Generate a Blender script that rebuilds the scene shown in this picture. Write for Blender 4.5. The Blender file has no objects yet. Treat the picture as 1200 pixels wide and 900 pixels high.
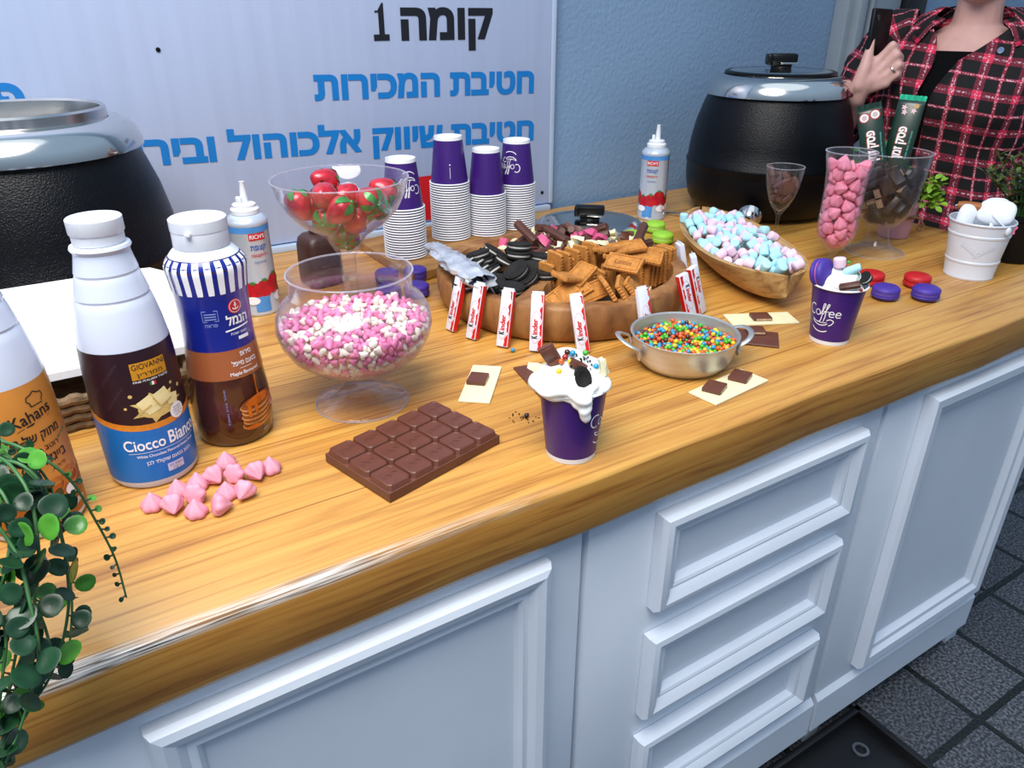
import bpy, bmesh, math, random
import numpy as np
from mathutils import Vector, Matrix, Euler
from math import sin, cos, pi, radians, sqrt, atan2, hypot

scene = bpy.context.scene
col = scene.collection
ZC = 0.87                      # counter top height above the ground
CAM_H = 0.47                   # camera height above the counter top
FPX = 885.0                    # focal length in pixels of a 1200 px wide frame
YAW, PITCH = radians(-32.13), radians(-26.82)

# ------------------------------------------------------------------ camera
cam_d = bpy.data.cameras.new('camera')
cam_d.sensor_width = 36.0
cam_d.lens = FPX / 1200 * 36.0
cam_d.clip_start = 0.02
cam = bpy.data.objects.new('camera', cam_d)
cam.location = (0, 0, ZC + CAM_H)
cam.rotation_euler = (pi / 2 + PITCH, 0, YAW)
col.objects.link(cam)
scene.camera = cam

# ------------------------------------------------------------------ light
scene.view_settings.view_transform = 'Standard'
scene.view_settings.look = 'None'
scene.view_settings.exposure = 0.20
scene.view_settings.gamma = 1.0
scene.view_settings.use_curve_mapping = False
world = bpy.data.worlds.new('soft_light')
scene.world = world
world.use_nodes = True
wn = world.node_tree
wn.nodes.clear()
w_out = wn.nodes.new('ShaderNodeOutputWorld')
w_bg = wn.nodes.new('ShaderNodeBackground')
w_tc = wn.nodes.new('ShaderNodeTexCoord')
w_sep = wn.nodes.new('ShaderNodeSeparateXYZ')
w_ramp = wn.nodes.new('ShaderNodeValToRGB')
wn.links.new(w_tc.outputs['Generated'], w_sep.inputs[0])
wn.links.new(w_sep.outputs['Z'], w_ramp.inputs[0])
wn.links.new(w_ramp.outputs[0], w_bg.inputs[0])
wn.links.new(w_bg.outputs[0], w_out.inputs[0])
e = w_ramp.color_ramp.elements
e[0].position, e[0].color = 0.0, (0.27, 0.35, 0.48, 1)
e[1].position, e[1].color = 0.55, (0.50, 0.73, 1.0, 1)
w_bg.inputs[1].default_value = 0.58

# added area light overhead left, so the counter darkens to the right
area_d = bpy.data.lights.new('added_area_light', 'AREA')
area_d.energy = 60
area_d.shape = 'DISK'
area_d.size = 1.5
area_d.color = (1.0, 0.96, 0.91)
soft_light = bpy.data.objects.new('added_area_light', area_d)
soft_light.location = (-0.35, 0.15, ZC + 1.85)
soft_light.rotation_euler = Vector((-0.55, -0.55, 1.75)).to_track_quat('Z', 'Y').to_euler()
col.objects.link(soft_light)

sun_d = bpy.data.lights.new('sun', 'SUN')
sun_d.energy = 0.35
sun_d.angle = radians(50)
sun_d.color = (0.95, 0.98, 1.0)
sun = bpy.data.objects.new('sun', sun_d)
sun_dir = Vector((-0.15, -0.30, 1.0))       # towards the light
sun.rotation_euler = sun_dir.to_track_quat('Z', 'Y').to_euler()
sun.location = (-2, -1, 5)
col.objects.link(sun)

# ------------------------------------------------------------------ pixel helpers (only used to measure places)
_cy, _sy = cos(YAW), sin(YAW)
_F = Vector((-_sy * cos(PITCH), _cy * cos(PITCH), sin(PITCH)))
_R = Vector((_cy, _sy, 0))
_U = _R.cross(_F)
CAM = Vector((0, 0, ZC + CAM_H))

def ray(px, py):
    return _R * ((px - 600) / FPX) - _U * ((py - 450) / FPX) + _F

def P(px, py, z=0.0):
    """point seen at pixel px,py lying z above the counter top"""
    d = ray(px, py)
    return CAM + d * ((ZC + z - CAM.z) / d.z)

def PY(px, py, y):
    d = ray(px, py)
    return CAM + d * (y / d.y)

def PD(px, py, dist):
    d = ray(px, py).normalized()
    return CAM + d * dist

# ------------------------------------------------------------------ materials
def lin(h):
    h = h.lstrip('#')
    o = []
    for i in (0, 2, 4):
        c = int(h[i:i + 2], 16) / 255
        o.append(c / 12.92 if c <= 0.04045 else ((c + 0.055) / 1.055) ** 2.4)
    return (*o, 1.0)

MATS = {}

def mat(name, c, rough=0.5, metal=0.0, var=0.0, vscale=20.0, bump=0.0, bscale=60.0, coat=0.0, sss=0.0, spec=0.5, stretch=(1, 1, 1)):
    """principled material with procedural tone variation and bump"""
    if name in MATS:
        return MATS[name]
    m = bpy.data.materials.new(name)
    m.use_nodes = True
    nt = m.node_tree
    b = nt.nodes['Principled BSDF']
    c = lin(c) if isinstance(c, str) else (*c[:3], 1)
    b.inputs['Roughness'].default_value = rough
    b.inputs['Metallic'].default_value = metal
    b.inputs['Specular IOR Level'].default_value = spec
    b.inputs['Coat Weight'].default_value = coat
    b.inputs['Coat Roughness'].default_value = 0.12
    if sss:
        b.inputs['Subsurface Weight'].default_value = sss
        b.inputs['Subsurface Radius'].default_value = (0.006, 0.004, 0.003)
        b.inputs['Subsurface Scale'].default_value = 1.0
    tc = nt.nodes.new('ShaderNodeTexCoord')
    mp = nt.nodes.new('ShaderNodeMapping')
    mp.inputs['Scale'].default_value = stretch
    nt.links.new(tc.outputs['Object'], mp.inputs[0])
    nz = nt.nodes.new('ShaderNodeTexNoise')
    nz.inputs['Scale'].default_value = vscale
    nz.inputs['Detail'].default_value = 4
    nt.links.new(mp.outputs[0], nz.inputs[0])
    rp = nt.nodes.new('ShaderNodeValToRGB')
    rp.color_ramp.elements[0].position = 0.3
    rp.color_ramp.elements[1].position = 0.7
    rp.color_ramp.elements[0].color = (*[max(0, x * (1 - var)) for x in c[:3]], 1)
    rp.color_ramp.elements[1].color = (*[min(1, x * (1 + var * 0.6)) for x in c[:3]], 1)
    nt.links.new(nz.outputs[0], rp.inputs[0])
    nt.links.new(rp.outputs[0], b.inputs['Base Color'])
    if bump:
        bn = nt.nodes.new('ShaderNodeBump')
        bn.inputs['Strength'].default_value = min(1.0, bump)
        bn.inputs['Distance'].default_value = 0.002
        n2 = nt.nodes.new('ShaderNodeTexNoise')
        n2.inputs['Scale'].default_value = bscale
        n2.inputs['Detail'].default_value = 3
        nt.links.new(mp.outputs[0], n2.inputs[0])
        nt.links.new(n2.outputs[0], bn.inputs['Height'])
        nt.links.new(bn.outputs[0], b.inputs['Normal'])
    MATS[name] = m
    return m

def clear_mat(name, tint=(0.985, 0.985, 0.99), edge=(0.85, 0.85, 0.9), haze=0.012, edge_amt=0.45):
    """thin clear plastic or glass: see-through face on, shiny and slightly milky at grazing angles"""
    if name in MATS:
        return MATS[name]
    m = bpy.data.materials.new(name)
    m.use_nodes = True
    nt = m.node_tree
    nt.nodes.clear()
    N, L = nt.nodes.new, nt.links.new
    out = N('ShaderNodeOutputMaterial')
    tr = N('ShaderNodeBsdfTransparent')
    tr.inputs[0].default_value = (*tint, 1)
    gl = N('ShaderNodeBsdfGlossy')
    gl.inputs['Roughness'].default_value = 0.05
    df = N('ShaderNodeBsdfDiffuse')
    df.inputs[0].default_value = (*edge, 1)
    tl = N('ShaderNodeBsdfTranslucent')
    tl.inputs[0].default_value = (*edge, 1)
    ml = N('ShaderNodeMixShader')
    ml.inputs[0].default_value = 0.5
    L(df.outputs[0], ml.inputs[1]); L(tl.outputs[0], ml.inputs[2])
    lw = N('ShaderNodeLayerWeight')
    lw.inputs[0].default_value = 0.5
    def mth(op, a, b):
        k = N('ShaderNodeMath'); k.operation = op
        for i, q in enumerate((a, b)):
            if isinstance(q, (int, float)): k.inputs[i].default_value = q
            else: L(q, k.inputs[i])
        return k.outputs[0]
    f = lw.outputs['Facing']
    milky = mth('ADD', mth('MULTIPLY', mth('POWER', f, 3.5), edge_amt), haze)
    fres = mth('ADD', mth('MULTIPLY', mth('POWER', f, 4.0), 0.75), 0.035)
    m1 = N('ShaderNodeMixShader')
    L(milky, m1.inputs[0]); L(tr.outputs[0], m1.inputs[1]); L(ml.outputs[0], m1.inputs[2])
    m2 = N('ShaderNodeMixShader')
    L(fres, m2.inputs[0]); L(m1.outputs[0], m2.inputs[1]); L(gl.outputs[0], m2.inputs[2])
    L(m2.outputs[0], out.inputs[0])
    MATS[name] = m
    return m

# ------------------------------------------------------------------ mesh builder
IDM = Matrix.Identity(4)

def T(x, y, z):
    return Matrix.Translation((x, y, z))

def RX(a): return Matrix.Rotation(a, 4, 'X')
def RY(a): return Matrix.Rotation(a, 4, 'Y')
def RZ(a): return Matrix.Rotation(a, 4, 'Z')
def SC(x, y, z): return Matrix.Diagonal((x, y, z, 1))

class MB:
    def __init__(self):
        self.v, self.f, self.mi = [], [], []

    def add(self, vs, fs, m=None, mi=0):
        o = len(self.v)
        if m is None:
            self.v.extend(tuple(p) for p in vs)
        else:
            self.v.extend(tuple(m @ Vector(p)) for p in vs)
        for f in fs:
            self.f.append(tuple(i + o for i in f))
            self.mi.append(mi)
        return self

    def lathe(self, prof, n=40, m=None, mi=0, rfun=None):
        """prof: (r,z) from one end to the other; r==0 closes with a point. rfun(theta,k) scales the radius"""
        vs, rows = [], []
        for k, (r, z) in enumerate(prof):
            if r <= 1e-7:
                rows.append([len(vs)])
                vs.append((0, 0, z))
            else:
                row = []
                for i in range(n):
                    t = 2 * pi * i / n
                    rr = r * (rfun(t, k) if rfun else 1)
                    row.append(len(vs))
                    vs.append((rr * cos(t), rr * sin(t), z))
                rows.append(row)
        fs = []
        for a, b in zip(rows, rows[1:]):
            for i in range(n):
                j = (i + 1) % n
                if len(a) == 1 and len(b) == 1:
                    break
                if len(a) == 1:
                    fs.append((a[0], b[j], b[i]))
                elif len(b) == 1:
                    fs.append((a[i], a[j], b[0]))
                else:
                    fs.append((a[i], a[j], b[j], b[i]))
        return self.add(vs, fs, m, mi)

    def box(self, sx, sy, sz, bevel=0.0, seg=2, m=None, mi=0):
        bm = bmesh.new()
        bmesh.ops.create_cube(bm, size=1)
        bmesh.ops.scale(bm, vec=(sx, sy, sz), verts=bm.verts)
        if bevel > 0:
            bmesh.ops.bevel(bm, geom=list(bm.edges), offset=bevel, segments=seg, affect='EDGES', profile=0.5)
        bm.verts.index_update()
        self.add([v.co[:] for v in bm.verts], [[v.index for v in f.verts] for f in bm.faces], m, mi)
        bm.free()
        return self

    def tube(self, pts, rad, n=10, m=None, mi=0, caps=True, flat=1.0):
        pts = [Vector(p) for p in pts]
        k = len(pts)
        rads = rad if isinstance(rad, (list, tuple)) else [rad] * k
        vs, fs = [], []
        prev = None
        for i, p in enumerate(pts):
            d = (pts[min(i + 1, k - 1)] - pts[max(i - 1, 0)])
            d = d.normalized() if d.length > 1e-9 else Vector((0, 0, 1))
            if prev is None:
                a = d.orthogonal().normalized()
            else:
                a = (prev - d * prev.dot(d))
                a = a.normalized() if a.length > 1e-6 else d.orthogonal().normalized()
            prev = a
            b = d.cross(a)
            for j in range(n):
                t = 2 * pi * j / n
                vs.append(p + (a * cos(t) + b * sin(t) * flat) * rads[i])
        for i in range(k - 1):
            for j in range(n):
                j2 = (j + 1) % n
                fs.append((i * n + j, i * n + j2, (i + 1) * n + j2, (i + 1) * n + j))
        if caps:
            fs.append(tuple(reversed(range(n))))
            fs.append(tuple((k - 1) * n + j for j in range(n)))
        return self.add(vs, fs, m, mi)

    def ellip(self, rx, ry, rz, nu=16, nv=10, m=None, mi=0, fn=None):
        prof = [(sin(pi * k / nv), -cos(pi * k / nv)) for k in range(nv + 1)]
        prof[0], prof[-1] = (0, -1), (0, 1)
        mm = SC(rx, ry, rz)
        return self.lathe(prof, nu, (m @ mm) if m is not None else mm, mi, fn)

    def prism(self, poly, z0, z1, m=None, mi=0):
        n = len(poly)
        vs = [(x, y, z0) for x, y in poly] + [(x, y, z1) for x, y in poly]
        fs = [tuple(reversed(range(n))), tuple(range(n, 2 * n))]
        fs += [(i, (i + 1) % n, n + (i + 1) % n, n + i) for i in range(n)]
        return self.add(vs, fs, m, mi)

    def loops(self, ls, closed=True, m=None, mi=0, cap0=False, cap1=False):
        """bridge successive loops of equal length"""
        n = len(ls[0])
        vs = [p for l in ls for p in l]
        fs = []
        for k in range(len(ls) - 1):
            for i in range(n if closed else n - 1):
                j = (i + 1) % n
                fs.append((k * n + i, k * n + j, (k + 1) * n + j, (k + 1) * n + i))
        if cap0:
            fs.append(tuple(reversed(range(n))))
        if cap1:
            fs.append(tuple((len(ls) - 1) * n + i for i in range(n)))
        return self.add(vs, fs, m, mi)

    def mesh(self, name, mats, smooth=40):
        me = bpy.data.meshes.new(name)
        me.from_pydata(self.v, [], self.f)
        for x in (mats if isinstance(mats, (list, tuple)) else [mats]):
            me.materials.append(x)
        me.polygons.foreach_set('material_index', self.mi)
        bm = bmesh.new()
        bm.from_mesh(me)
        bmesh.ops.recalc_face_normals(bm, faces=bm.faces)
        bm.to_mesh(me)
        bm.free()
        if smooth:
            me.polygons.foreach_set('use_smooth', [True] * len(me.polygons))
            me.set_sharp_from_angle(angle=radians(smooth))
        me.update()
        return me

    def build(self, name, mats, parent=None, m=None, smooth=40, label=None):
        o = bpy.data.objects.new(name, self.mesh(name, mats, smooth))
        col.objects.link(o)
        if parent is not None:
            o.parent = parent
        if m is not None:
            o.matrix_local = m
        if label:
            o['label'] = label
        return o

def tag(o, label=None, cat=None, group=None, kind=None):
    if label: o['label'] = label
    if cat: o['category'] = cat
    if group: o['group'] = group
    if kind: o['kind'] = kind
    return o

def thing(name, label, cat, loc=(0, 0, 0), rot=None, group=None):
    o = bpy.data.objects.new(name, None)
    o.empty_display_size = 0.02
    col.objects.link(o)
    if rot is None:
        o.location = loc
    else:
        o.matrix_local = T(*loc) @ rot
    return tag(o, label, cat, group)

def dup(root, m, label=None, group=None, cat=None):
    """copy a thing with its parts and sub-parts"""
    c = root.copy()
    col.objects.link(c)
    c.parent = None
    c.matrix_local = m
    if label: c['label'] = label
    if group: c['group'] = group
    if cat: c['category'] = cat
    for ch in KIDS.get(root.name) or list(root.children):
        d = ch.copy()
        col.objects.link(d)
        d.parent = c
        for g in list(ch.children):
            q = g.copy()
            col.objects.link(q)
            q.parent = d
    return c

KIDS = {}

def frz(root):
    KIDS[root.name] = list(root.children)
    return root

def struct(o):
    o['kind'] = 'structure'
    return o

ORD = ['first', 'second', 'third', 'fourth', 'fifth', 'sixth', 'seventh', 'eighth', 'ninth', 'tenth', 'eleventh', 'twelfth', 'thirteenth', 'fourteenth']

# ------------------------------------------------------------------ lettering
_TXT = {}

def text_geo(s, size, bold=0.0, align='C', squeeze=1.0):
    """flat outline lettering: list of (u,v), faces; size is the capital height"""
    k = (s, round(bold, 4))
    if k not in _TXT:
        cu = bpy.data.curves.new('lettering_source', 'FONT')
        cu.body = s
        cu.size = 1.0
        cu.resolution_u = 5
        cu.fill_mode = 'NONE'
        ob = bpy.data.objects.new('lettering_source', cu)
        col.objects.link(ob)
        bpy.context.view_layer.update()
        dg = bpy.context.evaluated_depsgraph_get()
        me = bpy.data.meshes.new_from_object(ob.evaluated_get(dg))
        vs = [(v.co.x, v.co.y) for v in me.vertices]
        nxt = {}
        for q in me.edges:
            i, j = q.vertices
            nxt.setdefault(i, []).append(j)
            nxt.setdefault(j, []).append(i)
        seen, rings = set(), []
        for i in range(len(vs)):
            if i in seen or i not in nxt:
                continue
            ring, prev, cur = [], None, i
            while cur not in seen:
                seen.add(cur)
                ring.append(cur)
                nb = [k_ for k_ in nxt[cur] if k_ != prev and k_ not in seen]
                if not nb:
                    break
                # follow the drawing direction from the first point
                step = (cur + 1) if (cur + 1) in nb else nb[0]
                prev, cur = cur, step
            if len(ring) > 2:
                rings.append(ring)
        def area(r):
            return sum(vs[r[i]][0] * vs[r[(i + 1) % len(r)]][1] - vs[r[(i + 1) % len(r)]][0] * vs[r[i]][1] for i in range(len(r))) / 2
        ars = [area(r) for r in rings]
        sg = 1 if (not ars or max(ars, key=abs) > 0) else -1
        if bold:      # heavier strokes: push every outline outwards
            nv = list(vs)
            for r in rings:
                for i in range(len(r)):
                    p0_, p1_, p2_ = vs[r[i - 1]], vs[r[i]], vs[r[(i + 1) % len(r)]]
                    d1 = Vector((p1_[0] - p0_[0], p1_[1] - p0_[1]))
                    d2 = Vector((p2_[0] - p1_[0], p2_[1] - p1_[1]))
                    if d1.length < 1e-7 or d2.length < 1e-7:
                        continue
                    d1.normalize(); d2.normalize()
                    n1, n2 = Vector((d1.y, -d1.x)), Vector((d2.y, -d2.x))
                    mit = n1 + n2
                    if mit.length < 0.2:
                        continue
                    mit = mit * (2.0 / mit.length_squared)
                    if mit.length > 1.6: mit = mit.normalized() * 1.6
                    nv[r[i]] = (p1_[0] + mit.x * bold * sg, p1_[1] + mit.y * bold * sg)
            vs = nv
        # triangulate all outlines together and keep what they enclose (non-zero winding)
        from mathutils.geometry import delaunay_2d_cdt
        fs = []
        if rings:
            ed = [(r[i - 1], r[i]) for r in rings for i in range(len(r))]
            cd = delaunay_2d_cdt([Vector(v) for v in vs], ed, [], 0, 1e-5)
            polys = [[vs[i] for i in r] for r in rings]
            vs = [(v.x, v.y) for v in cd[0]]
            def winding(p):
                w_ = 0
                for r in polys:
                    for i in range(len(r)):
                        (x1, y1), (x2, y2) = r[i - 1], r[i]
                        if (y1 <= p[1]) != (y2 <= p[1]) and p[0] < x1 + (x2 - x1) * (p[1] - y1) / (y2 - y1):
                            w_ += 1 if y2 > y1 else -1
                return w_
            for f in cd[2]:
                f = tuple(f)
                c_ = (sum(vs[i][0] for i in f) / len(f), sum(vs[i][1] for i in f) / len(f))
                if winding(c_):
                    fs.append(f)
        bpy.data.objects.remove(ob)
        bpy.data.curves.remove(cu)
        bpy.data.meshes.remove(me)
        _TXT[k] = (vs, fs)
    vs, fs = _TXT[k]
    if not vs:
        return [], []
    cap = 0.70
    sc = size / cap
    x0 = min(v[0] for v in vs)
    x1 = max(v[0] for v in vs)
    off = {'C': (x0 + x1) / 2, 'L': x0, 'R': x1}[align]
    return [((x - off) * sc * squeeze, y * sc) for x, y in vs], fs

def heb(s):
    return s[::-1]

def fit_text(s, width, height, bold=0.0):
    """lettering squeezed to an exact width and capital height, centred"""
    vs, fs = text_geo(s, height, bold)
    if not vs:
        return vs, fs
    w = max(v[0] for v in vs) - min(v[0] for v in vs)
    k = width / w
    return [(x * k, y) for x, y in vs], fs

def stroke_geo(pts, w, n=1):
    """ribbon of width w along a polyline; w may be a list"""
    pts = [Vector((*p, 0)) for p in pts]
    k = len(pts)
    ws = w if isinstance(w, (list, tuple)) else [w] * k
    vs, fs = [], []
    for i, p in enumerate(pts):
        d = (pts[min(i + 1, k - 1)] - pts[max(i - 1, 0)]).normalized()
        nrm = Vector((-d.y, d.x, 0))
        for s in (-1, 1):
            q = p + nrm * (s * ws[i] / 2)
            vs.append((q.x, q.y))
    for i in range(k - 1):
        fs.append((2 * i, 2 * i + 2, 2 * i + 3, 2 * i + 1))
    return vs, fs

def smooth_pts(pts, n=6):
    """Catmull-Rom through points (any dimension)"""
    pts = [tuple(p) for p in pts]
    P_ = [pts[0]] + pts + [pts[-1]]
    out = []
    for i in range(1, len(P_) - 2):
        a, b, c, d = P_[i - 1], P_[i], P_[i + 1], P_[i + 2]
        for k in range(n):
            t = k / n
            out.append(tuple(0.5 * (2 * b[j] + (c[j] - a[j]) * t + (2 * a[j] - 5 * b[j] + 4 * c[j] - d[j]) * t * t + (-a[j] + 3 * b[j] - 3 * c[j] + d[j]) * t ** 3) for j in range(len(b))))
    out.append(pts[-1])
    return out

def rect_geo(w, h, nx=8, ny=2, r=0.0):
    vs, fs = [], []
    for j in range(ny + 1):
        for i in range(nx + 1):
            vs.append((w * (i / nx - 0.5), h * (j / ny - 0.5)))
    for j in range(ny):
        for i in range(nx):
            a = j * (nx + 1) + i
            fs.append((a, a + 1, a + nx + 2, a + nx + 1))
    return vs, fs

def blob_geo(pts, rings=3):
    """filled outline as rings around its centre"""
    n = len(pts)
    cx = sum(p[0] for p in pts) / n
    cy = sum(p[1] for p in pts) / n
    vs, fs = [(cx, cy)], []
    for k in range(1, rings + 1):
        t = k / rings
        vs += [(cx + (x - cx) * t, cy + (y - cy) * t) for x, y in pts]
    for i in range(n):
        j = (i + 1) % n
        fs.append((0, 1 + i, 1 + j))
        for k in range(rings - 1):
            a = 1 + k * n
            fs.append((a + i, a + n + i, a + n + j, a + j))
    return vs, fs

def disc_geo(r, n=18, ry=None, rings=2):
    return blob_geo([(r * cos(2 * pi * i / n), (ry or r) * sin(2 * pi * i / n)) for i in range(n)], rings)

def rfun_of(prof):
    ps = sorted([(z, r) for r, z in prof])
    zs = [p[0] for p in ps]
    rs = [p[1] for p in ps]
    return lambda z: float(np.interp(z, zs, rs))

def wrap(parent, name, geos, rf, mt, th0=0.0, eps=0.0006, sx=1.0, sy=1.0, label=None):
    """lay flat geometry (list of (geo, u, v[, angle])) round a lathe surface; v is the height, u the arc"""
    b = MB()
    for g in geos:
        (vs, fs), u0, v0 = g[0], g[1], g[2]
        an = g[3] if len(g) > 3 else 0.0
        ca, sa = cos(an), sin(an)
        r0 = max(1e-4, rf(v0))
        out = []
        for x, y in vs:
            u, v = u0 + x * ca - y * sa, v0 + x * sa + y * ca
            r = rf(v) + eps
            t = th0 + u / r0
            out.append((r * cos(t) * sx, r * sin(t) * sy, v))
        b.add(out, fs)
    return b.build(name, mt, parent, smooth=0, label=label)

def flat(parent, name, geos, m, mt, label=None):
    b = MB()
    for g in geos:
        (vs, fs), u0, v0 = g[0], g[1], g[2]
        an = g[3] if len(g) > 3 else 0.0
        ca, sa = cos(an), sin(an)
        b.add([(u0 + x * ca - y * sa, v0 + x * sa + y * ca, 0) for x, y in vs], fs)
    o = b.build(name, mt, parent, m, smooth=0, label=label)
    return o

def face_cam(x, y):
    return atan2(-y, -x)

# ------------------------------------------------------------------ loose packing of round things in a vessel
def pack(n, rad, inside, z_floor, seed=1, iters=160, spread=(0.05, 0.05), h0=0.12, grav=0.0012):
    """inside(p, r) pushes an (n,3) array back into the vessel. Returns settled centres"""
    rg = np.random.default_rng(seed)
    p = np.stack([rg.uniform(-spread[0], spread[0], n), rg.uniform(-spread[1], spread[1], n), z_floor + rg.uniform(0.0, h0, n)], 1)
    rr = np.full(n, rad) if np.isscalar(rad) else np.asarray(rad)
    dd = rr[:, None] + rr[None, :]
    for it in range(iters):
        g = grav * (1 - 0.7 * it / iters)
        p[:, 2] -= g
        for sub in range(2):
            df = p[:, None, :] - p[None, :, :]
            ds = np.sqrt((df ** 2).sum(2)) + 1e-9
            ov = dd - ds
            np.fill_diagonal(ov, 0)
            ov[ov < 0] = 0
            mv = (df / ds[:, :, None] * ov[:, :, None] * 0.35).sum(1)
            ln = np.sqrt((mv ** 2).sum(1))[:, None] + 1e-12
            mv *= np.minimum(1, rr[:, None] * 0.5 / ln)
            p += mv
            p = inside(p, rr)
    return p

def vessel(prof, zf):
    """keep balls inside a lathe vessel of inner profile prof (r,z) above floor zf"""
    zs = np.array([z for r, z in prof])
    rs = np.array([r for r, z in prof])
    def f(p, rr):
        for _ in range(2):
            z = np.maximum(p[:, 2], zf + rr)
            p[:, 2] = z
            lim = np.interp(z, zs, rs)
            lo = np.interp(z - rr, zs, rs)
            hi = np.interp(z + rr, zs, rs)
            lim = np.maximum(np.minimum(lim, np.minimum(lo + rr * 0.55, hi + rr * 0.55)) - rr, 0.0005)
            q = np.sqrt(p[:, 0] ** 2 + p[:, 1] ** 2) + 1e-9
            k = np.minimum(1, lim / q)
            p[:, 0] *= k
            p[:, 1] *= k
        return p
    return f

def rnd_rot(rg):
    return Euler((rg.uniform(0, 2 * pi), rg.uniform(0, 2 * pi), rg.uniform(0, 2 * pi))).to_matrix().to_4x4()
SIM = {}
def _dec(a, k=7):
    a = np.array(a, dtype=float).reshape(-1, k)
    a[:, :3] *= 1e-4
    a[:, 3:7] /= 100
    return [tuple(map(float, r)) for r in a]
def qm(q):
    from mathutils import Quaternion
    return T(q[0], q[1], q[2]) @ Quaternion(q[3:7]).normalized().to_matrix().to_4x4()
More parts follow.
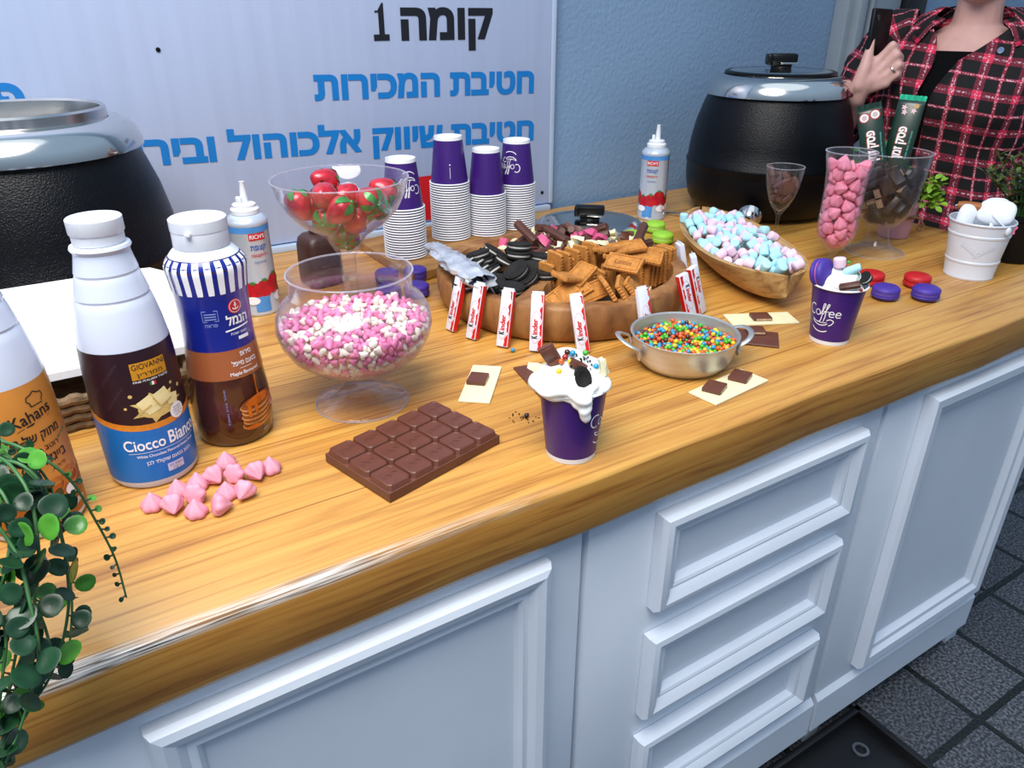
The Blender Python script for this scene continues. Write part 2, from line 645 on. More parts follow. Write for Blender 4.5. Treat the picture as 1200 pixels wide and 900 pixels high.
# resting places of loose things (x, y, z, rotation), settled by dropping them into their vessels
SIM['hearts'] = _dec([-333,-831,1078,71,55,-38,19,-237,-858,1048,57,-69,-11,-44,-444,-781,1092,14,-25,-61,74,-341,-803,983,50,-62,-13,-59,-525,-734,1103,43,-65,-25,-57,-71,-892,1089,14,30,-85,-42,-442,-754,998,18,61,41,-66,-196,-836,965,17,-91,18,-34,-118,-863,1020,30,-86,-4,40,-380,-764,1150,86,-20,34,-32,22,-900,1117,32,14,66,-67,-529,-685,963,80,-46,37,11,
-266,-775,1130,28,25,-3,93,-130,-823,909,36,-13,47,80,-178,-803,1088,21,-27,-50,-80,-12,-861,1021,47,-54,28,-64,-354,-739,902,81,42,18,36,-104,-826,1143,23,44,84,-19,-633,-635,1110,62,14,-39,-67,-449,-696,904,46,56,-67,15,-39,-840,923,56,-44,25,65,89,-877,1045,62,-10,68,-38,-562,-640,1161,60,-46,-27,59,-473,-671,1169,11,15,77,-60,
-624,-616,999,33,79,13,-51,138,-884,1127,88,30,-28,-22,-650,-602,1190,19,-3,95,-24,57,-850,955,81,33,13,47,-219,-747,824,14,-83,-16,51,-313,-712,823,24,-13,-14,95,-696,-565,1082,38,-84,39,-5,-560,-612,914,54,-2,84,9,20,-811,1124,16,90,7,39,-309,-694,1126,16,-40,-11,-90,-407,-654,806,72,-9,44,53,210,-871,1071,55,-33,-51,-57,
33,-804,873,32,-36,78,39,-49,-772,810,57,-27,39,67,-488,-603,817,35,12,-87,31,-50,-756,1150,53,-1,-76,37,-160,-714,1103,16,53,84,-2,128,-814,901,59,-52,-23,-57,244,-855,1178,93,4,20,-31,-387,-629,1119,12,80,6,58,-247,-675,765,4,24,-62,75,-678,-517,1166,86,-31,-12,39,-691,-509,965,90,27,28,20,-138,-702,760,84,-43,13,31,
-754,-480,1117,7,6,-99,13,-576,-538,834,80,-41,39,20,227,-821,949,80,8,9,59,131,-781,1111,66,43,60,15,-432,-575,1182,48,77,16,39,-519,-543,1166,46,-38,-80,-8,-752,-456,1028,68,65,-25,-23,-225,-642,1130,89,-19,39,-17,328,-834,1116,15,-67,72,13,112,-757,803,36,68,-57,30,281,-816,1020,56,-75,34,-1,-319,-600,1177,80,-17,52,23,
233,-792,1111,62,7,69,-37,-659,-474,888,7,-80,-53,-27,-76,-680,1110,62,-6,42,-66,209,-777,864,49,77,41,4,-44,-681,735,15,90,35,-22,20,-703,1145,11,90,-26,-32,-795,-396,1106,73,57,36,-11,-727,-420,923,47,-32,-2,-82,-106,-639,1042,64,7,28,-71,-196,-604,695,80,-38,16,42,303,-776,922,37,-52,56,53,372,-798,1018,26,62,-50,55,
-644,-428,814,41,35,37,76,-565,-453,769,73,-5,46,51,-663,-418,1123,76,-14,24,-59,146,-704,1158,72,-18,20,64,-364,-518,1156,46,-57,65,-18,-791,-365,1006,43,13,-77,-46,-391,-496,692,79,-38,9,-47,225,-711,788,24,-71,36,-56,430,-783,1091,9,-23,-96,15,-483,-452,1144,40,-17,40,-80,-40,-605,674,92,-17,-3,-36,-209,-543,1143,87,31,36,15,
412,-761,1179,56,62,7,55,-12,-610,1168,86,39,-31,-7,235,-697,1113,6,29,0,-96,301,-714,848,27,56,0,-78,-720,-345,861,89,39,21,9,342,-721,1135,54,-62,41,-40,-835,-298,1057,55,20,-72,38,-794,-311,1145,82,45,-29,-20,422,-737,941,9,-97,-22,-5,-789,-305,935,11,-85,50,12,-524,-397,1082,7,-30,-77,56,57,-593,1117,59,-50,63,-12,
455,-729,1029,30,-28,81,41,-671,-317,781,94,-14,30,4,394,-692,845,60,-13,-47,-63,153,-601,1181,96,20,-4,20,-575,-343,1135,26,-37,84,-30,-57,-526,1127,12,21,-22,-94,531,-727,1124,29,-12,58,-75,-251,-445,1147,16,88,-3,45,340,-654,781,28,-17,30,-90,-871,-224,1144,59,26,60,47,-367,-402,1150,24,56,73,31,-136,-482,1174,7,-92,39,4,
270,-621,730,94,-21,-27,0,-749,-256,856,38,23,81,-39,297,-624,1081,85,-30,-43,9,-456,-357,1143,9,-63,-21,74,-848,-218,999,62,-35,42,-56,452,-677,1117,97,-24,6,5,250,-597,1149,87,-27,-31,-28,-723,-252,1145,42,31,22,82,-636,-273,1122,71,-6,22,66,361,-625,1147,17,41,-60,67,542,-687,1043,50,8,-7,-86,462,-655,890,48,-5,-4,88,
-803,-200,904,61,2,-79,1,537,-670,950,80,-22,-44,-33,63,-499,1075,77,-24,1,59,-386,-328,1093,39,3,91,12,559,-653,1173,25,-90,16,-33,-295,-350,1187,46,-74,-50,-3,-149,-398,1115,1,-37,29,-88,467,-616,1177,22,83,-44,26,456,-612,800,25,90,-24,28,-791,-167,1155,96,20,16,-13,-2,-446,1137,92,5,25,29,289,-546,684,15,1,62,-77,
615,-650,1099,85,-34,40,-10,-540,-237,1153,22,18,-30,91,331,-543,1159,49,-76,-25,-34,-893,-100,1139,69,-18,-56,42,236,-497,1123,19,52,80,-24,-196,-344,1170,37,87,18,28,-434,-257,1121,57,77,16,24,103,-447,1143,15,-24,-57,77,-868,-100,987,57,-43,42,-55,-655,-167,1151,14,-29,94,-10,612,-612,966,54,68,50,5,-782,-110,839,42,-34,-77,34,
551,-574,849,84,-33,-37,23,-814,-86,921,33,-31,-13,88,-83,-341,1188,13,-6,-99,-1,435,-524,1170,36,13,88,28,-507,-178,1095,22,40,43,78,-295,-253,1177,76,51,5,40,-890,-36,1059,47,39,59,53,-792,-70,1116,30,-12,88,-35,663,-582,1048,28,56,33,-71,336,-464,1124,18,-45,64,60,202,-416,1162,28,68,67,1,544,-531,1171,3,-16,16,97,
-447,-165,1158,68,-21,-5,70,617,-540,1116,93,1,-19,-30,539,-512,783,18,18,-11,-96,-739,-56,790,27,14,79,53,29,-323,1154,11,-8,67,-73,-682,-67,1127,35,6,-84,41,630,-531,899,46,-66,-8,-59,-154,-243,1171,75,-11,16,64,-237,-213,1110,43,47,77,-3,-820,-1,891,54,-67,45,25,-870,18,987,68,-1,-35,65,153,-338,1177,29,-32,-13,-89,
-47,-267,1136,12,-87,-23,-42,419,-422,1129,11,-84,44,30,-802,11,1075,88,-41,-2,-25,686,-514,983,68,23,-66,-23,-892,46,1123,5,30,78,-54,511,-450,1129,32,-2,-29,-90,725,-519,1087,47,20,-36,78,-585,-50,1131,43,13,88,14,710,-496,1176,45,-48,38,-65,69,-267,1210,57,-11,32,75,328,-355,1179,43,-42,-48,64,-291,-133,1195,9,-34,-91,22,
-383,-99,1196,61,40,14,-66,630,-454,1145,27,-33,-18,89,-680,20,1106,22,97,7,-3,-489,-45,1174,59,44,16,66,680,-452,884,59,9,-54,-59,-603,4,669,22,-28,13,-93,-49,-190,1198,13,68,-65,-31,-197,-131,1139,63,-30,-27,-66,468,-365,1182,31,-26,-30,86,-799,85,863,41,27,-75,44,-853,106,1036,62,-40,-67,9,728,-449,1021,8,-30,-82,48,
518,-372,699,33,41,85,-5,-808,102,1117,6,97,-21,-13,-732,83,784,64,-14,-65,-37,779,-444,1114,88,-44,7,14,-716,91,1153,77,-23,-53,-27,243,-246,1119,41,-32,74,43,-563,41,1094,91,-23,23,25,-352,-30,1148,51,-1,-86,-1,353,-275,1214,5,-97,20,-8,-885,168,1127,63,40,59,31,743,-408,941,44,81,18,36,-849,159,966,11,77,-34,-53,
92,-159,1169,12,-29,-22,-93,668,-362,1143,21,98,-4,4,-469,46,1130,49,4,-6,87,-92,-86,1224,80,-7,58,-11,-229,-30,1233,90,0,-41,-16,700,-355,831,75,0,-55,-36,196,-175,1155,40,-63,42,52,0,-105,1233,60,-9,-41,68,470,-270,1188,29,39,79,38,-598,114,676,74,-17,12,-64,-744,166,808,1,-9,59,80,802,-376,1037,4,57,-34,-75,
-785,192,1155,2,-32,-14,94,292,-186,1187,90,-1,38,22,-855,222,1046,31,-68,3,-66,-317,40,1203,26,21,-18,93,-139,-20,1187,10,-26,82,51,818,-347,1145,34,-87,-28,23,548,-238,1125,72,-26,37,52,736,-302,1122,1,-62,-57,-53,-682,207,1172,39,-52,-49,59,-515,149,1180,15,1,-97,-18,798,-314,953,48,-57,-9,66,394,-170,1169,83,-26,-45,-22,
-244,58,1149,27,-20,93,-13,58,-47,1198,27,-79,54,-10,-774,248,876,31,44,-16,83,-437,131,1121,47,-86,19,6,-848,279,1135,2,25,19,-95,658,-251,1146,31,-72,60,17,174,-75,1199,24,-34,66,-62,259,-103,1205,68,-46,-56,3,753,-274,862,25,-83,-49,-9,-820,284,970,81,20,55,-5,-34,9,1227,24,-91,-34,7,575,-201,674,81,-30,-25,43,
-612,225,712,19,86,-42,-24,-176,73,1212,60,-49,-25,58,-752,289,1176,4,22,69,68,714,-229,790,23,-72,51,-41,333,-87,1146,49,64,58,12,-807,318,1071,93,13,-32,-11,508,-146,1209,23,53,-81,5,-571,238,1163,49,38,27,-74,-702,289,795,23,-30,34,-86,852,-260,1144,74,57,-35,8,-78,73,1170,72,-43,21,49,-284,149,1196,1,-87,23,44,
-489,227,1115,91,-18,11,-37,-363,185,1175,50,-70,-49,10,610,-158,1168,16,43,-7,-89,126,20,1173,23,-58,-68,39,438,-88,1152,22,-73,-59,25,763,-197,1117,74,4,-66,-13,828,-219,946,78,-33,-38,39,272,-18,1147,49,69,42,32,656,-153,727,32,-14,93,-12,-741,342,896,8,56,27,-78,771,-181,878,34,-53,-57,-53,860,-209,1042,52,18,81,19,
-103,135,1233,86,3,-48,19,695,-142,1139,1,-88,-48,-6,-631,335,1148,50,-41,72,-25,-190,179,1203,13,-87,-20,42,210,38,1189,21,77,-35,-50,-757,381,1154,33,51,79,11,377,-12,1194,33,-33,-7,88,-560,320,706,13,-50,83,-19,734,-135,792,24,35,85,31,-492,305,1181,22,10,56,80,877,-171,1157,68,-25,-67,14,617,-78,684,24,34,-10,-90,
-38,160,1182,79,37,-19,-45,-786,425,1073,69,-20,-69,-4,-627,370,771,21,-94,-10,26,516,-31,1185,88,-30,30,22,78,126,1239,28,-46,-57,62,-687,398,844,89,30,33,-10,-749,427,958,77,25,56,-16,438,11,1131,19,25,-23,-92,808,-115,1126,86,38,-25,20,-334,292,1173,59,17,75,24,161,117,1177,26,69,-28,61,354,59,1127,7,66,18,72,
-215,263,1170,42,46,-20,75,610,-29,1150,29,-93,7,-22,869,-114,1000,13,63,-20,-74,826,-98,920,43,26,-6,86,782,-82,843,43,-22,-10,87,-113,236,1182,48,-50,-4,-72,-412,347,1119,80,-2,41,44,13,206,1132,30,89,-21,27,-501,389,1121,46,-57,68,0,712,-36,1100,22,-8,72,65,898,-93,1110,40,-60,-53,45,-672,468,1096,5,-49,75,43,
246,144,1130,73,31,7,61,-741,497,1143,52,19,-50,-67,318,123,1188,22,29,30,-88,809,-39,1092,36,-43,70,45,-592,458,1143,59,-19,-73,27,619,40,1096,12,17,36,-91,464,98,1112,37,-73,-29,-48,123,223,1179,59,-57,2,58,-43,299,1137,51,2,27,82,-221,364,1190,85,-13,13,49,716,36,1159,39,-91,-8,5,40,280,1185,13,5,-55,-82,
371,165,1125,94,-26,-15,17,-431,450,1105,83,45,23,-25,-369,432,1168,32,4,-94,13,-283,403,1142,31,60,-44,-59,555,130,1096,56,-50,28,-60,-511,512,1129,40,-10,-17,89,454,172,1167,18,56,-79,19,896,20,1102,27,6,20,94,307,232,1157,79,15,-41,42,-148,395,1142,7,63,70,33,676,111,1131,40,-72,-57,-7,-666,591,1135,46,-42,48,62,
-56,393,1154,75,64,-6,-19,789,104,1140,91,24,-28,18,133,341,1165,4,-21,-14,-97,229,308,1188,64,55,-24,-48,-563,594,1152,19,27,72,61,540,213,1144,91,-20,36,-3,399,267,1128,6,20,18,-96,59,396,1153,78,-6,53,-33,-336,538,1174,90,-30,3,33,298,314,1125,28,-58,65,41,-198,503,1164,50,-10,86,5,639,217,1141,66,-30,-22,65,
-105,483,1180,34,50,-41,68,-429,599,1166,32,57,74,15,889,136,1099,75,-22,1,-62,699,204,1078,22,-45,36,-79,799,172,1089,38,-15,84,36,-499,633,1106,44,-79,38,-19,-23,472,1133,17,-31,-6,93,199,406,1180,67,-70,14,-19,538,287,1086,60,-73,-5,31,-572,695,1130,20,-32,78,-51,432,340,1185,47,-49,-74,3,112,454,1109,82,38,-11,-40,
284,413,1129,70,-11,-30,64,-326,636,1142,8,56,9,-82,-126,570,1160,68,-59,28,-33,774,257,1098,4,64,22,-74,56,512,1175,68,-66,-20,-25,861,235,1146,79,-33,38,-35,-213,619,1154,10,-78,-54,30,606,335,1143,90,-1,-40,-17,709,300,1160,38,-38,46,-70,514,370,1148,60,36,72,-6,-485,734,1123,65,-44,46,-42,-27,579,1169,25,-13,-96,5,
245,493,1189,87,28,-7,-41,428,431,1149,42,-88,23,-3,-398,734,1132,61,-40,24,64,177,534,1125,55,-23,-4,-80,-233,709,1140,6,-97,-10,21,-150,680,1196,20,13,97,5,581,422,1176,65,71,-24,-15,66,611,1164,32,40,42,75,824,349,1131,26,-31,76,52,734,386,1174,79,-56,24,9,-9,653,1123,45,-62,-60,-24,-302,757,1186,4,-69,70,-21,
293,548,1139,14,-16,41,89,391,520,1154,41,26,86,17,140,619,1104,90,-10,-37,-19,659,436,1123,92,-21,-32,4,516,501,1157,12,-51,76,-38,250,623,1100,40,-10,86,29,90,694,1140,50,-71,-33,-36,455,569,1104,29,-62,-18,-70,617,522,1138,43,20,-55,69,-224,821,1143,16,30,-68,65,752,476,1184,85,11,-20,-47,348,623,1140,66,46,-59,5,
442,625,1172,86,-46,-10,-21,711,540,1126,88,23,24,-34,585,595,1192,7,14,92,-37,179,742,1149,12,40,49,76,98,779,1125,60,52,35,-49,-159,886,1105,50,72,-27,39,387,694,1093,80,44,-21,-34,304,736,1142,18,72,63,-22,-62,872,1147,13,-5,45,-88,39,842,1162,37,-45,73,-36,247,777,1084,83,6,42,-37,491,700,1147,52,-10,46,-71,
164,842,1162,45,-58,-68,4,410,771,1152,85,10,17,48,111,889,1112,35,58,-31,-67,323,828,1079,29,-78,54,-10,224,875,1107,37,-18,66,62,-345,82,1134,50,13,-12,85,522,-328,1119,97,-22,1,-6,-592,-350,741,49,49,-72,-1,-383,-574,743,22,2,-89,40,-630,-180,715,31,-85,43,3,-554,-661,1055,51,-15,-79,-31,170,-626,710,26,3,40,88,
543,693,1077,40,-39,83,-9,-381,245,1105,90,-32,12,-27,-554,-274,686,16,-80,-48,31,-611,383,1077,27,-84,-46,-10,-306,488,1103,49,-73,47,8,191,256,1117,5,-14,-99,-5,-386,556,1102,24,91,33,0,-321,-165,1123,36,70,-60,-12,-600,-101,680,61,29,23,-71,50,88,1166,19,77,-58,20,-778,-227,1082,58,7,-14,-80,-288,-519,1083,14,4,-34,-93,
-265,-773,927,74,-37,53,-20,-386,-475,1082,24,34,33,84,-109,-135,1150,69,-15,29,64,599,-370,1069,30,-87,19,-35,34,716,1066,56,-7,30,-77,626,638,1118,22,-47,35,-78,-265,851,1069,25,-18,46,-83,-148,760,1122,42,48,75,20,380,-497,695,41,21,-88,11,108,-679,745,67,67,-1,-32,-709,-150,775,19,90,35,19,-469,-443,711,36,15,91,-16,
625,-356,771,52,53,-50,44,-293,-602,731,77,-26,-53,-24,-627,204,1097,10,91,30,-25,331,429,1054,19,-72,-43,52,85,-681,1083,18,80,54,21,-494,-524,772,38,-39,-81,-20,579,-432,774,12,24,71,65,645,-268,755,46,27,-85,0,566,-288,704,44,-18,88,2,-559,-504,1090,84,-6,50,-19,-345,828,1110,33,-55,-18,74,-156,-570,1067,51,-74,-10,42,
1,389,1078,52,-27,-8,-81,151,509,1049,97,-16,17,3,-133,-752,843,53,-55,55,-32,-670,169,750,10,-90,-26,-33,-735,-125,1078,85,-16,-33,-37,125,-367,1100,93,-4,35,13,-704,372,1077,70,-28,-35,-56,141,-245,1133,18,53,52,65,-573,-124,1054,40,-27,-74,47,-667,-72,734,86,-2,-36,-37,73,-593,675,46,-19,84,19,-607,-542,929,62,-14,-57,-52,
-586,126,1102,56,11,65,-50,146,-565,1103,17,16,29,-93,-611,533,1074,54,-15,66,50,-287,-517,671,76,-15,-56,-29,-394,661,1087,27,11,-95,-15,-218,332,1111,19,-1,-18,-96,480,482,1078,19,-74,-64,8,150,-825,1001,55,14,82,7,21,896,1082,87,-25,43,-1,522,-596,1097,26,-75,-48,-38,469,-188,1129,39,85,27,23,712,-372,1063,45,86,-24,10,
-267,571,1094,3,17,40,-90,-629,-329,1055,32,-4,-48,-82,-843,-154,1074,58,17,70,-38,-137,-197,1090,20,6,87,44,657,301,1079,5,-99,8,-14,289,-724,1053,23,53,82,1,477,748,1070,49,-64,-11,59,-137,-296,1106,5,-19,92,-33,287,-398,1097,32,-85,5,42,536,-107,1127,13,87,-47,-9,-562,305,1099,23,-53,52,-63,-730,174,1090,95,5,-19,-23,
88,302,1102,63,2,27,72,-357,-735,1067,90,34,3,-28,-777,162,905,30,-20,86,37,-11,796,1078,74,49,44,-13,-29,-453,1053,22,-5,-6,97,856,257,1062,57,53,-22,-59,122,-84,1115,71,-7,70,3,-726,-326,1061,34,41,35,77,797,-280,1061,13,-86,-7,-49,-53,-381,1104,31,-21,-3,-93,-306,313,1089,36,78,-46,-25,704,-114,1055,52,80,-19,-24,
67,-779,1039,22,-17,17,-95,294,686,1057,44,-25,-50,70,-715,535,1058,29,-35,52,-72,785,448,1099,67,54,-32,-39,403,-383,648,7,-16,12,98,-147,48,1126,26,-46,-84,16,-217,774,1057,68,68,27,-2,615,216,1058,6,84,50,-22,-261,662,1068,79,-18,-19,-55,173,701,1063,71,-8,-45,53,52,-20,1112,100,0,0,7,-36,560,1083,96,4,19,21,
-519,242,662,24,76,-1,-60,-579,-222,1066,60,52,5,60,225,-335,1090,15,-88,-43,-17,-717,272,1089,43,-16,88,-10,-506,-83,1087,11,77,20,-60,363,-270,1127,7,-24,-10,96,-512,-300,1066,54,-26,-76,26,476,-451,730,38,-86,31,-15,-605,-423,1035,58,16,-68,42,-97,824,1059,36,-72,-46,-38,-481,-607,1094,18,-5,61,77,-277,-307,1099,53,-39,-19,-73,
-533,458,1055,17,-82,-43,32,-252,-46,1145,64,-11,22,72,152,-544,658,53,-11,-70,-47,-116,652,1107,31,-95,3,-4,518,96,1022,93,-15,14,-29,-622,634,1062,33,57,75,-8,490,199,1077,25,-13,-96,-3,263,-266,1029,22,24,-14,-94,-653,-175,1061,73,53,15,41,686,-213,1056,60,10,-58,53,-140,270,1092,64,12,32,-69,874,-14,1020,22,-41,85,-26,
-134,-735,1020,55,-18,-11,81,-56,-19,1137,38,72,48,33,-157,552,1074,61,-44,64,-16,-447,758,1041,62,-33,5,-70,630,113,1040,77,-1,-63,0,-754,340,1004,29,50,61,54,787,47,1067,77,30,43,36,38,-222,1118,40,-27,-83,-28,-228,-692,1038,39,-37,14,83,178,-452,1069,46,-46,-76,4,-591,-19,1038,14,97,11,-13,366,515,1061,28,28,61,-68,
374,-433,1036,23,-71,-62,-25,-142,-480,1081,8,-9,76,64,411,-526,1077,79,-47,-27,-30,536,606,1099,71,2,-69,14,-464,-285,645,8,-97,-9,20,-422,-72,1102,8,-74,-7,67,524,23,1091,48,61,45,45,337,-184,1093,73,-34,40,-43,-534,708,1036,23,43,-52,70,620,-52,1055,61,-40,49,-48,243,49,1094,51,-73,-43,-14,402,-103,1074,96,2,13,26,
300,-449,643,32,-15,33,-88,-672,25,750,1,13,-35,93,535,-100,647,56,-45,39,-58,250,200,1061,28,-75,-60,0,-472,335,675,50,-30,-17,80,24,-712,791,34,-71,-32,-53,-123,-527,645,34,-91,21,-15,625,-276,1049,65,-39,63,18,724,125,1043,26,-47,25,80,364,-571,755,68,-67,27,-11,-514,139,639,7,79,-58,-19,118,-168,1071,84,52,1,-16,
172,595,1027,4,16,-34,-92,220,-93,1106,67,-48,37,43,-315,175,1097,66,24,65,-28,562,452,1077,72,-4,-68,15,-307,-399,1088,5,72,-66,-20,441,-523,763,44,-21,-58,65,-317,738,1086,31,-28,38,83,536,-508,1071,88,25,28,28,601,-148,1068,23,-35,6,-90,174,367,1088,27,-74,56,-26,262,835,1007,55,-56,50,37,-522,-72,637,7,-86,-48,19,
-453,-688,1068,67,46,-55,21,-295,-617,1076,20,-10,-35,91,-164,463,1079,36,21,51,-75,10,-112,1132,11,71,-59,-38,226,-539,1047,39,91,-10,14,-12,-581,1066,42,-33,-81,24,-661,106,1051,63,59,-9,-50,171,-11,1097,34,-6,71,62,-219,146,1109,70,-63,12,-31,711,388,1071,61,50,-60,-13,-209,-360,1067,39,79,4,-47,-361,-404,651,73,56,-22,34,
-43,-436,597,71,-14,15,67,-799,63,955,19,-14,-53,81,396,782,1047,77,-14,-59,-21,53,-391,1049,52,-80,-29,6,-103,379,1049,4,-32,-75,-58,-263,-770,1024,40,79,20,-42,-346,401,1062,55,-45,45,-53,-48,-775,1044,80,-6,8,59,39,490,1069,59,-30,-75,6,787,-95,1020,59,41,68,15,-468,532,1059,2,97,-24,10,228,666,993,43,-22,41,78], 7)
SIM['straw'] = _dec([-296,-28,1614,42,78,12,-45,49,-367,1626,38,-53,61,46,25,9,1293,54,81,-9,-21,70,411,1657,61,-35,-8,-70,411,93,1660,39,-31,-74,45,-392,396,1755,31,18,45,82,448,-363,1820,42,14,78,-43,37,9,1924,40,18,-88,-19,-102,410,2124,8,-83,-11,-53,714,-48,1965,11,86,8,50,-677,83,1897,6,-8,21,97,-248,-624,1887,88,26,38,16,
-361,-232,2045,54,-45,67,24,192,-698,1996,43,70,-37,44], 7)
SIM['kiss'] = _dec([-30,61,508,59,71,38,-1,21,78,544,80,-56,-17,15,25,-93,561,76,57,11,-28,109,45,567,30,-39,37,-78,-108,-64,584,51,-48,-31,64,-113,130,661,25,-42,13,86,111,-143,669,78,1,37,-50,-195,65,778,82,38,-28,-30,107,169,729,86,-48,-18,4,194,35,709,66,-31,5,-68,-128,171,838,52,-27,-25,-77,-120,-150,701,51,28,29,-75,
223,-33,847,98,20,2,2,-47,50,819,77,43,45,-10,-182,118,967,78,-5,-22,58,87,-193,835,35,3,-39,85,-137,-172,862,65,-18,-13,72,92,195,887,78,-1,20,59,-47,-203,1027,92,28,-7,26,-20,-18,963,34,-17,17,-91,-70,327,1119,69,65,-12,29,-218,15,1093,36,12,-50,78,217,3,1006,95,-26,8,-11,86,-192,1087,2,51,0,86,
160,102,1128,84,-29,-30,34,84,183,1266,89,-33,-7,-30,-76,-214,1188,48,-20,4,85,-227,101,1254,57,6,64,52,-38,-84,1253,78,-33,45,27,-203,8,1317,12,32,30,-89,-111,316,1447,66,57,43,-22,94,-179,1295,91,10,36,-17,-160,182,1505,37,37,33,-79,335,-13,1289,60,-40,-54,42,-127,-202,1397,67,17,21,69,146,-191,1458,20,5,-12,-97,
245,29,1402,82,-30,-12,47,-216,-13,1597,73,66,-19,7,229,35,1566,82,12,8,-56,-18,51,1513,20,-2,50,-84,157,142,1538,10,-37,56,73,202,171,1826,26,-81,-43,30,-47,-205,1587,67,23,15,-68,-238,57,1792,9,-56,-68,-46,145,-155,1672,74,33,1,58,22,2,1677,87,-1,-18,47,37,223,1678,63,-50,-43,40,320,-199,1940,22,-59,16,76,
-226,54,1804,44,40,25,-77,2,-3,1867,94,1,26,21,-212,-105,1803,26,-1,65,-71,-34,234,1810,83,-1,-18,-52,111,220,1916,97,-9,23,2,53,-236,1796,17,-17,-5,97,-291,247,1966,17,-37,48,-78,216,44,1809,66,26,26,65,-258,-77,1945,98,6,1,-20], 7)
SIM['shards'] = _dec([66,-48,912,35,82,42,18,-9,3,942,36,20,90,-16,-52,23,1018,20,-36,16,90,-121,-181,1161,70,-38,51,33,190,-99,1153,40,31,-50,-70,-85,56,1094,17,-44,81,-36,-121,61,1184,49,14,-37,-78,106,126,1233,33,48,-1,81,-216,163,1323,73,21,61,-24,21,-77,1312,29,-88,20,33], 7)
SIM['wafers'] = _dec([-341,-11,828,17,-80,-41,41,126,-117,802,65,-60,-47,0,-39,80,675,5,-44,-90,-3,227,145,747,15,45,84,28,313,-140,905,65,-61,-45,1,-278,280,932,35,14,-78,-49,3,-400,941,57,76,25,-17,-53,-197,875,94,13,-32,-1,-38,107,860,55,-48,-50,47,225,155,967,74,-48,25,-40,-289,26,1030,7,-21,-25,-94,-221,-305,1066,39,38,76,-34,
113,116,1111,19,-6,97,10,24,424,975,54,40,42,-60,386,258,1117,23,63,17,-72,-326,-139,1131,4,17,-83,-53,125,-239,1139,20,40,-64,63,-39,-16,1180,61,-7,-21,76,12,276,1147,76,-62,-17,-8,197,-78,1235,54,57,52,-34,-410,172,1206,83,-20,7,52,275,-355,1139,68,-53,-46,-22,-96,-202,1355,78,-17,-5,61,-105,184,1350,24,7,96,-13,
433,-153,1296,5,77,57,-28,-387,-89,1326,3,16,-83,-53,132,-435,1222,13,-87,-8,-47,-107,-108,1489,69,-18,-3,70,-70,443,1255,8,-4,-3,-99,160,47,1449,74,-37,10,56,-455,-242,1471,78,-29,55,-5,-126,-472,1326,30,13,-69,64,-278,285,1463,1,53,73,-43,99,420,1392,3,-27,-96,5,476,-188,1505,60,20,-58,-51,-399,66,1455,13,82,-51,24,
72,-395,1464,70,-33,-31,55,149,151,1612,98,-15,-6,15,219,374,1565,72,68,14,8,429,197,1383,1,-54,-84,7,-409,113,1635,18,-51,-49,69,224,-358,1585,82,-8,30,-49,-282,-323,1611,13,79,45,38,34,471,1572,14,8,-72,-68,331,429,1843,65,19,69,-26,-350,369,1660,85,-25,35,32,404,6,1636,1,-20,88,44,-140,-25,1652,21,-46,-60,62,
191,495,1849,69,-25,-65,-18,457,266,1636,73,10,-65,17,-95,292,1762,81,7,3,-58,-27,-527,1659,65,-69,-20,-23], 7)
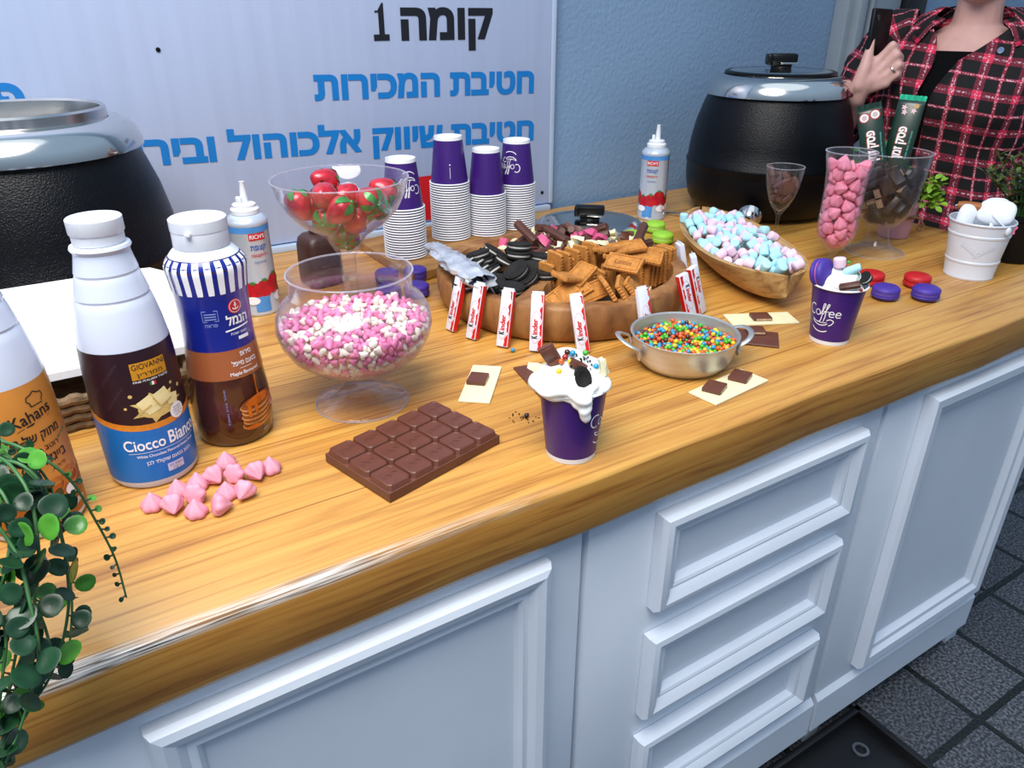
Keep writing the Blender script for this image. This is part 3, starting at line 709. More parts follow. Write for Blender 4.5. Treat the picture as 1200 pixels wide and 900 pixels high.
SIM['marsh'] = _dec([-1901,-136,449,45,-89,0,9,-1945,246,604,73,-42,54,3,-1828,-262,569,62,-3,-76,22,-1655,-101,527,55,-22,77,-24,-1616,320,491,6,-59,31,74,-1205,174,474,36,28,-8,89,-851,502,440,22,-59,28,-72,-232,195,428,72,-11,69,5,-303,526,407,50,23,32,-77,498,-432,483,43,27,82,-26,524,381,480,71,-26,-46,46,1105,445,493,68,-38,-25,58,
1217,-180,461,61,-67,32,29,1591,-23,498,9,-36,83,-42,-2031,-168,592,26,78,32,-47,-1861,-16,573,37,-83,26,33,-1734,252,630,12,22,-91,33,-1434,-241,623,91,-36,13,-13,-1426,321,643,44,-66,48,-38,-1271,-299,566,34,-53,58,-51,-1280,-5,620,65,43,-60,19,-1249,322,582,68,-38,-35,-53,-1507,449,550,37,-17,90,-17,-1054,-10,604,63,-10,-68,-36,
-1071,310,535,90,36,19,-17,-913,-611,540,74,-9,-66,2,-794,87,566,74,-32,-59,-5,-886,378,570,23,-65,-62,-37,-815,637,551,74,-13,-63,18,-557,-630,538,79,-30,-39,37,-750,-257,617,38,-40,60,58,-647,-24,573,70,66,-22,-17,-567,145,590,67,12,70,-21,-622,602,479,35,67,-27,-60,-422,-266,567,75,-66,-2,0,-454,-67,576,67,36,63,14,
-434,641,504,70,-36,55,-28,-193,-646,500,23,66,-27,-66,-249,-115,588,2,-73,-9,68,-187,587,530,14,-4,51,-85,12,-222,475,75,29,55,24,28,228,621,71,-5,70,1,-16,622,471,2,51,76,-41,199,-504,618,3,81,-22,-54,331,-319,564,7,-55,-20,81,230,158,603,99,9,9,10,139,561,416,40,50,-74,20,464,-641,518,31,-11,-40,-86,
506,-233,564,19,-80,-56,11,403,186,575,2,12,-74,66,346,395,548,93,34,10,12,752,355,523,14,-19,-87,43,732,646,559,43,-85,28,6,799,-583,495,37,74,53,-17,884,-336,548,22,76,5,61,869,-87,578,83,-44,-17,-31,764,189,622,20,-35,-70,59,907,629,578,15,-47,-77,-42,1029,-564,510,42,31,-80,-29,1040,-127,604,45,38,-58,57,
1048,284,616,40,38,81,21,1193,581,601,10,19,44,-87,1297,-319,596,19,63,56,50,1278,329,586,77,21,58,15,1487,511,636,76,5,31,57,1588,-201,574,78,30,-36,42,1523,122,592,83,-15,42,-33,1479,314,607,63,-72,22,22,1884,-287,596,40,-8,84,35,1759,-29,562,28,-26,78,49,1817,316,630,20,81,16,53,2014,-264,726,29,-45,-84,13,
-1656,-416,602,60,-6,73,-32,-1621,-235,638,79,-22,-55,18,-1846,115,693,41,-83,2,39,-1436,-400,710,46,61,45,47,-1519,-49,659,43,10,-70,-56,-1590,142,643,17,24,88,37,-1333,-695,710,1,2,-2,100,-1256,-443,714,22,11,-60,76,-1396,127,653,23,-67,70,10,-1251,455,724,60,-8,80,4,-1641,463,672,50,70,-50,-7,-1104,-638,639,69,-20,-42,56,
-1080,-455,700,21,25,-86,39,-1158,-151,630,60,-49,-63,1,-1062,446,652,4,59,-8,-80,-906,-435,611,57,-47,-47,48,-968,-199,668,82,-21,-17,-51,-953,167,615,80,-29,43,30,-731,264,630,67,50,39,38,-1026,596,553,49,36,-36,-71,-731,-468,568,67,41,-34,52,-579,-237,653,2,1,-67,-74,-850,-79,606,1,99,1,-15,-516,310,664,41,40,-66,-50,
-671,462,591,54,-54,15,-63,-558,-435,632,37,2,92,-11,-363,-413,713,17,-65,-41,-62,-361,74,643,1,50,-6,-87,-416,445,566,26,50,72,-41,-556,729,629,8,60,21,77,-214,-472,558,4,-6,100,3,-236,-295,563,60,-40,49,-49,-103,89,740,14,14,-72,-67,-296,367,671,23,-4,-74,63,-105,729,625,49,-75,-41,-17,-14,-518,583,45,66,-47,-38,
-56,-330,609,54,45,45,55,-36,-83,586,47,-25,47,-71,87,83,716,23,93,28,-9,-7,434,524,88,-26,-40,8,115,-694,563,77,-37,22,47,155,-319,624,20,-89,-38,12,119,-148,660,16,-91,-11,-36,336,45,743,71,-54,44,12,176,350,477,79,6,8,-61,290,-664,534,27,55,72,-32,648,-315,693,33,-22,22,-89,347,-175,674,74,-35,-24,-52,
574,249,590,6,59,-77,22,336,653,514,55,-30,-21,-76,636,-679,574,79,17,57,15,709,-453,606,35,-21,-46,79,539,105,708,84,54,-5,2,596,492,614,51,-27,-5,-81,492,571,439,38,92,3,-13,918,-657,615,1,9,-46,-88,914,-474,673,14,-47,-83,-27,712,-4,725,52,-28,38,71,881,65,677,41,17,85,28,1256,-473,497,33,64,-61,33,
1096,-309,671,9,74,19,64,1183,24,728,31,-41,83,-21,1182,227,722,78,-60,-3,-20,1325,473,706,44,69,-53,24,1426,-495,587,36,40,-79,-30,1498,-337,660,23,-54,27,-77,1456,-104,640,4,-45,-69,-56,1353,182,707,84,-30,25,38,1732,-185,679,78,-45,-19,40,1699,125,668,88,-7,43,-18,1641,360,664,40,27,-52,70,1918,53,650,63,-31,19,-69,
1990,304,736,47,61,57,-30,1673,-429,679,68,29,-52,43], 7)
SIM['cookies'] = _dec([-1431,159,260,1,91,42,-1,-911,30,263,1,54,-84,1,-1203,527,263,32,1,-2,-95,-1122,137,466,23,-21,95,1,-1459,782,464,5,-39,91,-15,-900,1382,389,58,37,9,-72,-692,-84,617,37,-1,-32,87,-1697,-162,396,71,29,30,57,-1353,-508,385,76,-30,24,53,-1369,-17,469,67,-12,-20,70,68,-1113,259,1,1,100,0,-1456,-111,555,75,-9,-21,62,
-537,-1149,262,0,82,-57,-1,-1039,728,553,97,-13,-4,18,-1203,1127,367,13,5,-30,-95,736,-773,257,84,0,0,-55,-2046,-230,695,0,-71,71,0,-1374,-355,411,34,85,36,-17,-1135,1214,511,30,-7,-20,-93,582,375,264,19,-1,1,98,-1775,292,551,82,-4,54,-20,-1250,340,578,94,-30,-17,3,-825,1108,605,22,-72,-64,14,-347,-221,759,2,-85,-49,20,
-1752,73,727,42,29,-82,-26,145,-1644,332,7,-11,97,-20,-902,369,718,97,6,22,2,-741,1038,691,20,-82,-51,18,-632,-430,688,1,22,98,0,-459,234,601,63,19,21,72,-579,645,670,1,-48,7,-87,185,348,407,34,-14,-69,62,-1452,375,628,67,-34,8,66,-1040,-451,687,69,-21,-20,67,-727,268,837,83,0,8,56,-1153,800,650,14,74,66,-3,
251,659,260,1,-100,-6,2,-1514,441,720,83,-34,-2,45,-1460,-666,643,2,-85,52,5,-644,378,943,5,100,-1,-6,-1516,1061,668,19,-95,2,26,1103,1388,405,69,65,-28,-14,-1589,638,712,4,-40,85,-34,-1134,-305,771,28,30,91,8,-1207,839,764,5,77,-62,13,-55,1235,261,0,-98,22,-1,-269,294,712,36,-8,1,-93,-1730,-402,650,46,46,19,73], 7)
SIM['curls'] = _dec([577,224,278,36,-54,43,63,0,220,617,290,25,-49,-51,-66,1,315,931,432,56,4,-72,-41,0,32,-641,275,37,-65,-25,-62,0,1326,155,270,70,-66,25,-11,0,1328,1124,299,66,-58,-20,44,1,141,656,422,67,-72,4,-21,0,1303,399,377,19,-52,-48,68,0,497,1206,374,59,40,68,17,2,1582,490,342,51,-20,12,82,1,475,1634,339,21,26,43,-83,1,1416,69,379,46,61,51,38,1,
1246,1022,348,8,82,-32,-47,3,712,302,332,31,93,17,9,1,346,853,587,19,58,-41,68,0,-3,1098,499,59,51,-16,60,0,278,729,598,89,-3,16,-43,1,-310,1421,415,70,-69,-11,14,0,609,-18,649,37,-74,53,18,0,457,204,565,36,37,57,64,0,634,1075,578,38,-81,35,-28,2,375,1740,396,1,88,-11,-46,0,-840,306,269,7,68,-21,70,0,1440,244,428,5,-80,7,-60,0,
1000,1430,587,48,-1,-87,10,0,1097,1025,566,31,-79,-18,50,1,-107,807,457,52,23,-23,79,3,375,1067,597,34,-5,37,-86,3,-180,1567,383,75,56,31,-16,0,913,76,578,51,37,77,11,0,957,598,598,12,21,79,57,1,683,1040,712,13,-50,50,-69,1,709,1535,555,43,37,47,67,0,1516,119,502,34,60,-12,-71,2,1480,383,584,97,13,-14,12,1,-70,935,539,7,-42,-88,-21,1,
192,1017,744,42,19,-79,-41,0,1083,-113,551,42,1,-79,46,1,829,659,716,24,-69,-11,-68,0,874,1155,767,27,50,20,-79,0,1650,6,506,46,74,-22,-44,0,1191,1266,725,46,81,34,10,0,1572,638,649,54,33,63,-46,1,-150,1102,565,26,-92,1,30,1,267,374,586,75,-54,-15,35,1,77,813,682,11,-26,42,86,0,193,1680,442,1,39,-75,-53,1,1052,-982,243,70,-69,-15,14,1,
1059,530,727,24,49,-20,-82,0,807,1376,689,44,-76,-45,-18,3,1390,-161,427,82,44,21,-32,2,1369,1240,607,47,26,78,-32,1,-561,630,254,70,70,8,7,2,453,560,637,41,14,81,-39,2,-240,1607,504,65,-69,-31,-9,1,826,260,668,49,53,65,23,0,952,395,695,6,67,-23,-70,0,1270,639,767,21,23,-78,-55,0,771,1680,751,15,-79,-2,-59,0,611,1725,662,14,-1,-87,46,1,
1516,-236,572,32,-8,73,-60,2,1327,892,615,24,-9,-82,52,1,-1469,907,273,54,45,-56,44,3,308,231,702,7,31,61,-73,0,-1188,1294,280,34,67,21,-62,0,116,1392,426,87,-42,19,18,1,1193,35,697,83,35,-21,-38,0,1474,922,801,54,-75,-38,-3,0,511,1367,661,48,58,43,-50,0,353,1716,556,40,-7,46,-79,1,1574,256,589,38,57,-7,-72,3,1541,878,644,72,33,-55,26,1,
1942,575,703,65,26,66,-25,3,-844,-189,278,21,9,69,69,0,-102,320,681,41,39,60,57,1,1183,1133,777,37,79,0,49,3,204,1289,513,63,-32,-60,36,2,474,-771,274,57,51,48,-44,0,1072,216,757,29,-56,44,-64,1,1446,550,633,28,54,-56,55,1,973,1029,763,7,54,72,43,0,543,-1239,252,69,-70,13,-12,1,1657,-225,473,78,-46,33,-28,0,1694,687,724,33,-76,51,-21,1,
-184,676,699,68,-18,69,19,3,-44,528,702,28,-59,-38,65,0,176,827,812,26,21,79,-52,2,84,1679,566,25,25,-39,85,1,1165,-180,641,53,-7,61,59,1,486,357,751,68,-49,34,42,1,809,738,823,49,-78,5,-39,2,1766,-41,681,4,75,-11,-65,0,-1075,612,272,28,65,29,-64,1,114,336,737,4,-23,74,63,3,-121,1228,704,63,-49,38,-47,0,246,1509,578,74,-52,42,3,1,
-223,-626,274,58,-47,53,40,0,1145,415,814,54,32,72,30,2,518,837,687,13,91,26,31,3,749,1376,806,25,38,55,-70,2,1765,-345,473,6,-49,-86,11,0,1078,869,702,2,-33,92,-23,2,480,72,661,65,44,-62,-1,1,592,699,778,67,62,-12,-38,0,-3,1434,571,31,5,-89,-33,2,811,-15,739,43,39,-37,-73,0,650,442,835,70,40,59,-5,1,1141,710,848,71,67,-12,20,2,
357,1467,623,22,-16,-46,-85,2,-110,1787,528,7,-60,-77,22,2,1323,-103,573,83,-36,41,5,0,1816,249,647,11,-46,76,45,0,1074,1598,723,33,-37,-54,68,0,1975,367,674,29,-29,65,-64,1,-292,812,700,67,-21,68,21,1,86,-335,396,31,-56,70,-31,0,302,506,750,87,33,-36,11,1,255,1222,617,74,-33,57,-12,3,-28,-415,313,13,-39,-69,-59,1,803,197,800,68,-34,-46,46,1,
641,1359,705,60,64,25,-40,1], 8)
# ================================================================== materials used widely
M_white_plastic = mat('white_plastic', '#e9ecf2', 0.35, var=0.02, sss=0.0)
M_black = mat('black_plastic', '#07080a', 0.35, var=0.2, spec=0.3)
M_steel = mat('brushed_steel', '#c9c7c4', 0.22, 1.0, var=0.06, vscale=8, stretch=(1, 1, 30))
M_white = mat('white_print', '#f4f4f8', 0.5, var=0.01)
M_dark = mat('dark_print', '#15131d', 0.5, var=0.05)
M_choc = mat('milk_chocolate', '#653a2d', 0.45, var=0.12, vscale=60, bump=0.10, bscale=220)
M_dchoc = mat('dark_chocolate', '#2f1a17', 0.4, var=0.2, vscale=80, bump=0.15, bscale=200)
M_wchoc = mat('white_chocolate', '#efe6bd', 0.45, var=0.05, vscale=60, bump=0.1, bscale=200)
M_red = mat('red_print', '#c81a22', 0.4, var=0.05)
M_gold = mat('gold_print', '#c98a1e', 0.4, var=0.15, vscale=60)
M_cream = mat('cream_print', '#efe0a4', 0.5, var=0.08, vscale=90)
M_green = mat('green_leaf_print', '#2f7d32', 0.45, var=0.25, vscale=80)
M_clear = clear_mat('clear_acrylic')
M_clear_lilac = clear_mat('lilac_acrylic', (0.98, 0.97, 0.99), (0.85, 0.82, 0.93), 0.012, 0.5)
M_rim = clear_mat('clear_rim', (0.95, 0.95, 0.97), (0.88, 0.87, 0.95), 0.22, 0.7)
M_glass = clear_mat('clear_glass', (0.985, 0.985, 0.985), (0.85, 0.85, 0.87), 0.01, 0.45)

def glass_rim(t, r, z, w=0.0011):
    b = MB()
    b.lathe([(r + w * cos(a), z + w * sin(a)) for a in np.linspace(0, 2 * pi, 9)], 56)
    return b.build('rim', M_rim, t, smooth=80)

# ---- timber of the counter
def wood_mat(name, c_light, c_mid, c_dark, grain=(1.4, 22, 22), rough=0.33, plank=0.0, wear=False, scale=1.0, coat=0.25):
    m = bpy.data.materials.new(name)
    m.use_nodes = True
    nt = m.node_tree
    N = nt.nodes.new
    L = nt.links.new
    b = nt.nodes['Principled BSDF']
    b.inputs['Roughness'].default_value = rough
    b.inputs['Coat Weight'].default_value = coat
    b.inputs['Coat Roughness'].default_value = 0.18
    tc = N('ShaderNodeTexCoord')
    mp = N('ShaderNodeMapping')
    mp.inputs['Scale'].default_value = [g * scale for g in grain]
    L(tc.outputs['Object'], mp.inputs[0])
    n1 = N('ShaderNodeTexNoise')
    n1.inputs['Scale'].default_value = 2.2
    n1.inputs['Detail'].default_value = 7
    n1.inputs['Roughness'].default_value = 0.62
    n1.inputs['Distortion'].default_value = 0.5
    L(mp.outputs[0], n1.inputs[0])
    rp = N('ShaderNodeValToRGB')
    el = rp.color_ramp.elements
    el[0].position, el[0].color = 0.28, lin(c_dark)
    el[1].position, el[1].color = 0.72, lin(c_light)
    x = el.new(0.46)
    x.color = lin(c_mid)
    L(n1.outputs[0], rp.inputs[0])
    # fine dark growth lines
    mp2 = N('ShaderNodeMapping')
    mp2.inputs['Scale'].default_value = [g * scale * s for g, s in zip(grain, (0.6, 2.6, 2.6))]
    L(tc.outputs['Object'], mp2.inputs[0])
    n2 = N('ShaderNodeTexNoise')
    n2.inputs['Scale'].default_value = 3.0
    n2.inputs['Detail'].default_value = 3
    L(mp2.outputs[0], n2.inputs[0])
    r2 = N('ShaderNodeValToRGB')
    r2.color_ramp.elements[0].position, r2.color_ramp.elements[0].color = 0.33, (0.62, 0.50, 0.40, 1)
    r2.color_ramp.elements[1].position, r2.color_ramp.elements[1].color = 0.47, (1, 1, 1, 1)
    L(n2.outputs[0], r2.inputs[0])
    mx = N('ShaderNodeMix')
    mx.data_type = 'RGBA'
    mx.blend_type = 'MULTIPLY'
    mx.inputs['Factor'].default_value = 0.75
    L(rp.outputs[0], mx.inputs['A'])
    L(r2.outputs[0], mx.inputs['B'])
    last = mx.outputs['Result']
    if plank:
        # boards glued side by side: a tone per board and thin joints
        sp = N('ShaderNodeSeparateXYZ')
        L(tc.outputs['Object'], sp.inputs[0])
        dv = N('ShaderNodeMath'); dv.operation = 'DIVIDE'; dv.inputs[1].default_value = plank
        of = N('ShaderNodeMath'); of.operation = 'ADD'; of.inputs[1].default_value = 0.03
        L(sp.outputs['Y'], of.inputs[0]); L(of.outputs[0], dv.inputs[0])
        fl = N('ShaderNodeMath'); fl.operation = 'FLOOR'
        L(dv.outputs[0], fl.inputs[0])
        wn_ = N('ShaderNodeTexWhiteNoise'); wn_.noise_dimensions = '1D'
        L(fl.outputs[0], wn_.inputs['W'])
        r3 = N('ShaderNodeValToRGB')
        r3.color_ramp.elements[0].color = (0.80, 0.76, 0.70, 1)
        r3.color_ramp.elements[1].color = (1.0, 1.0, 1.0, 1)
        L(wn_.outputs['Value'], r3.inputs[0])
        m3 = N('ShaderNodeMix'); m3.data_type = 'RGBA'; m3.blend_type = 'MULTIPLY'
        m3.inputs['Factor'].default_value = 0.8
        L(last, m3.inputs['A']); L(r3.outputs[0], m3.inputs['B'])
        fr = N('ShaderNodeMath'); fr.operation = 'FRACT'
        L(dv.outputs[0], fr.inputs[0])
        ls = N('ShaderNodeMath'); ls.operation = 'LESS_THAN'; ls.inputs[1].default_value = 0.018
        L(fr.outputs[0], ls.inputs[0])
        m4 = N('ShaderNodeMix'); m4.data_type = 'RGBA'
        m4.inputs['B'].default_value = lin(c_dark)
        L(ls.outputs[0], m4.inputs['Factor']); L(m3.outputs['Result'], m4.inputs['A'])
        last = m4.outputs['Result']
        # below the top edge the colour is multiplied darker and browner
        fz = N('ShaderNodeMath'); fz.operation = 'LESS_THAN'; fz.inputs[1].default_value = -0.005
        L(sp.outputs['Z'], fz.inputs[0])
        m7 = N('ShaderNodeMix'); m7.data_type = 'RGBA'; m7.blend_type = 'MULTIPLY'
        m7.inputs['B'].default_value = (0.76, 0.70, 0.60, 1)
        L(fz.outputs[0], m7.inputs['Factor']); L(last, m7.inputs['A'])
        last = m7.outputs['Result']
    if wear:
        # bare, greyed timber where the varnish has worn off the front arris
        sp2 = N('ShaderNodeSeparateXYZ')
        L(tc.outputs['Object'], sp2.inputs[0])
        def rng(sock, a, b2, lo, hi):
            mr = N('ShaderNodeMapRange')
            mr.inputs['From Min'].default_value = a
            mr.inputs['From Max'].default_value = b2
            mr.inputs['To Min'].default_value = lo
            mr.inputs['To Max'].default_value = hi
            L(sock, mr.inputs['Value'])
            return mr.outputs[0]
        def mth(op, a, b2):
            k = N('ShaderNodeMath'); k.operation = op
            for i, s in enumerate((a, b2)):
                if isinstance(s, (int, float)): k.inputs[i].default_value = s
                else: L(s, k.inputs[i])
            return k.outputs[0]
        wy = rng(sp2.outputs['Y'], 0.008, 0.016, 1, 0)
        wz = rng(sp2.outputs['Z'], -0.012, -0.006, 0, 1)
        wx = rng(sp2.outputs['X'], 0.10, 0.42, 1, 0)
        n5 = N('ShaderNodeTexNoise')
        n5.inputs['Scale'].default_value = 5
        n5.inputs['Detail'].default_value = 5
        mp5 = N('ShaderNodeMapping'); mp5.inputs['Scale'].default_value = (2.0, 9, 9)
        L(tc.outputs['Object'], mp5.inputs[0]); L(mp5.outputs[0], n5.inputs[0])
        nn = rng(n5.outputs[0], 0.35, 0.55, 0.35, 1)
        fac = mth('MULTIPLY', mth('MULTIPLY', wy, wz), mth('MULTIPLY', wx, nn))
        n6 = N('ShaderNodeTexNoise'); n6.inputs['Scale'].default_value = 4
        mp6 = N('ShaderNodeMapping'); mp6.inputs['Scale'].default_value = (3, 160, 160)
        L(tc.outputs['Object'], mp6.inputs[0]); L(mp6.outputs[0], n6.inputs[0])
        r6 = N('ShaderNodeValToRGB')
        r6.color_ramp.elements[0].position, r6.color_ramp.elements[0].color = 0.40, lin('#4d433d')
        r6.color_ramp.elements[1].position, r6.color_ramp.elements[1].color = 0.56, lin('#d9d3cd')
        L(n6.outputs[0], r6.inputs[0])
        m5 = N('ShaderNodeMix'); m5.data_type = 'RGBA'
        L(fac, m5.inputs['Factor']); L(last, m5.inputs['A']); L(r6.outputs[0], m5.inputs['B'])
        last = m5.outputs['Result']
    L(last, b.inputs['Base Color'])
    bn = N('ShaderNodeBump')
    bn.inputs['Strength'].default_value = 0.18
    bn.inputs['Distance'].default_value = 0.001
    L(n1.outputs[0], bn.inputs['Height'])
    L(bn.outputs[0], b.inputs['Normal'])
    MATS[name] = m
    return m

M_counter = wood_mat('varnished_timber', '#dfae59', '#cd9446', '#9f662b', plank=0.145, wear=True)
M_tray = wood_mat('carved_timber', '#b98a52', '#96653a', '#5f3a1e', grain=(9, 9, 2.5), rough=0.55, coat=0.0)
M_boat = wood_mat('pale_carved_timber', '#d2b07a', '#b98f58', '#80562e', grain=(3, 14, 14), rough=0.6, coat=0.0)
M_board = wood_mat('serving_board_timber', '#b88a4c', '#9a6c36', '#6b431d', grain=(3, 20, 20), rough=0.5, coat=0.0)

# ================================================================== the setting
def wall_mat(name, c, bump, scale, drips=False):
    m = bpy.data.materials.new(name)
    m.use_nodes = True
    nt = m.node_tree
    N, L = nt.nodes.new, nt.links.new
    b = nt.nodes['Principled BSDF']
    b.inputs['Roughness'].default_value = 0.6 if not drips else 0.35
    tc = N('ShaderNodeTexCoord')
    n1 = N('ShaderNodeTexNoise'); n1.inputs['Scale'].default_value = 3; n1.inputs['Detail'].default_value = 5
    mp = N('ShaderNodeMapping')
    mp.inputs['Scale'].default_value = (1, 1, 1) if not drips else (14, 1, 0.7)
    L(tc.outputs['Object'], mp.inputs[0]); L(mp.outputs[0], n1.inputs[0])
    rp = N('ShaderNodeValToRGB')
    c = lin(c)
    k = 0.10 if not drips else 0.055
    rp.color_ramp.elements[0].position, rp.color_ramp.elements[0].color = 0.33, (*[x * (1 - k) for x in c[:3]], 1)
    rp.color_ramp.elements[1].position, rp.color_ramp.elements[1].color = 0.6, c
    L(n1.outputs[0], rp.inputs[0]); L(rp.outputs[0], b.inputs['Base Color'])
    if bump:
        n2 = N('ShaderNodeTexNoise'); n2.inputs['Scale'].default_value = scale; n2.inputs['Detail'].default_value = 4
        L(tc.outputs['Object'], n2.inputs[0])
        bn = N('ShaderNodeBump'); bn.inputs['Strength'].default_value = bump; bn.inputs['Distance'].default_value = 0.004
        L(n2.outputs[0], bn.inputs['Height']); L(bn.outputs[0], b.inputs['Normal'])
    MATS[name] = m
    return m

M_stucco = wall_mat('painted_stucco', '#7f9cbc', 0.55, 90)
M_panel = wall_mat('white_sign_panel', '#b3c2e2', 0, 0, drips=True)

# ground of square pavers
m = bpy.data.materials.new('granite_pavers')
m.use_nodes = True
nt = m.node_tree
N, L = nt.nodes.new, nt.links.new
b = nt.nodes['Principled BSDF']
b.inputs['Roughness'].default_value = 0.45
tc = N('ShaderNodeTexCoord')
br = N('ShaderNodeTexBrick')
mp = N('ShaderNodeMapping')
mp.inputs['Location'].default_value = (0.0, 0.0, 0)
L(tc.outputs['Object'], mp.inputs[0]); L(mp.outputs[0], br.inputs[0])
br.inputs['Scale'].default_value = 1.0
br.inputs['Brick Width'].default_value = 0.2
br.inputs['Row Height'].default_value = 0.2
br.inputs['Mortar Size'].default_value = 0.008
br.inputs['Mortar Smooth'].default_value = 0.15
br.offset = 0.0
br.inputs['Color1'].default_value = (0.045, 0.047, 0.052, 1)
br.inputs['Color2'].default_value = (0.065, 0.067, 0.073, 1)
br.inputs['Mortar'].default_value = (0.004, 0.006, 0.004, 1)
vz = N('ShaderNodeTexNoise'); vz.inputs['Scale'].default_value = 160; vz.inputs['Detail'].default_value = 3
L(tc.outputs['Object'], vz.inputs[0])
vr = N('ShaderNodeValToRGB')
vr.color_ramp.elements[0].position, vr.color_ramp.elements[0].color = 0.42, (0.45, 0.45, 0.48, 1)
vr.color_ramp.elements[1].position, vr.color_ramp.elements[1].color = 0.68, (2.6, 2.7, 2.9, 1)
L(vz.outputs[0], vr.inputs[0])
mx = N('ShaderNodeMix'); mx.data_type = 'RGBA'; mx.blend_type = 'MULTIPLY'; mx.inputs['Factor'].default_value = 1
L(br.outputs['Color'], mx.inputs['A']); L(vr.outputs[0], mx.inputs['B'])
L(mx.outputs['Result'], b.inputs['Base Color'])
bn = N('ShaderNodeBump'); bn.inputs['Strength'].default_value = 0.6; bn.inputs['Distance'].default_value = 0.004
ad = N('ShaderNodeMath'); ad.operation = 'MULTIPLY_ADD'; ad.inputs[1].default_value = -2.0
L(br.outputs['Fac'], ad.inputs[0]); L(vz.outputs[0], ad.inputs[2])
L(ad.outputs[0], bn.inputs['Height']); L(bn.outputs[0], b.inputs['Normal'])
M_pavers = m

g = MB(); g.add([(-4, -4, 0), (6, -4, 0), (6, 5, 0), (-4, 5, 0)], [(0, 1, 2, 3)])
fl = struct(g.build('floor', M_pavers, smooth=0)); fl.location = (0.01, 0.005, 0)

g = MB(); g.box(9.0, 0.2, 3.2, m=T(1.85, 1.69, 1.6)); struct(g.build('wall_back', M_stucco, smooth=0))

# ---- sign panel fixed to the wall, with its lettering
SY = 1.570
sign = thing('sign_panel', 'large white sign panel with black and blue Hebrew lettering on the wall', 'sign', (0, SY + 0.01, ZC))
g = MB(); g.box(2.6, 0.018, 1.1, 0.003, m=T(1.095 - 1.3, 0, 0.55 + 0.016)); g.build('panel', M_panel, sign)
g = MB(); g.box(0.012, 0.02, 1.1, 0.002, m=T(1.101, -0.001, 0.55 + 0.016)); g.build('edge_strip', mat('pale_strip', '#b4c6de', 0.4, var=0.03), sign)
M_blue_ink = mat('blue_ink', '#0a76c2', 0.45, var=0.03)
M_black_ink = mat('black_ink', '#14161f', 0.45, var=0.05)
UP = Matrix(((1, 0, 0, 0), (0, 0, -1, 0), (0, 1, 0, 0), (0, 0, 0, 1)))     # flat XY geometry stood up facing -Y

def sign_line(txt, x0, x1, z0, h, ink, tilt=0.0, name='lettering'):
    b = MB()
    vs, fs = fit_text(txt, x1 - x0, h * 0.95, 0.042)
    b.add([(x, y + h * 0.03, 0) for x, y in vs], fs)
    return b.build(name, ink, sign, T((x0 + x1) / 2, -0.0102, z0) @ RY(tilt) @ UP, smooth=0)

sign_line(heb('קומה'), 0.717, 0.936, 0.400, 0.067, M_black_ink, 0.008)
sign_line(heb('חטיבת המכירות'), 0.520, 1.046, 0.288, 0.053, M_blue_ink, 0.026)
sign_line(heb('חטיבת שיווק אלכוהול ובירה'), 0.140, 1.047, 0.188, 0.051, M_blue_ink, 0.030)
sign_line(heb('פ'), -0.022, 0.024, 0.302, 0.056, M_blue_ink, 0.02)
ONE = [(-.2, .80), (-.08, .80), (.10, 1.0), (.17, 1.0), (.17, .17), (.36, .17), (.36, 0), (-.30, 0), (-.30, .17), (-.06, .17), (-.06, .76), (-.2, .74)]
b = MB(); b.add([(x * 0.052, y * 0.069, 0) for x, y in ONE], [(4, 5, 6, 9), (6, 7, 8, 9), (4, 9, 10, 2), (2, 3, 4), (10, 11, 0, 1), (10, 1, 2)])
b.build('lettering', M_black_ink, sign, T(0.672, -0.0102, 0.400) @ UP, smooth=0)
flat(sign, 'red_mark', [(rect_geo(0.11, 0.10, 2, 2), 0, 0)], T(0.715, -0.0102, 0.07) @ UP, M_red)
# screw heads of the panel
for sx, sz in ((0.246, 0.395), (1.075, 0.045)):
    g = MB(); g.lathe([(0, -0.001), (0.004, -0.001), (0.004, 0.002), (0, 0.003)], 12)
    g.build('screw', M_black, sign, T(sx, -0.009, sz) @ RX(pi / 2))
g = MB(); g.box(2.6, 0.03, 0.014, 0.002, m=T(-0.205, 0, 0)); t_ = g.build('trim_1', mat('pale_strip', '#b4c6de'), None, T(0, 1.575, ZC + 0.007)); struct(t_)

# ================================================================== the counter
CX0, CX1 = -0.55, 1.76
FY = 0.545                                   # front arris of the timber top
g = MB()
prof = [(0.004, -0.0), (0.0015, -0.0025), (0, -0.006), (0, -0.066), (0.002, -0.072), (0.006, -0.075)]
nseg = 60
random.seed(4)
rows = []
for i in range(nseg + 1):
    x = CX0 + (CX1 - CX0) * i / nseg
    w = 0.0016 * sin(x * 9) + 0.0012 * sin(x * 23 + 1)
    rows.append([(x, p[0] + w, p[1]) for p in prof])
BK = 1.57 - FY
for k in range(nseg):
    a, b_ = rows[k], rows[k + 1]
    for j in range(len(prof) - 1):
        g.add([a[j], a[j + 1], b_[j + 1], b_[j]], [(0, 1, 2, 3)])
    g.add([a[0], b_[0], (b_[0][0], BK, 0), (a[0][0], BK, 0)], [(0, 1, 2, 3)])
    g.add([a[-1], b_[-1], (b_[0][0], BK, -0.075), (a[0][0], BK, -0.075)], [(3, 2, 1, 0)])
for r in (rows[0], rows[-1]):
    g.add(r + [(r[0][0], BK, -0.075), (r[0][0], BK, 0)], [tuple(range(len(prof) + 2))])
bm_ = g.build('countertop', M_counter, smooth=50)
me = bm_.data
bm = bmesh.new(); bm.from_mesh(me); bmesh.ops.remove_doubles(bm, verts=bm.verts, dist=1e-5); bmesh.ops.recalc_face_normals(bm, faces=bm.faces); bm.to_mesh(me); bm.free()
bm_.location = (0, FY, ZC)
tag(bm_, 'thick varnished honey-coloured timber countertop with a worn front edge', 'countertop')

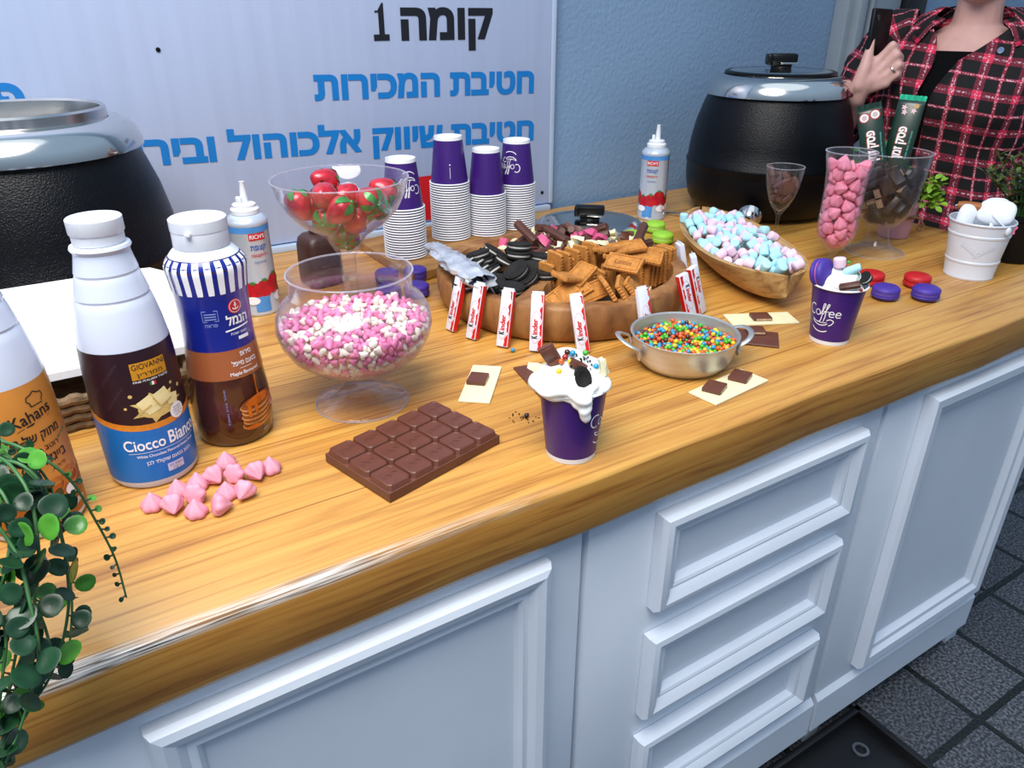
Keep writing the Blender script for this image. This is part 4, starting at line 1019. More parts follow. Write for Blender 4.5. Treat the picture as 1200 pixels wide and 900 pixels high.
M_paint = mat('grey_white_paint', '#d6dde8', 0.42, var=0.05, vscale=5, bump=0.10, bscale=60)
CF = 0.565                                   # front plane of the cabinets
CB, CT = 0.045, ZC - 0.075                   # underside of the carcass, underside of the top

def moulding(b, x0, x1, z0, z1, prof, cap=True):
    """stepped picture-frame moulding on the front plane: prof = (inset, how far it stands out)"""
    ls = []
    for d, h in prof:
        ls.append([(x0 + d, -h, z0 + d), (x1 - d, -h, z0 + d), (x1 - d, -h, z1 - d), (x0 + d, -h, z1 - d)])
    b.loops(ls, True, cap1=cap)

def cabinet_unit(name, label, x0, x1, legs, rail_z):
    t = thing(name, label, 'cabinet', (0, CF, 0))
    b = MB()
    b.box(x1 - x0 - 0.003, 0.9, CT - rail_z, 0.0025, m=T((x0 + x1) / 2, 0.45, (CT + rail_z) / 2 - 0.0006))
    b.build('carcass', M_paint, t)
    for lx in legs:
        b = MB(); b.box(0.046, 0.046, rail_z - 0.0004, 0.002, m=T(lx, 0.024, rail_z / 2 - 0.0002)); b.build('leg', M_paint, t)
    return t

W = ZC
OUTP = [(0, 0.0), (0.0, 0.012), (0.004, 0.019), (0.012, 0.022), (0.022, 0.019), (0.030, 0.012), (0.034, 0.013), (0.038, 0.013), (0.042, 0.008), (0.044, 0.002)]
cl = cabinet_unit('door_cabinet', 'white painted cabinet with a panelled door under the left of the counter', CX0 + 0.02, 0.456, (CX0 + 0.06,), 0.045)
b = MB(); moulding(b, -0.034, 0.400, 0.10, W - 0.102, OUTP); b.build('door', M_paint, cl, T(0, -0.0005, 0), smooth=20)
cd = cabinet_unit('drawer_cabinet', 'white painted cabinet unit with three framed drawers', 0.462, 1.040, (0.49,), 0.045)
cr = cabinet_unit('door_cabinet', 'white painted cabinet with a tall panelled door at the right end of the counter', 1.048, 1.600, (1.074, 1.574), 0.045)
DP = [(0, 0.0), (0.0, 0.014), (0.005, 0.021), (0.013, 0.023), (0.021, 0.019), (0.027, 0.013), (0.031, 0.014), (0.035, 0.012), (0.038, 0.006), (0.040, 0.001)]
for (za, zb) in ((-0.265, -0.108), (-0.474, -0.315), (-0.690, -0.523)):
    b = MB(); moulding(b, 0.571, 0.985, W + za, W + zb, DP); b.build('drawer', M_paint, cd, T(0, -0.0005, 0), smooth=20)
b = MB(); moulding(b, 1.150, 1.575, W - 0.705, W - 0.100, [(0, 0.0), (0.0, 0.016), (0.006, 0.022), (0.022, 0.021), (0.030, 0.013), (0.040, 0.012), (0.046, 0.004), (0.05, 0.001)])
b.build('door', M_paint, cr, T(0, -0.0005, 0), smooth=20)
# bottom rails standing a little proud, with a sloping upper edge
for (u, xa, xb, sl) in ((cd, 0.464, 1.038, 0.0), (cr, 1.049, 1.598, 0.052)):
    b = MB()
    zt, zb_, d_ = W - 0.742, W - 0.8238, 0.009
    b.loops([[(xa, 0.002, zb_), (xb, 0.002, zb_), (xb, 0.002, zt + 0.014), (xa, 0.002, zt + 0.014)],
             [(xa, -d_, zb_), (xb, -d_, zb_), (xb, -d_, zt), (xa, -d_, zt)]], cap0=True, cap1=True)
    b.build('bottom_rail', M_paint, u, T(0, -0.0005, 0), smooth=20)

# black iron foot plate lying on the pavers
t = thing('foot_plate', 'black iron foot plate lying on the grey pavers by the cabinet leg', 'plate', (0, 0, 0))
M_iron = mat('black_iron', '#0a0a0c', 0.4, var=0.2, bump=0.2)
b = MB(); b.box(0.34, 0.20, 0.012, 0.003, m=T(1.03, 0.455, 0.0065)); b.build('plate', M_iron, t)
b = MB()
b.box(0.34, 0.014, 0.028, 0.002, m=T(1.03, 0.548, 0.0145)); b.box(0.014, 0.20, 0.028, 0.002, m=T(1.195, 0.455, 0.0145))
b.build('rim', M_iron, t)
b = MB(); b.lathe([(0.011, 0), (0.016, 0.0), (0.016, 0.003), (0.011, 0.003), (0.011, 0)], 20, m=T(1.125, 0.488, 0.0126)); b.build('bolt_ring', mat('worn_iron', '#777a80', 0.3, 0.8), t)
# ================================================================== soup kettles
M_enamel = mat('black_textured_enamel', '#030409', 0.33, var=0.2, vscale=40, bump=0.5, bscale=420, spec=0.26)
M_chrome = mat('polished_steel', '#d8d6d2', 0.13, 1.0, var=0.04, vscale=6)
KB = [(0, 0.014), (0.150, 0.014), (0.160, 0.010), (0.172, 0.016), (0.185, 0.038), (0.1925, 0.07), (0.1945, 0.10), (0.1945, 0.116), (0.1965, 0.119), (0.1965, 0.125),
      (0.194, 0.129), (0.190, 0.17), (0.181, 0.215), (0.168, 0.255), (0.156, 0.284), (0.150, 0.284), (0.150, 0.28), (0, 0.28)]

def kettle(name, label, x, y, lid, rot):
    t = thing(name, label, 'soup kettle', (x, y, ZC), RZ(rot))
    b = MB(); b.lathe(KB, 72); b.build('body', M_enamel, t, smooth=35)
    for k in range(3):
        b = MB(); b.lathe([(0, 0), (0.013, 0), (0.014, 0.012), (0, 0.012)], 14)
        b.build('foot', M_black, t, T(0.13 * cos(k * 2.09), 0.13 * sin(k * 2.09), 0))
    b = MB(); b.lathe([(0.1515, 0.2845), (0.167, 0.2765), (0.1695, 0.277), (0.1690, 0.285), (0.1630, 0.301), (0.155, 0.3105), (0.145, 0.3165), (0.132, 0.3195), (0.128, 0.318), (0.128, 0.29), (0.1515, 0.2845)], 72)
    b.build('steel_rim', M_chrome, t, smooth=30)
    if lid:
        b = MB(); b.lathe([(0.127, 0.3205), (0.127, 0.325), (0.122, 0.3275), (0.116, 0.327), (0.116, 0.3215), (0.127, 0.3205)], 64); b.build('gasket_ring', M_black, t)
        b = MB(); b.lathe([(0.1155, 0.319), (0.1155, 0.3265), (0.108, 0.329), (0.09, 0.3275), (0.05, 0.331), (0.0, 0.333), (0, 0.319)], 64)
        ld = b.build('lid', M_chrome, t, smooth=25)
        lid_knob(ld, 0.333)
    else:
        b = MB(); b.lathe([(0.1275, 0.318), (0.1275, 0.332), (0.124, 0.335), (0.120, 0.332), (0.116, 0.30), (0.112, 0.20), (0.10, 0.18), (0, 0.178)], 64)
        b.build('inner_pot', M_steel, t, smooth=30)
    return t

def lid_knob(parent, z):
    b = MB()
    b.lathe([(0, z - 0.002), (0.023, z - 0.002), (0.024, z + 0.003), (0.015, z + 0.006), (0, z + 0.006)], 24)
    b.box(0.046, 0.024, 0.006, 0.002, m=T(0, 0, z + 0.007))
    k = b.build('knob_base', M_black, parent)
    b = MB(); b.box(0.064, 0.026, 0.021, 0.005, m=T(0.002, 0, z + 0.0200)); b.box(0.012, 0.034, 0.024, 0.004, m=T(-0.03, 0, z + 0.0175))
    b.build('knob_grip', M_black, parent)
    b = MB(); b.box(0.040, 0.010, 0.004, 0.001, m=T(0.014, -0.0125, z + 0.010)); b.build('hinge_plate', M_chrome, parent)

kettle('soup_kettle', 'large black soup kettle with open steel rim at the left, behind the white bottles', -0.005, 1.352, False, 0.3)
kettle('soup_kettle', 'large black soup kettle with a lid and black knob, beside the person', 1.557, 1.290, True, radians(-35))

# steel lid taken off the left kettle, lying behind the tray
LX, LY = 1.088, 1.390
t = thing('kettle_lid', 'round steel lid with a black knob lying behind the wooden tray', 'lid', (LX, LY, ZC + 0.0005), RZ(radians(-40)))
b = MB(); b.lathe([(0.122, 0.0), (0.127, 0.001), (0.127, 0.005), (0.121, 0.008), (0.112, 0.006), (0.102, 0.010), (0.05, 0.015), (0, 0.017), (0, 0.013), (0.10, 0.006), (0.122, 0)], 64)
b.build('plate', M_chrome, t, smooth=25)
lid_knob(t, 0.017)

# ================================================================== bottles at the left
GP = [(0.0455, 0.012), (0.0462, 0.05), (0.0460, 0.10), (0.0450, 0.140), (0.0435, 0.162)]
SB = [(0, 0.002), (0.034, 0.0), (0.042, 0.001), (0.0448, 0.005)] + GP + [(0.041, 0.180), (0.0375, 0.198), (0.0356, 0.2055), (0.0344, 0.2075), (0.0346, 0.2095), (0.0350, 0.2100),
      (0.0315, 0.2245), (0.0300, 0.230), (0.0292, 0.2315), (0.0294, 0.2335), (0.0296, 0.2340), (0.0262, 0.2495), (0.0256, 0.2535), (0.0272, 0.2555), (0.0282, 0.2575), (0.0272, 0.2600), (0.0245, 0.261), (0, 0.261)]
RF = rfun_of(SB)
M_bottle = mat('white_bottle_plastic', '#d0d8ec', 0.30, var=0.015, coat=0.2)
M_cap = mat('white_cap_plastic', '#dfe4ee', 0.38, var=0.01)

def sauce_bottle(name, label, x, y, rot=0.0):
    t = thing(name, label, 'bottle', (x, y, ZC), RZ(face_cam(x, y) + rot))
    b = MB(); b.lathe(SB, 64); b.build('body', M_bottle, t, smooth=30)
    b = MB(); b.lathe([(0.0235, 0.2615), (0.0238, 0.271), (0.0246, 0.2715), (0.0252, 0.2725), (0.0252, 0.2855), (0.0242, 0.2865), (0, 0.2868), (0, 0.2615)], 64,
                      rfun=lambda t_, k: 1 + (0.006 * (int(t_ / (2 * pi) * 64) % 2) if k < 2 else 0))
    b.build('cap', M_cap, t, smooth=35)
    return t

def sleeve(parent, z0, z1, rf, mt, name='label', eps=0.0003, sx=1.0, n=64, k=10, th=None):
    b = MB()
    if th is None:
        b.lathe([(rf(z0 + (z1 - z0) * i / k) + eps, z0 + (z1 - z0) * i / k) for i in range(k + 1)], n, m=SC(sx, 1, 1) if sx != 1 else None)
    else:
        vs, fs = [], []
        m_ = 24
        for i in range(k + 1):
            z = z0 + (z1 - z0) * i / k
            for j in range(m_ + 1):
                a = th[0] + (th[1] - th[0]) * j / m_
                vs.append(((rf(z) + eps) * cos(a), (rf(z) + eps) * sin(a), z))
        for i in range(k):
            for j in range(m_):
                q = i * (m_ + 1) + j
                fs.append((q, q + 1, q + m_ + 2, q + m_ + 1))
        b.add(vs, fs)
    return b.build(name, mt, parent, smooth=60)

TX = text_geo
# ---- white chocolate sauce
M_plum = mat('plum_label', '#2a1420', 0.35, var=0.12, vscale=30)
M_lblue = mat('blue_label', '#0f6fc0', 0.35, var=0.05)
M_orange = mat('orange_label', '#e08a2c', 0.35, var=0.1)
t = sauce_bottle('sauce_bottle', 'white sauce bottle with a plum and blue label, between the orange-labelled and striped bottles', 0.042, 0.824)
sleeve(t, 0.070, 0.160, RF, M_plum)
sleeve(t, 0.010, 0.0705, RF, M_lblue, eps=0.00035)
TH = 0.36
R0 = RF(0.1)
curve = [(u, 0.075 + 0.010 * (u / 0.05) ** 2) for u in np.linspace(-0.075, 0.075, 24)]
wrap(t, 'orange_band', [(stroke_geo(curve, 0.007), 0, 0)], RF, M_orange, TH, 0.0007)
low = [(u, v - 0.006) for u, v in curve]
b = MB()
wrap(t, 'blue_field', [((sum([[(u, 0.066), (u, v - 0.003)] for u, v in curve], []), [(2 * i, 2 * i + 2, 2 * i + 3, 2 * i + 1) for i in range(len(curve) - 1)]), 0, 0)], RF, M_lblue, TH, 0.0006)
wrap(t, 'name_plate', [(rect_geo(0.036, 0.018), 0, 0.1385)], RF, M_gold, TH, 0.0007)
wrap(t, 'plate_lettering', [(fit_text('GIOVANNI', 0.033, 0.0058, 0.0), 0, 0.1405), (fit_text(heb('ממררין'), 0.026, 0.0042), 0, 0.1325)], RF, M_dark, TH, 0.0011)
wrap(t, 'small_lettering', [(fit_text('FINE ITALIAN TASTE', 0.036, 0.0021, 0.01), 0, 0.1262)], RF, M_white, TH, 0.0007)
wrap(t, 'green_stripe', [(rect_geo(0.0022, 0.004, 1, 1), -0.0022, 0.1225)], RF, M_green, TH, 0.0007)
wrap(t, 'white_stripe', [(rect_geo(0.0022, 0.004, 1, 1), 0, 0.1225)], RF, M_white, TH, 0.0007)
wrap(t, 'red_stripe', [(rect_geo(0.0022, 0.004, 1, 1), 0.0022, 0.1225)], RF, M_red, TH, 0.0007)
# faint diagonal pattern lines of the label
M_plum2 = mat('plum_label_pattern', '#4a3340', 0.4)
wrap(t, 'pattern_lettering', [(fit_text('GIOVANNI', 0.030, 0.0030), -0.062 + 0.020 * i + 0.004 * (i % 2), 0.110 + 0.026 * j, 0.9) for i in range(8) for j in range(2) if not (2 <= i <= 5 and j == 1 or 2 <= i <= 5)], RF, M_plum2, TH, 0.0006)
# splash of melted white chocolate with broken squares
rg = random.Random(5)
sp = []
for i in range(28):
    a = 2 * pi * i / 28
    r = 0.020 if i % 4 else 0.029
    sp.append((r * cos(a) * (1.0 if cos(a) < 0 else 1.0), r * sin(a) * 0.62))
wrap(t, 'splash_print', [(blob_geo(sp), 0, 0.096), (disc_geo(0.002), -0.024, 0.113), (disc_geo(0.0017), 0.019, 0.115), (disc_geo(0.0022), 0.029, 0.108), (disc_geo(0.0015), -0.031, 0.100)], RF, mat('pale_gold_print', '#d9bd72', 0.4, var=0.15, vscale=120), TH, 0.0008)
wrap(t, 'chocolate_square_print', [(rect_geo(0.016, 0.014, 3, 3), -0.010, 0.102, 0.5), (rect_geo(0.015, 0.016, 3, 3), 0.006, 0.105, 0.35), (rect_geo(0.016, 0.006, 3, 1), -0.004, 0.094, 0.3), (rect_geo(0.012, 0.012, 3, 3), 0.017, 0.098, -0.2)], RF, M_cream, TH, 0.0011)
wrap(t, 'chocolate_edge_print', [(rect_geo(0.0155, 0.0018, 3, 1), -0.0135, 0.0958, 0.5), (rect_geo(0.0145, 0.0018, 3, 1), 0.0085, 0.0975, 0.35), (rect_geo(0.0018, 0.013, 1, 3), -0.001, 0.101, 0.45)], RF, mat('shaded_cream_print', '#cfae63', 0.5), TH, 0.0014)
wrap(t, 'round_seal', [(disc_geo(0.0090, 24), 0.019, 0.083)], RF, M_white, TH, 0.0014)
wrap(t, 'seal_lettering', [(fit_text(heb('מתאים'), 0.009, 0.0018), 0.019, 0.0865), (fit_text(heb('לציפוי'), 0.011, 0.0018), 0.019, 0.0835), (fit_text(heb('ולמילוי'), 0.011, 0.0018), 0.019, 0.0805), (fit_text(heb('פרווה'), 0.008, 0.0018), 0.019, 0.0775)], RF, M_plum, TH, 0.0018)
wrap(t, 'product_lettering', [(fit_text('Ciocco', 0.041, 0.0125, 0.016), -0.022, 0.0500), (fit_text('Bianco', 0.040, 0.0145, 0.020), 0.0225, 0.0500)], RF, M_white, TH, 0.0009)
wrap(t, 'subtitle_lettering', [(fit_text('White Chocolate Flavored Sweet Sauce', 0.066, 0.0033, 0.01), 0.001, 0.0405), (fit_text(heb('רוטב בטעם שוקולד לבן'), 0.050, 0.0042, 0.01), 0.001, 0.0315), (rect_geo(0.078, 0.0005, 10, 1), 0, 0.0465)], RF, M_white, TH, 0.0009)
wrap(t, 'weight_box', [(rect_geo(0.018, 0.0095, 4, 1), 0.004, 0.022)], RF, mat('lilac_print', '#cfcbe6', 0.5), TH, 0.0008)
wrap(t, 'weight_lettering', [(fit_text(heb('משקל נקי'), 0.014, 0.0026), 0.004, 0.0228), (fit_text(heb('ק"ג') + ' 1', 0.008, 0.0026), 0.004, 0.0185)], RF, M_plum, TH, 0.0012)

# ---- salted pretzel caramel sauce, at the left edge
M_amber = mat('amber_label', '#d38b3c', 0.38, var=0.25, vscale=14)
M_amber2 = mat('caramel_print', '#a85a16', 0.35, var=0.4, vscale=50)
t = sauce_bottle('sauce_bottle', 'white sauce bottle with an orange caramel label, behind the trailing plant at the left edge', -0.076, 0.790)
sleeve(t, 0.010, 0.160, RF, M_amber)
sleeve(t, 0.0105, 0.052, RF, M_amber2, eps=0.0006)
TH = 0.20
wrap(t, 'logo_lettering', [(fit_text('Kahans', 0.040, 0.0115, 0.012), 0.013, 0.1240, 0.12)], RF, M_dark, TH, 0.0008)
hat = [(-0.006, 0), (-0.0065, 0.004), (-0.009, 0.006), (-0.008, 0.010), (-0.004, 0.011), (0, 0.0135), (0.004, 0.011), (0.008, 0.010), (0.009, 0.006), (0.0065, 0.004), (0.006, 0)]
wrap(t, 'chef_hat_print', [(stroke_geo(hat + [hat[0]], 0.0011), 0.020, 0.1375)], RF, M_dark, TH, 0.0008)
wrap(t, 'swash_print', [(stroke_geo([(-0.004, -0.004), (0.01, -0.001), (0.03, 0.0005)], [0.0003, 0.0016, 0.0003]), 0.0, 0.122)], RF, M_dark, TH, 0.0008)
wrap(t, 'title_lettering', [(fit_text(heb('מתוק של רוטב'), 0.062, 0.0085, 0.02), 0.005, 0.104), (fit_text(heb('רוטב'), 0.016, 0.0052, 0.01), 0.022, 0.0915), (fit_text(heb('בייגלה מלוח'), 0.060, 0.0098, 0.012), 0.006, 0.0770), (fit_text(heb('פרווה'), 0.011, 0.0038), 0.026, 0.0685)], RF, M_dark, TH, 0.0008)
wrap(t, 'red_line', [(stroke_geo([(-0.024, 0.0), (0.0, 0.001), (0.022, 0.002)], 0.0013), -0.004, 0.0905)], RF, M_red, TH, 0.0008)
wrap(t, 'green_line', [(stroke_geo([(-0.007, 0.0), (0.007, 0.004)], 0.0016), 0.038, 0.096)], RF, M_green, TH, 0.0008)
ring = [(0.011 * cos(a), 0.008 * sin(a)) for a in np.linspace(0, 2 * pi, 20)]
wrap(t, 'pretzel_print', [(stroke_geo(ring, 0.003), 0.012, 0.050, 0.3), (stroke_geo(ring, 0.003), 0.033, 0.053, -0.5), (stroke_geo(ring, 0.003), -0.012, 0.046), (stroke_geo([(-0.012, -0.01), (0.0, 0.004), (0.012, 0.012)], 0.003), 0.03, 0.047)], RF, mat('toffee_print', '#c8741c', 0.3, var=0.4, vscale=60), TH, 0.0010)
wrap(t, 'white_badge', [(disc_geo(0.006, 16), 0.027, 0.040), (stroke_geo([(-0.01, -0.006), (0, -0.009), (0.01, -0.004)], 0.0012), 0.023, 0.038)], RF, M_white, TH, 0.0012)
wrap(t, 'script_lettering', [(fit_text('Bagel Toffee', 0.040, 0.0065, 0.0), 0.023, 0.0185, 0.06)], RF, M_white, TH, 0.0012)

# ---- striped maple syrup bottle
MP = [(0, 0.002), (0.034, 0.0), (0.0405, 0.003), (0.0435, 0.010), (0.0455, 0.035), (0.0445, 0.060), (0.0415, 0.090), (0.0388, 0.120), (0.0380, 0.150), (0.0390, 0.180), (0.0415, 0.203), (0.0430, 0.214), (0.0420, 0.219), (0.036, 0.2265), (0.0310, 0.2310), (0.0285, 0.2335), (0, 0.2335)]
RM = rfun_of(MP)
t = thing('syrup_bottle', 'brown syrup bottle in a blue and white striped sleeve with a white cap', 'bottle', (0.141, 0.859, ZC), RZ(face_cam(0.141, 0.859)))
M_syrup = mat('brown_syrup_bottle', '#4a2418', 0.12, var=0.35, vscale=18, coat=0.6)
b = MB(); b.lathe(MP, 64); b.build('body', M_syrup, t, smooth=40)
M_navy = mat('navy_sleeve', '#15258a', 0.25, var=0.06, coat=0.4)
M_brown_l = mat('brown_sleeve', '#a15c36', 0.3, var=0.06, coat=0.3)
sleeve(t, 0.122, 0.2255, RM, M_navy, 'sleeve', k=16)
sleeve(t, 0.088, 0.1225, RM, M_brown_l, 'sleeve', eps=0.0004)
for sh in [0]:
    ge = []
    n_ = 22
    for i in range(n_):
        a0 = 2 * pi * i / n_
        vs, fs = [], []
        for j in range(9):
            z = 0.1885 + 0.0365 * j / 8
            wd = 0.30 * 2 * pi / n_ * (0.9 + 0.1 * j / 8)
            if j == 0: wd *= 0.9
            vs += [(a0 - wd, z), (a0 + wd, z)]
        ge.append((vs, [(2 * j, 2 * j + 1, 2 * j + 3, 2 * j + 2) for j in range(8)]))
    b = MB()
    for vs, fs in ge:
        b.add([((RM(z) + 0.0008) * cos(a), (RM(z) + 0.0008) * sin(a), z) for a, z in vs], fs)
    b.build('white_stripes', M_white, t, smooth=60)
b = MB(); b.lathe([(0.0290, 0.2345), (0.0295, 0.2355), (0.0292, 0.252), (0.0296, 0.2525), (0.0298, 0.2535), (0.0298, 0.2645), (0.0285, 0.2655), (0, 0.2658), (0, 0.2345)], 56); b.build('cap', M_cap, t, smooth=35)
b = MB(); b.lathe([(0.0368, 0.2260), (0.0340, 0.2295), (0.0310, 0.2325), (0.0288, 0.2342)], 48); b.build('neck', M_cap, t, smooth=60)
b = MB(); b.box(0.010, 0.006, 0.004, 0.001, m=RZ(-0.4) @ T(0.0295, 0, 0.2535)); b.build('cap_tab', M_cap, t)
TH = 0.55
an = [(0.0, 0.0032), (0.0, -0.003)]
wrap(t, 'round_badge', [(disc_geo(0.0085, 24), 0.001, 0.172)], RM, M_red, TH, 0.0008)
arc = [(0.0036 * cos(a), -0.0006 + 0.0028 * sin(a)) for a in np.linspace(pi * 1.05, pi * 1.95, 9)]
ringp = [(0.0070 * cos(a), 0.0070 * sin(a)) for a in np.linspace(0, 2 * pi, 25)]
wrap(t, 'anchor_print', [(stroke_geo(an, 0.0011), 0.001, 0.172), (stroke_geo(arc, 0.0011), 0.001, 0.172), (stroke_geo([(-0.002, 0.0015), (0.002, 0.0015)], 0.0009), 0.001, 0.172), (stroke_geo(ringp, 0.0006), 0.001, 0.172), (disc_geo(0.0011, 10), 0.001, 0.1758)], RM, M_white, TH, 0.0012)
wrap(t, 'brand_lettering', [(fit_text(heb('הנמל'), 0.027, 0.0105, 0.03), 0.002, 0.1515), (rect_geo(0.030, 0.0018, 6, 1), 0.001, 0.1465, 0.1), (fit_text(heb('מאז שנת'), 0.02, 0.003), 0.001, 0.1395), (rect_geo(0.014, 0.004, 4, 1), 0.006, 0.1345)], RM, M_white, TH, 0.0009)
sq = [(-0.008, -0.005), (0.008, -0.005), (0.008, 0.007), (-0.008, 0.007), (-0.008, -0.005), (0.008, -0.005)]
M_pblue = mat('pale_blue_print', '#8aa0e0', 0.4)
wrap(t, 'kosher_mark', [(stroke_geo(sq, 0.0008), -0.027, 0.164), (rect_geo(0.012, 0.0012, 3, 1), -0.027, 0.1675), (rect_geo(0.012, 0.0012, 3, 1), -0.027, 0.1645), (rect_geo(0.012, 0.0012, 3, 1), -0.027, 0.1615), (fit_text(heb('פרווה'), 0.013, 0.004, 0.01), -0.027, 0.1525)], RM, M_pblue, TH, 0.0009)
wrap(t, 'flavour_lettering', [(fit_text(heb('סירופ'), 0.015, 0.0058, 0.01), 0.004, 0.1135), (fit_text(heb('בטעם מייפל'), 0.032, 0.0058, 0.01), 0.001, 0.1030), (fit_text('Maple flavoured', 0.036, 0.0042, 0.01), -0.001, 0.0920), (rect_geo(0.016, 0.0005, 4, 1), 0.001, 0.0995)], RM, M_white, TH, 0.0009)
M_pan1 = mat('pancake_print', '#8a4a22', 0.35, var=0.35, vscale=70)
M_pan2 = mat('pancake_edge_print', '#d08a4a', 0.35, var=0.25, vscale=70)
M_honey = mat('honey_print', '#c8641c', 0.15, var=0.3, vscale=90)
pk, pe = [], []
for i in range(5):
    pe.append((disc_geo(0.0235, 26, 0.0090), 0.001 + 0.001 * (i % 2), 0.030 + 0.0060 * i, 0.12))
    pk.append((disc_geo(0.0225, 26, 0.0078), 0.001 + 0.001 * (i % 2), 0.0318 + 0.0060 * i, 0.12))
for i in range(5):
    wrap(t, 'pancake_print', [pe[i]], RM, M_pan2, TH + 0.1, 0.0005 + 0.0004 * i)
    wrap(t, 'pancake_print', [pk[i]], RM, M_pan1, TH + 0.1, 0.0007 + 0.0004 * i)
wrap(t, 'honey_print', [(disc_geo(0.016, 24, 0.0058), 0.0, 0.0575, 0.12), (stroke_geo([(0.002, 0.03), (0.001, 0.015), (0.0015, 0.0)], [0.0015, 0.001, 0.003]), 0, 0.058), (stroke_geo([(-0.012, 0.0), (-0.0125, -0.018)], [0.005, 0.003]), 0, 0.056), (stroke_geo([(-0.004, 0.0), (-0.004, -0.012)], [0.005, 0.003]), 0, 0.054), (disc_geo(0.009, 18, 0.003), -0.010, 0.025)], RM, M_honey, TH + 0.1, 0.0030)
wrap(t, 'seal_print', [(disc_geo(0.0065, 20), 0.026, 0.043)], RM, M_red, TH + 0.1, 0.0009)
wrap(t, 'seal_ring_print', [(stroke_geo([(0.0048 * cos(a), 0.0048 * sin(a)) for a in np.linspace(0, 2 * pi, 20)], 0.0008), 0.026, 0.043), (stroke_geo([(0.0022 * cos(a), 0.0022 * sin(a)) for a in np.linspace(0.5, 5.8, 12)], 0.0008), 0.026, 0.043)], RM, M_white, TH + 0.1, 0.0013)
wrap(t, 'side_lettering', [(fit_text(heb('סוכר צבע מאכל'), 0.045, 0.0022), -0.030, 0.055, pi / 2), (fit_text('500', 0.008, 0.003), 0.012, 0.013)], RM, M_pblue, TH, 0.0009)

# ================================================================== whipped cream cans
CP = [(0, 0.003), (0.030, 0.0), (0.0325, 0.001), (0.0332, 0.003), (0.0332, 0.006), (0.0325, 0.008), (0.0325, 0.150), (0.0332, 0.152), (0.0332, 0.155), (0.0320, 0.158), (0.027, 0.164), (0.0215, 0.167), (0.0, 0.167)]
RCN = rfun_of([(0.0325, 0.0), (0.0325, 0.16)])
M_can = mat('pale_can_print', '#c9d3e2', 0.25, 0.3, var=0.04, coat=0.4)
M_ltblue = mat('light_blue_print', '#4d90d6', 0.35, var=0.15, vscale=60)
M_txtblue = mat('blue_print', '#1c55b0', 0.4)

def cream_can(label, x, y, rot):
    t = thing('cream_can', label, 'spray can', (x, y, ZC), RZ(face_cam(x, y) + rot))
    b = MB(); b.lathe(CP, 48); b.build('body', M_can, t, smooth=35)
    b = MB(); b.lathe([(0.0222, 0.1672), (0.0225, 0.174), (0.020, 0.1765), (0.0185, 0.1772), (0.0185, 0.1815), (0.0165, 0.183), (0.010, 0.184), (0, 0.184)], 36); b.build('collar', M_white_plastic, t, smooth=35)
    b = MB(); b.lathe([(0, 0.183), (0.0062, 0.183), (0.0055, 0.200), (0.0040, 0.215), (0.0046, 0.2165), (0.0030, 0.2165), (0.0022, 0.210), (0, 0.209)], 18, m=T(0.0, 0.002, 0)); b.build('nozzle', M_white_plastic, t, smooth=35)
    b = MB(); b.box(0.010, 0.007, 0.012, 0.002, m=T(0.0, -0.0085, 0.1885)); b.build('trigger', M_white_plastic, t)
    sleeve(t, 0.141, 0.1505, RCN, M_ltblue, 'blue_band')
    for k, th in enumerate((-0.25, 1.55)):
        wrap(t, 'brand_plate', [(rect_geo(0.027, 0.0115, 6, 1), 0, 0.1345)], RCN, M_red, th, 0.0007)
        wrap(t, 'brand_lettering', [(fit_text("RICH'S", 0.0235, 0.0065, 0.01), 0, 0.1315)], RCN, M_white, th, 0.0011)
        wrap(t, 'name_lettering', [(fit_text(heb('קצפת'), 0.026, 0.0085, 0.02), 0, 0.1130), (fit_text(heb('מתוקה'), 0.02, 0.004), 0, 0.0905)], RCN, M_txtblue, th, 0.0008)
        wrap(t, 'red_lettering', [(fit_text(heb('להקצפה'), 0.026, 0.0045, 0.02), 0, 0.1020)], RCN, M_red, th, 0.0008)
    rg = random.Random(3)
    be, le = [], []
    for i in range(9):
        u = -0.085 + i * 0.0195
        v = 0.047 + 0.010 * ((i * 7) % 3 - 1) * 0.6
        s = 0.0125 + 0.002 * (i % 2)
        pts = [(s * (1 + 0.25 * sin(a)) * cos(a), s * 1.25 * sin(a)) for a in np.linspace(0, 2 * pi, 18, endpoint=False)]
        be.append((blob_geo(pts), u, v, rg.uniform(-0.5, 0.5)))
        for q in (-0.6, 0, 0.6):
            le.append((blob_geo([(0.001, 0), (0.0022, 0.003), (0, 0.0075), (-0.0022, 0.003)], 1), u, v + s * 0.95, q))
    wrap(t, 'strawberry_print', be, RCN, mat('strawberry_print', '#c3182a', 0.3, var=0.35, vscale=60), 0, 0.0007)
    wrap(t, 'leaf_print', le, RCN, M_green, 0, 0.0011)
    wrap(t, 'cream_swirl_print', [(disc_geo(0.013, 16, 0.008), 0.02, 0.029), (disc_geo(0.012, 16, 0.009), 0.042, 0.031), (disc_geo(0.012, 16, 0.007), -0.03, 0.028), (disc_geo(0.010, 16, 0.006), -0.056, 0.030)], RCN, M_white, 0, 0.0014)
    wrap(t, 'speckled_field_print', [(rect_geo(0.024, 0.026, 5, 4), -0.014, 0.021)], RCN, M_ltblue, 0, 0.0010)
    wrap(t, 'mark_print', [(stroke_geo([(0.006 * cos(a), 0.006 * sin(a)) for a in np.linspace(0, 2 * pi, 18)], 0.0016), 0.027, 0.030)], RCN, M_red, 0, 0.0018)
    return t

cream_can('whipped cream spray can behind the striped syrup bottle', 0.280, 1.255, 0.62)
cream_can('whipped cream spray can standing beside the right kettle', 1.262, 1.372, 0.1)

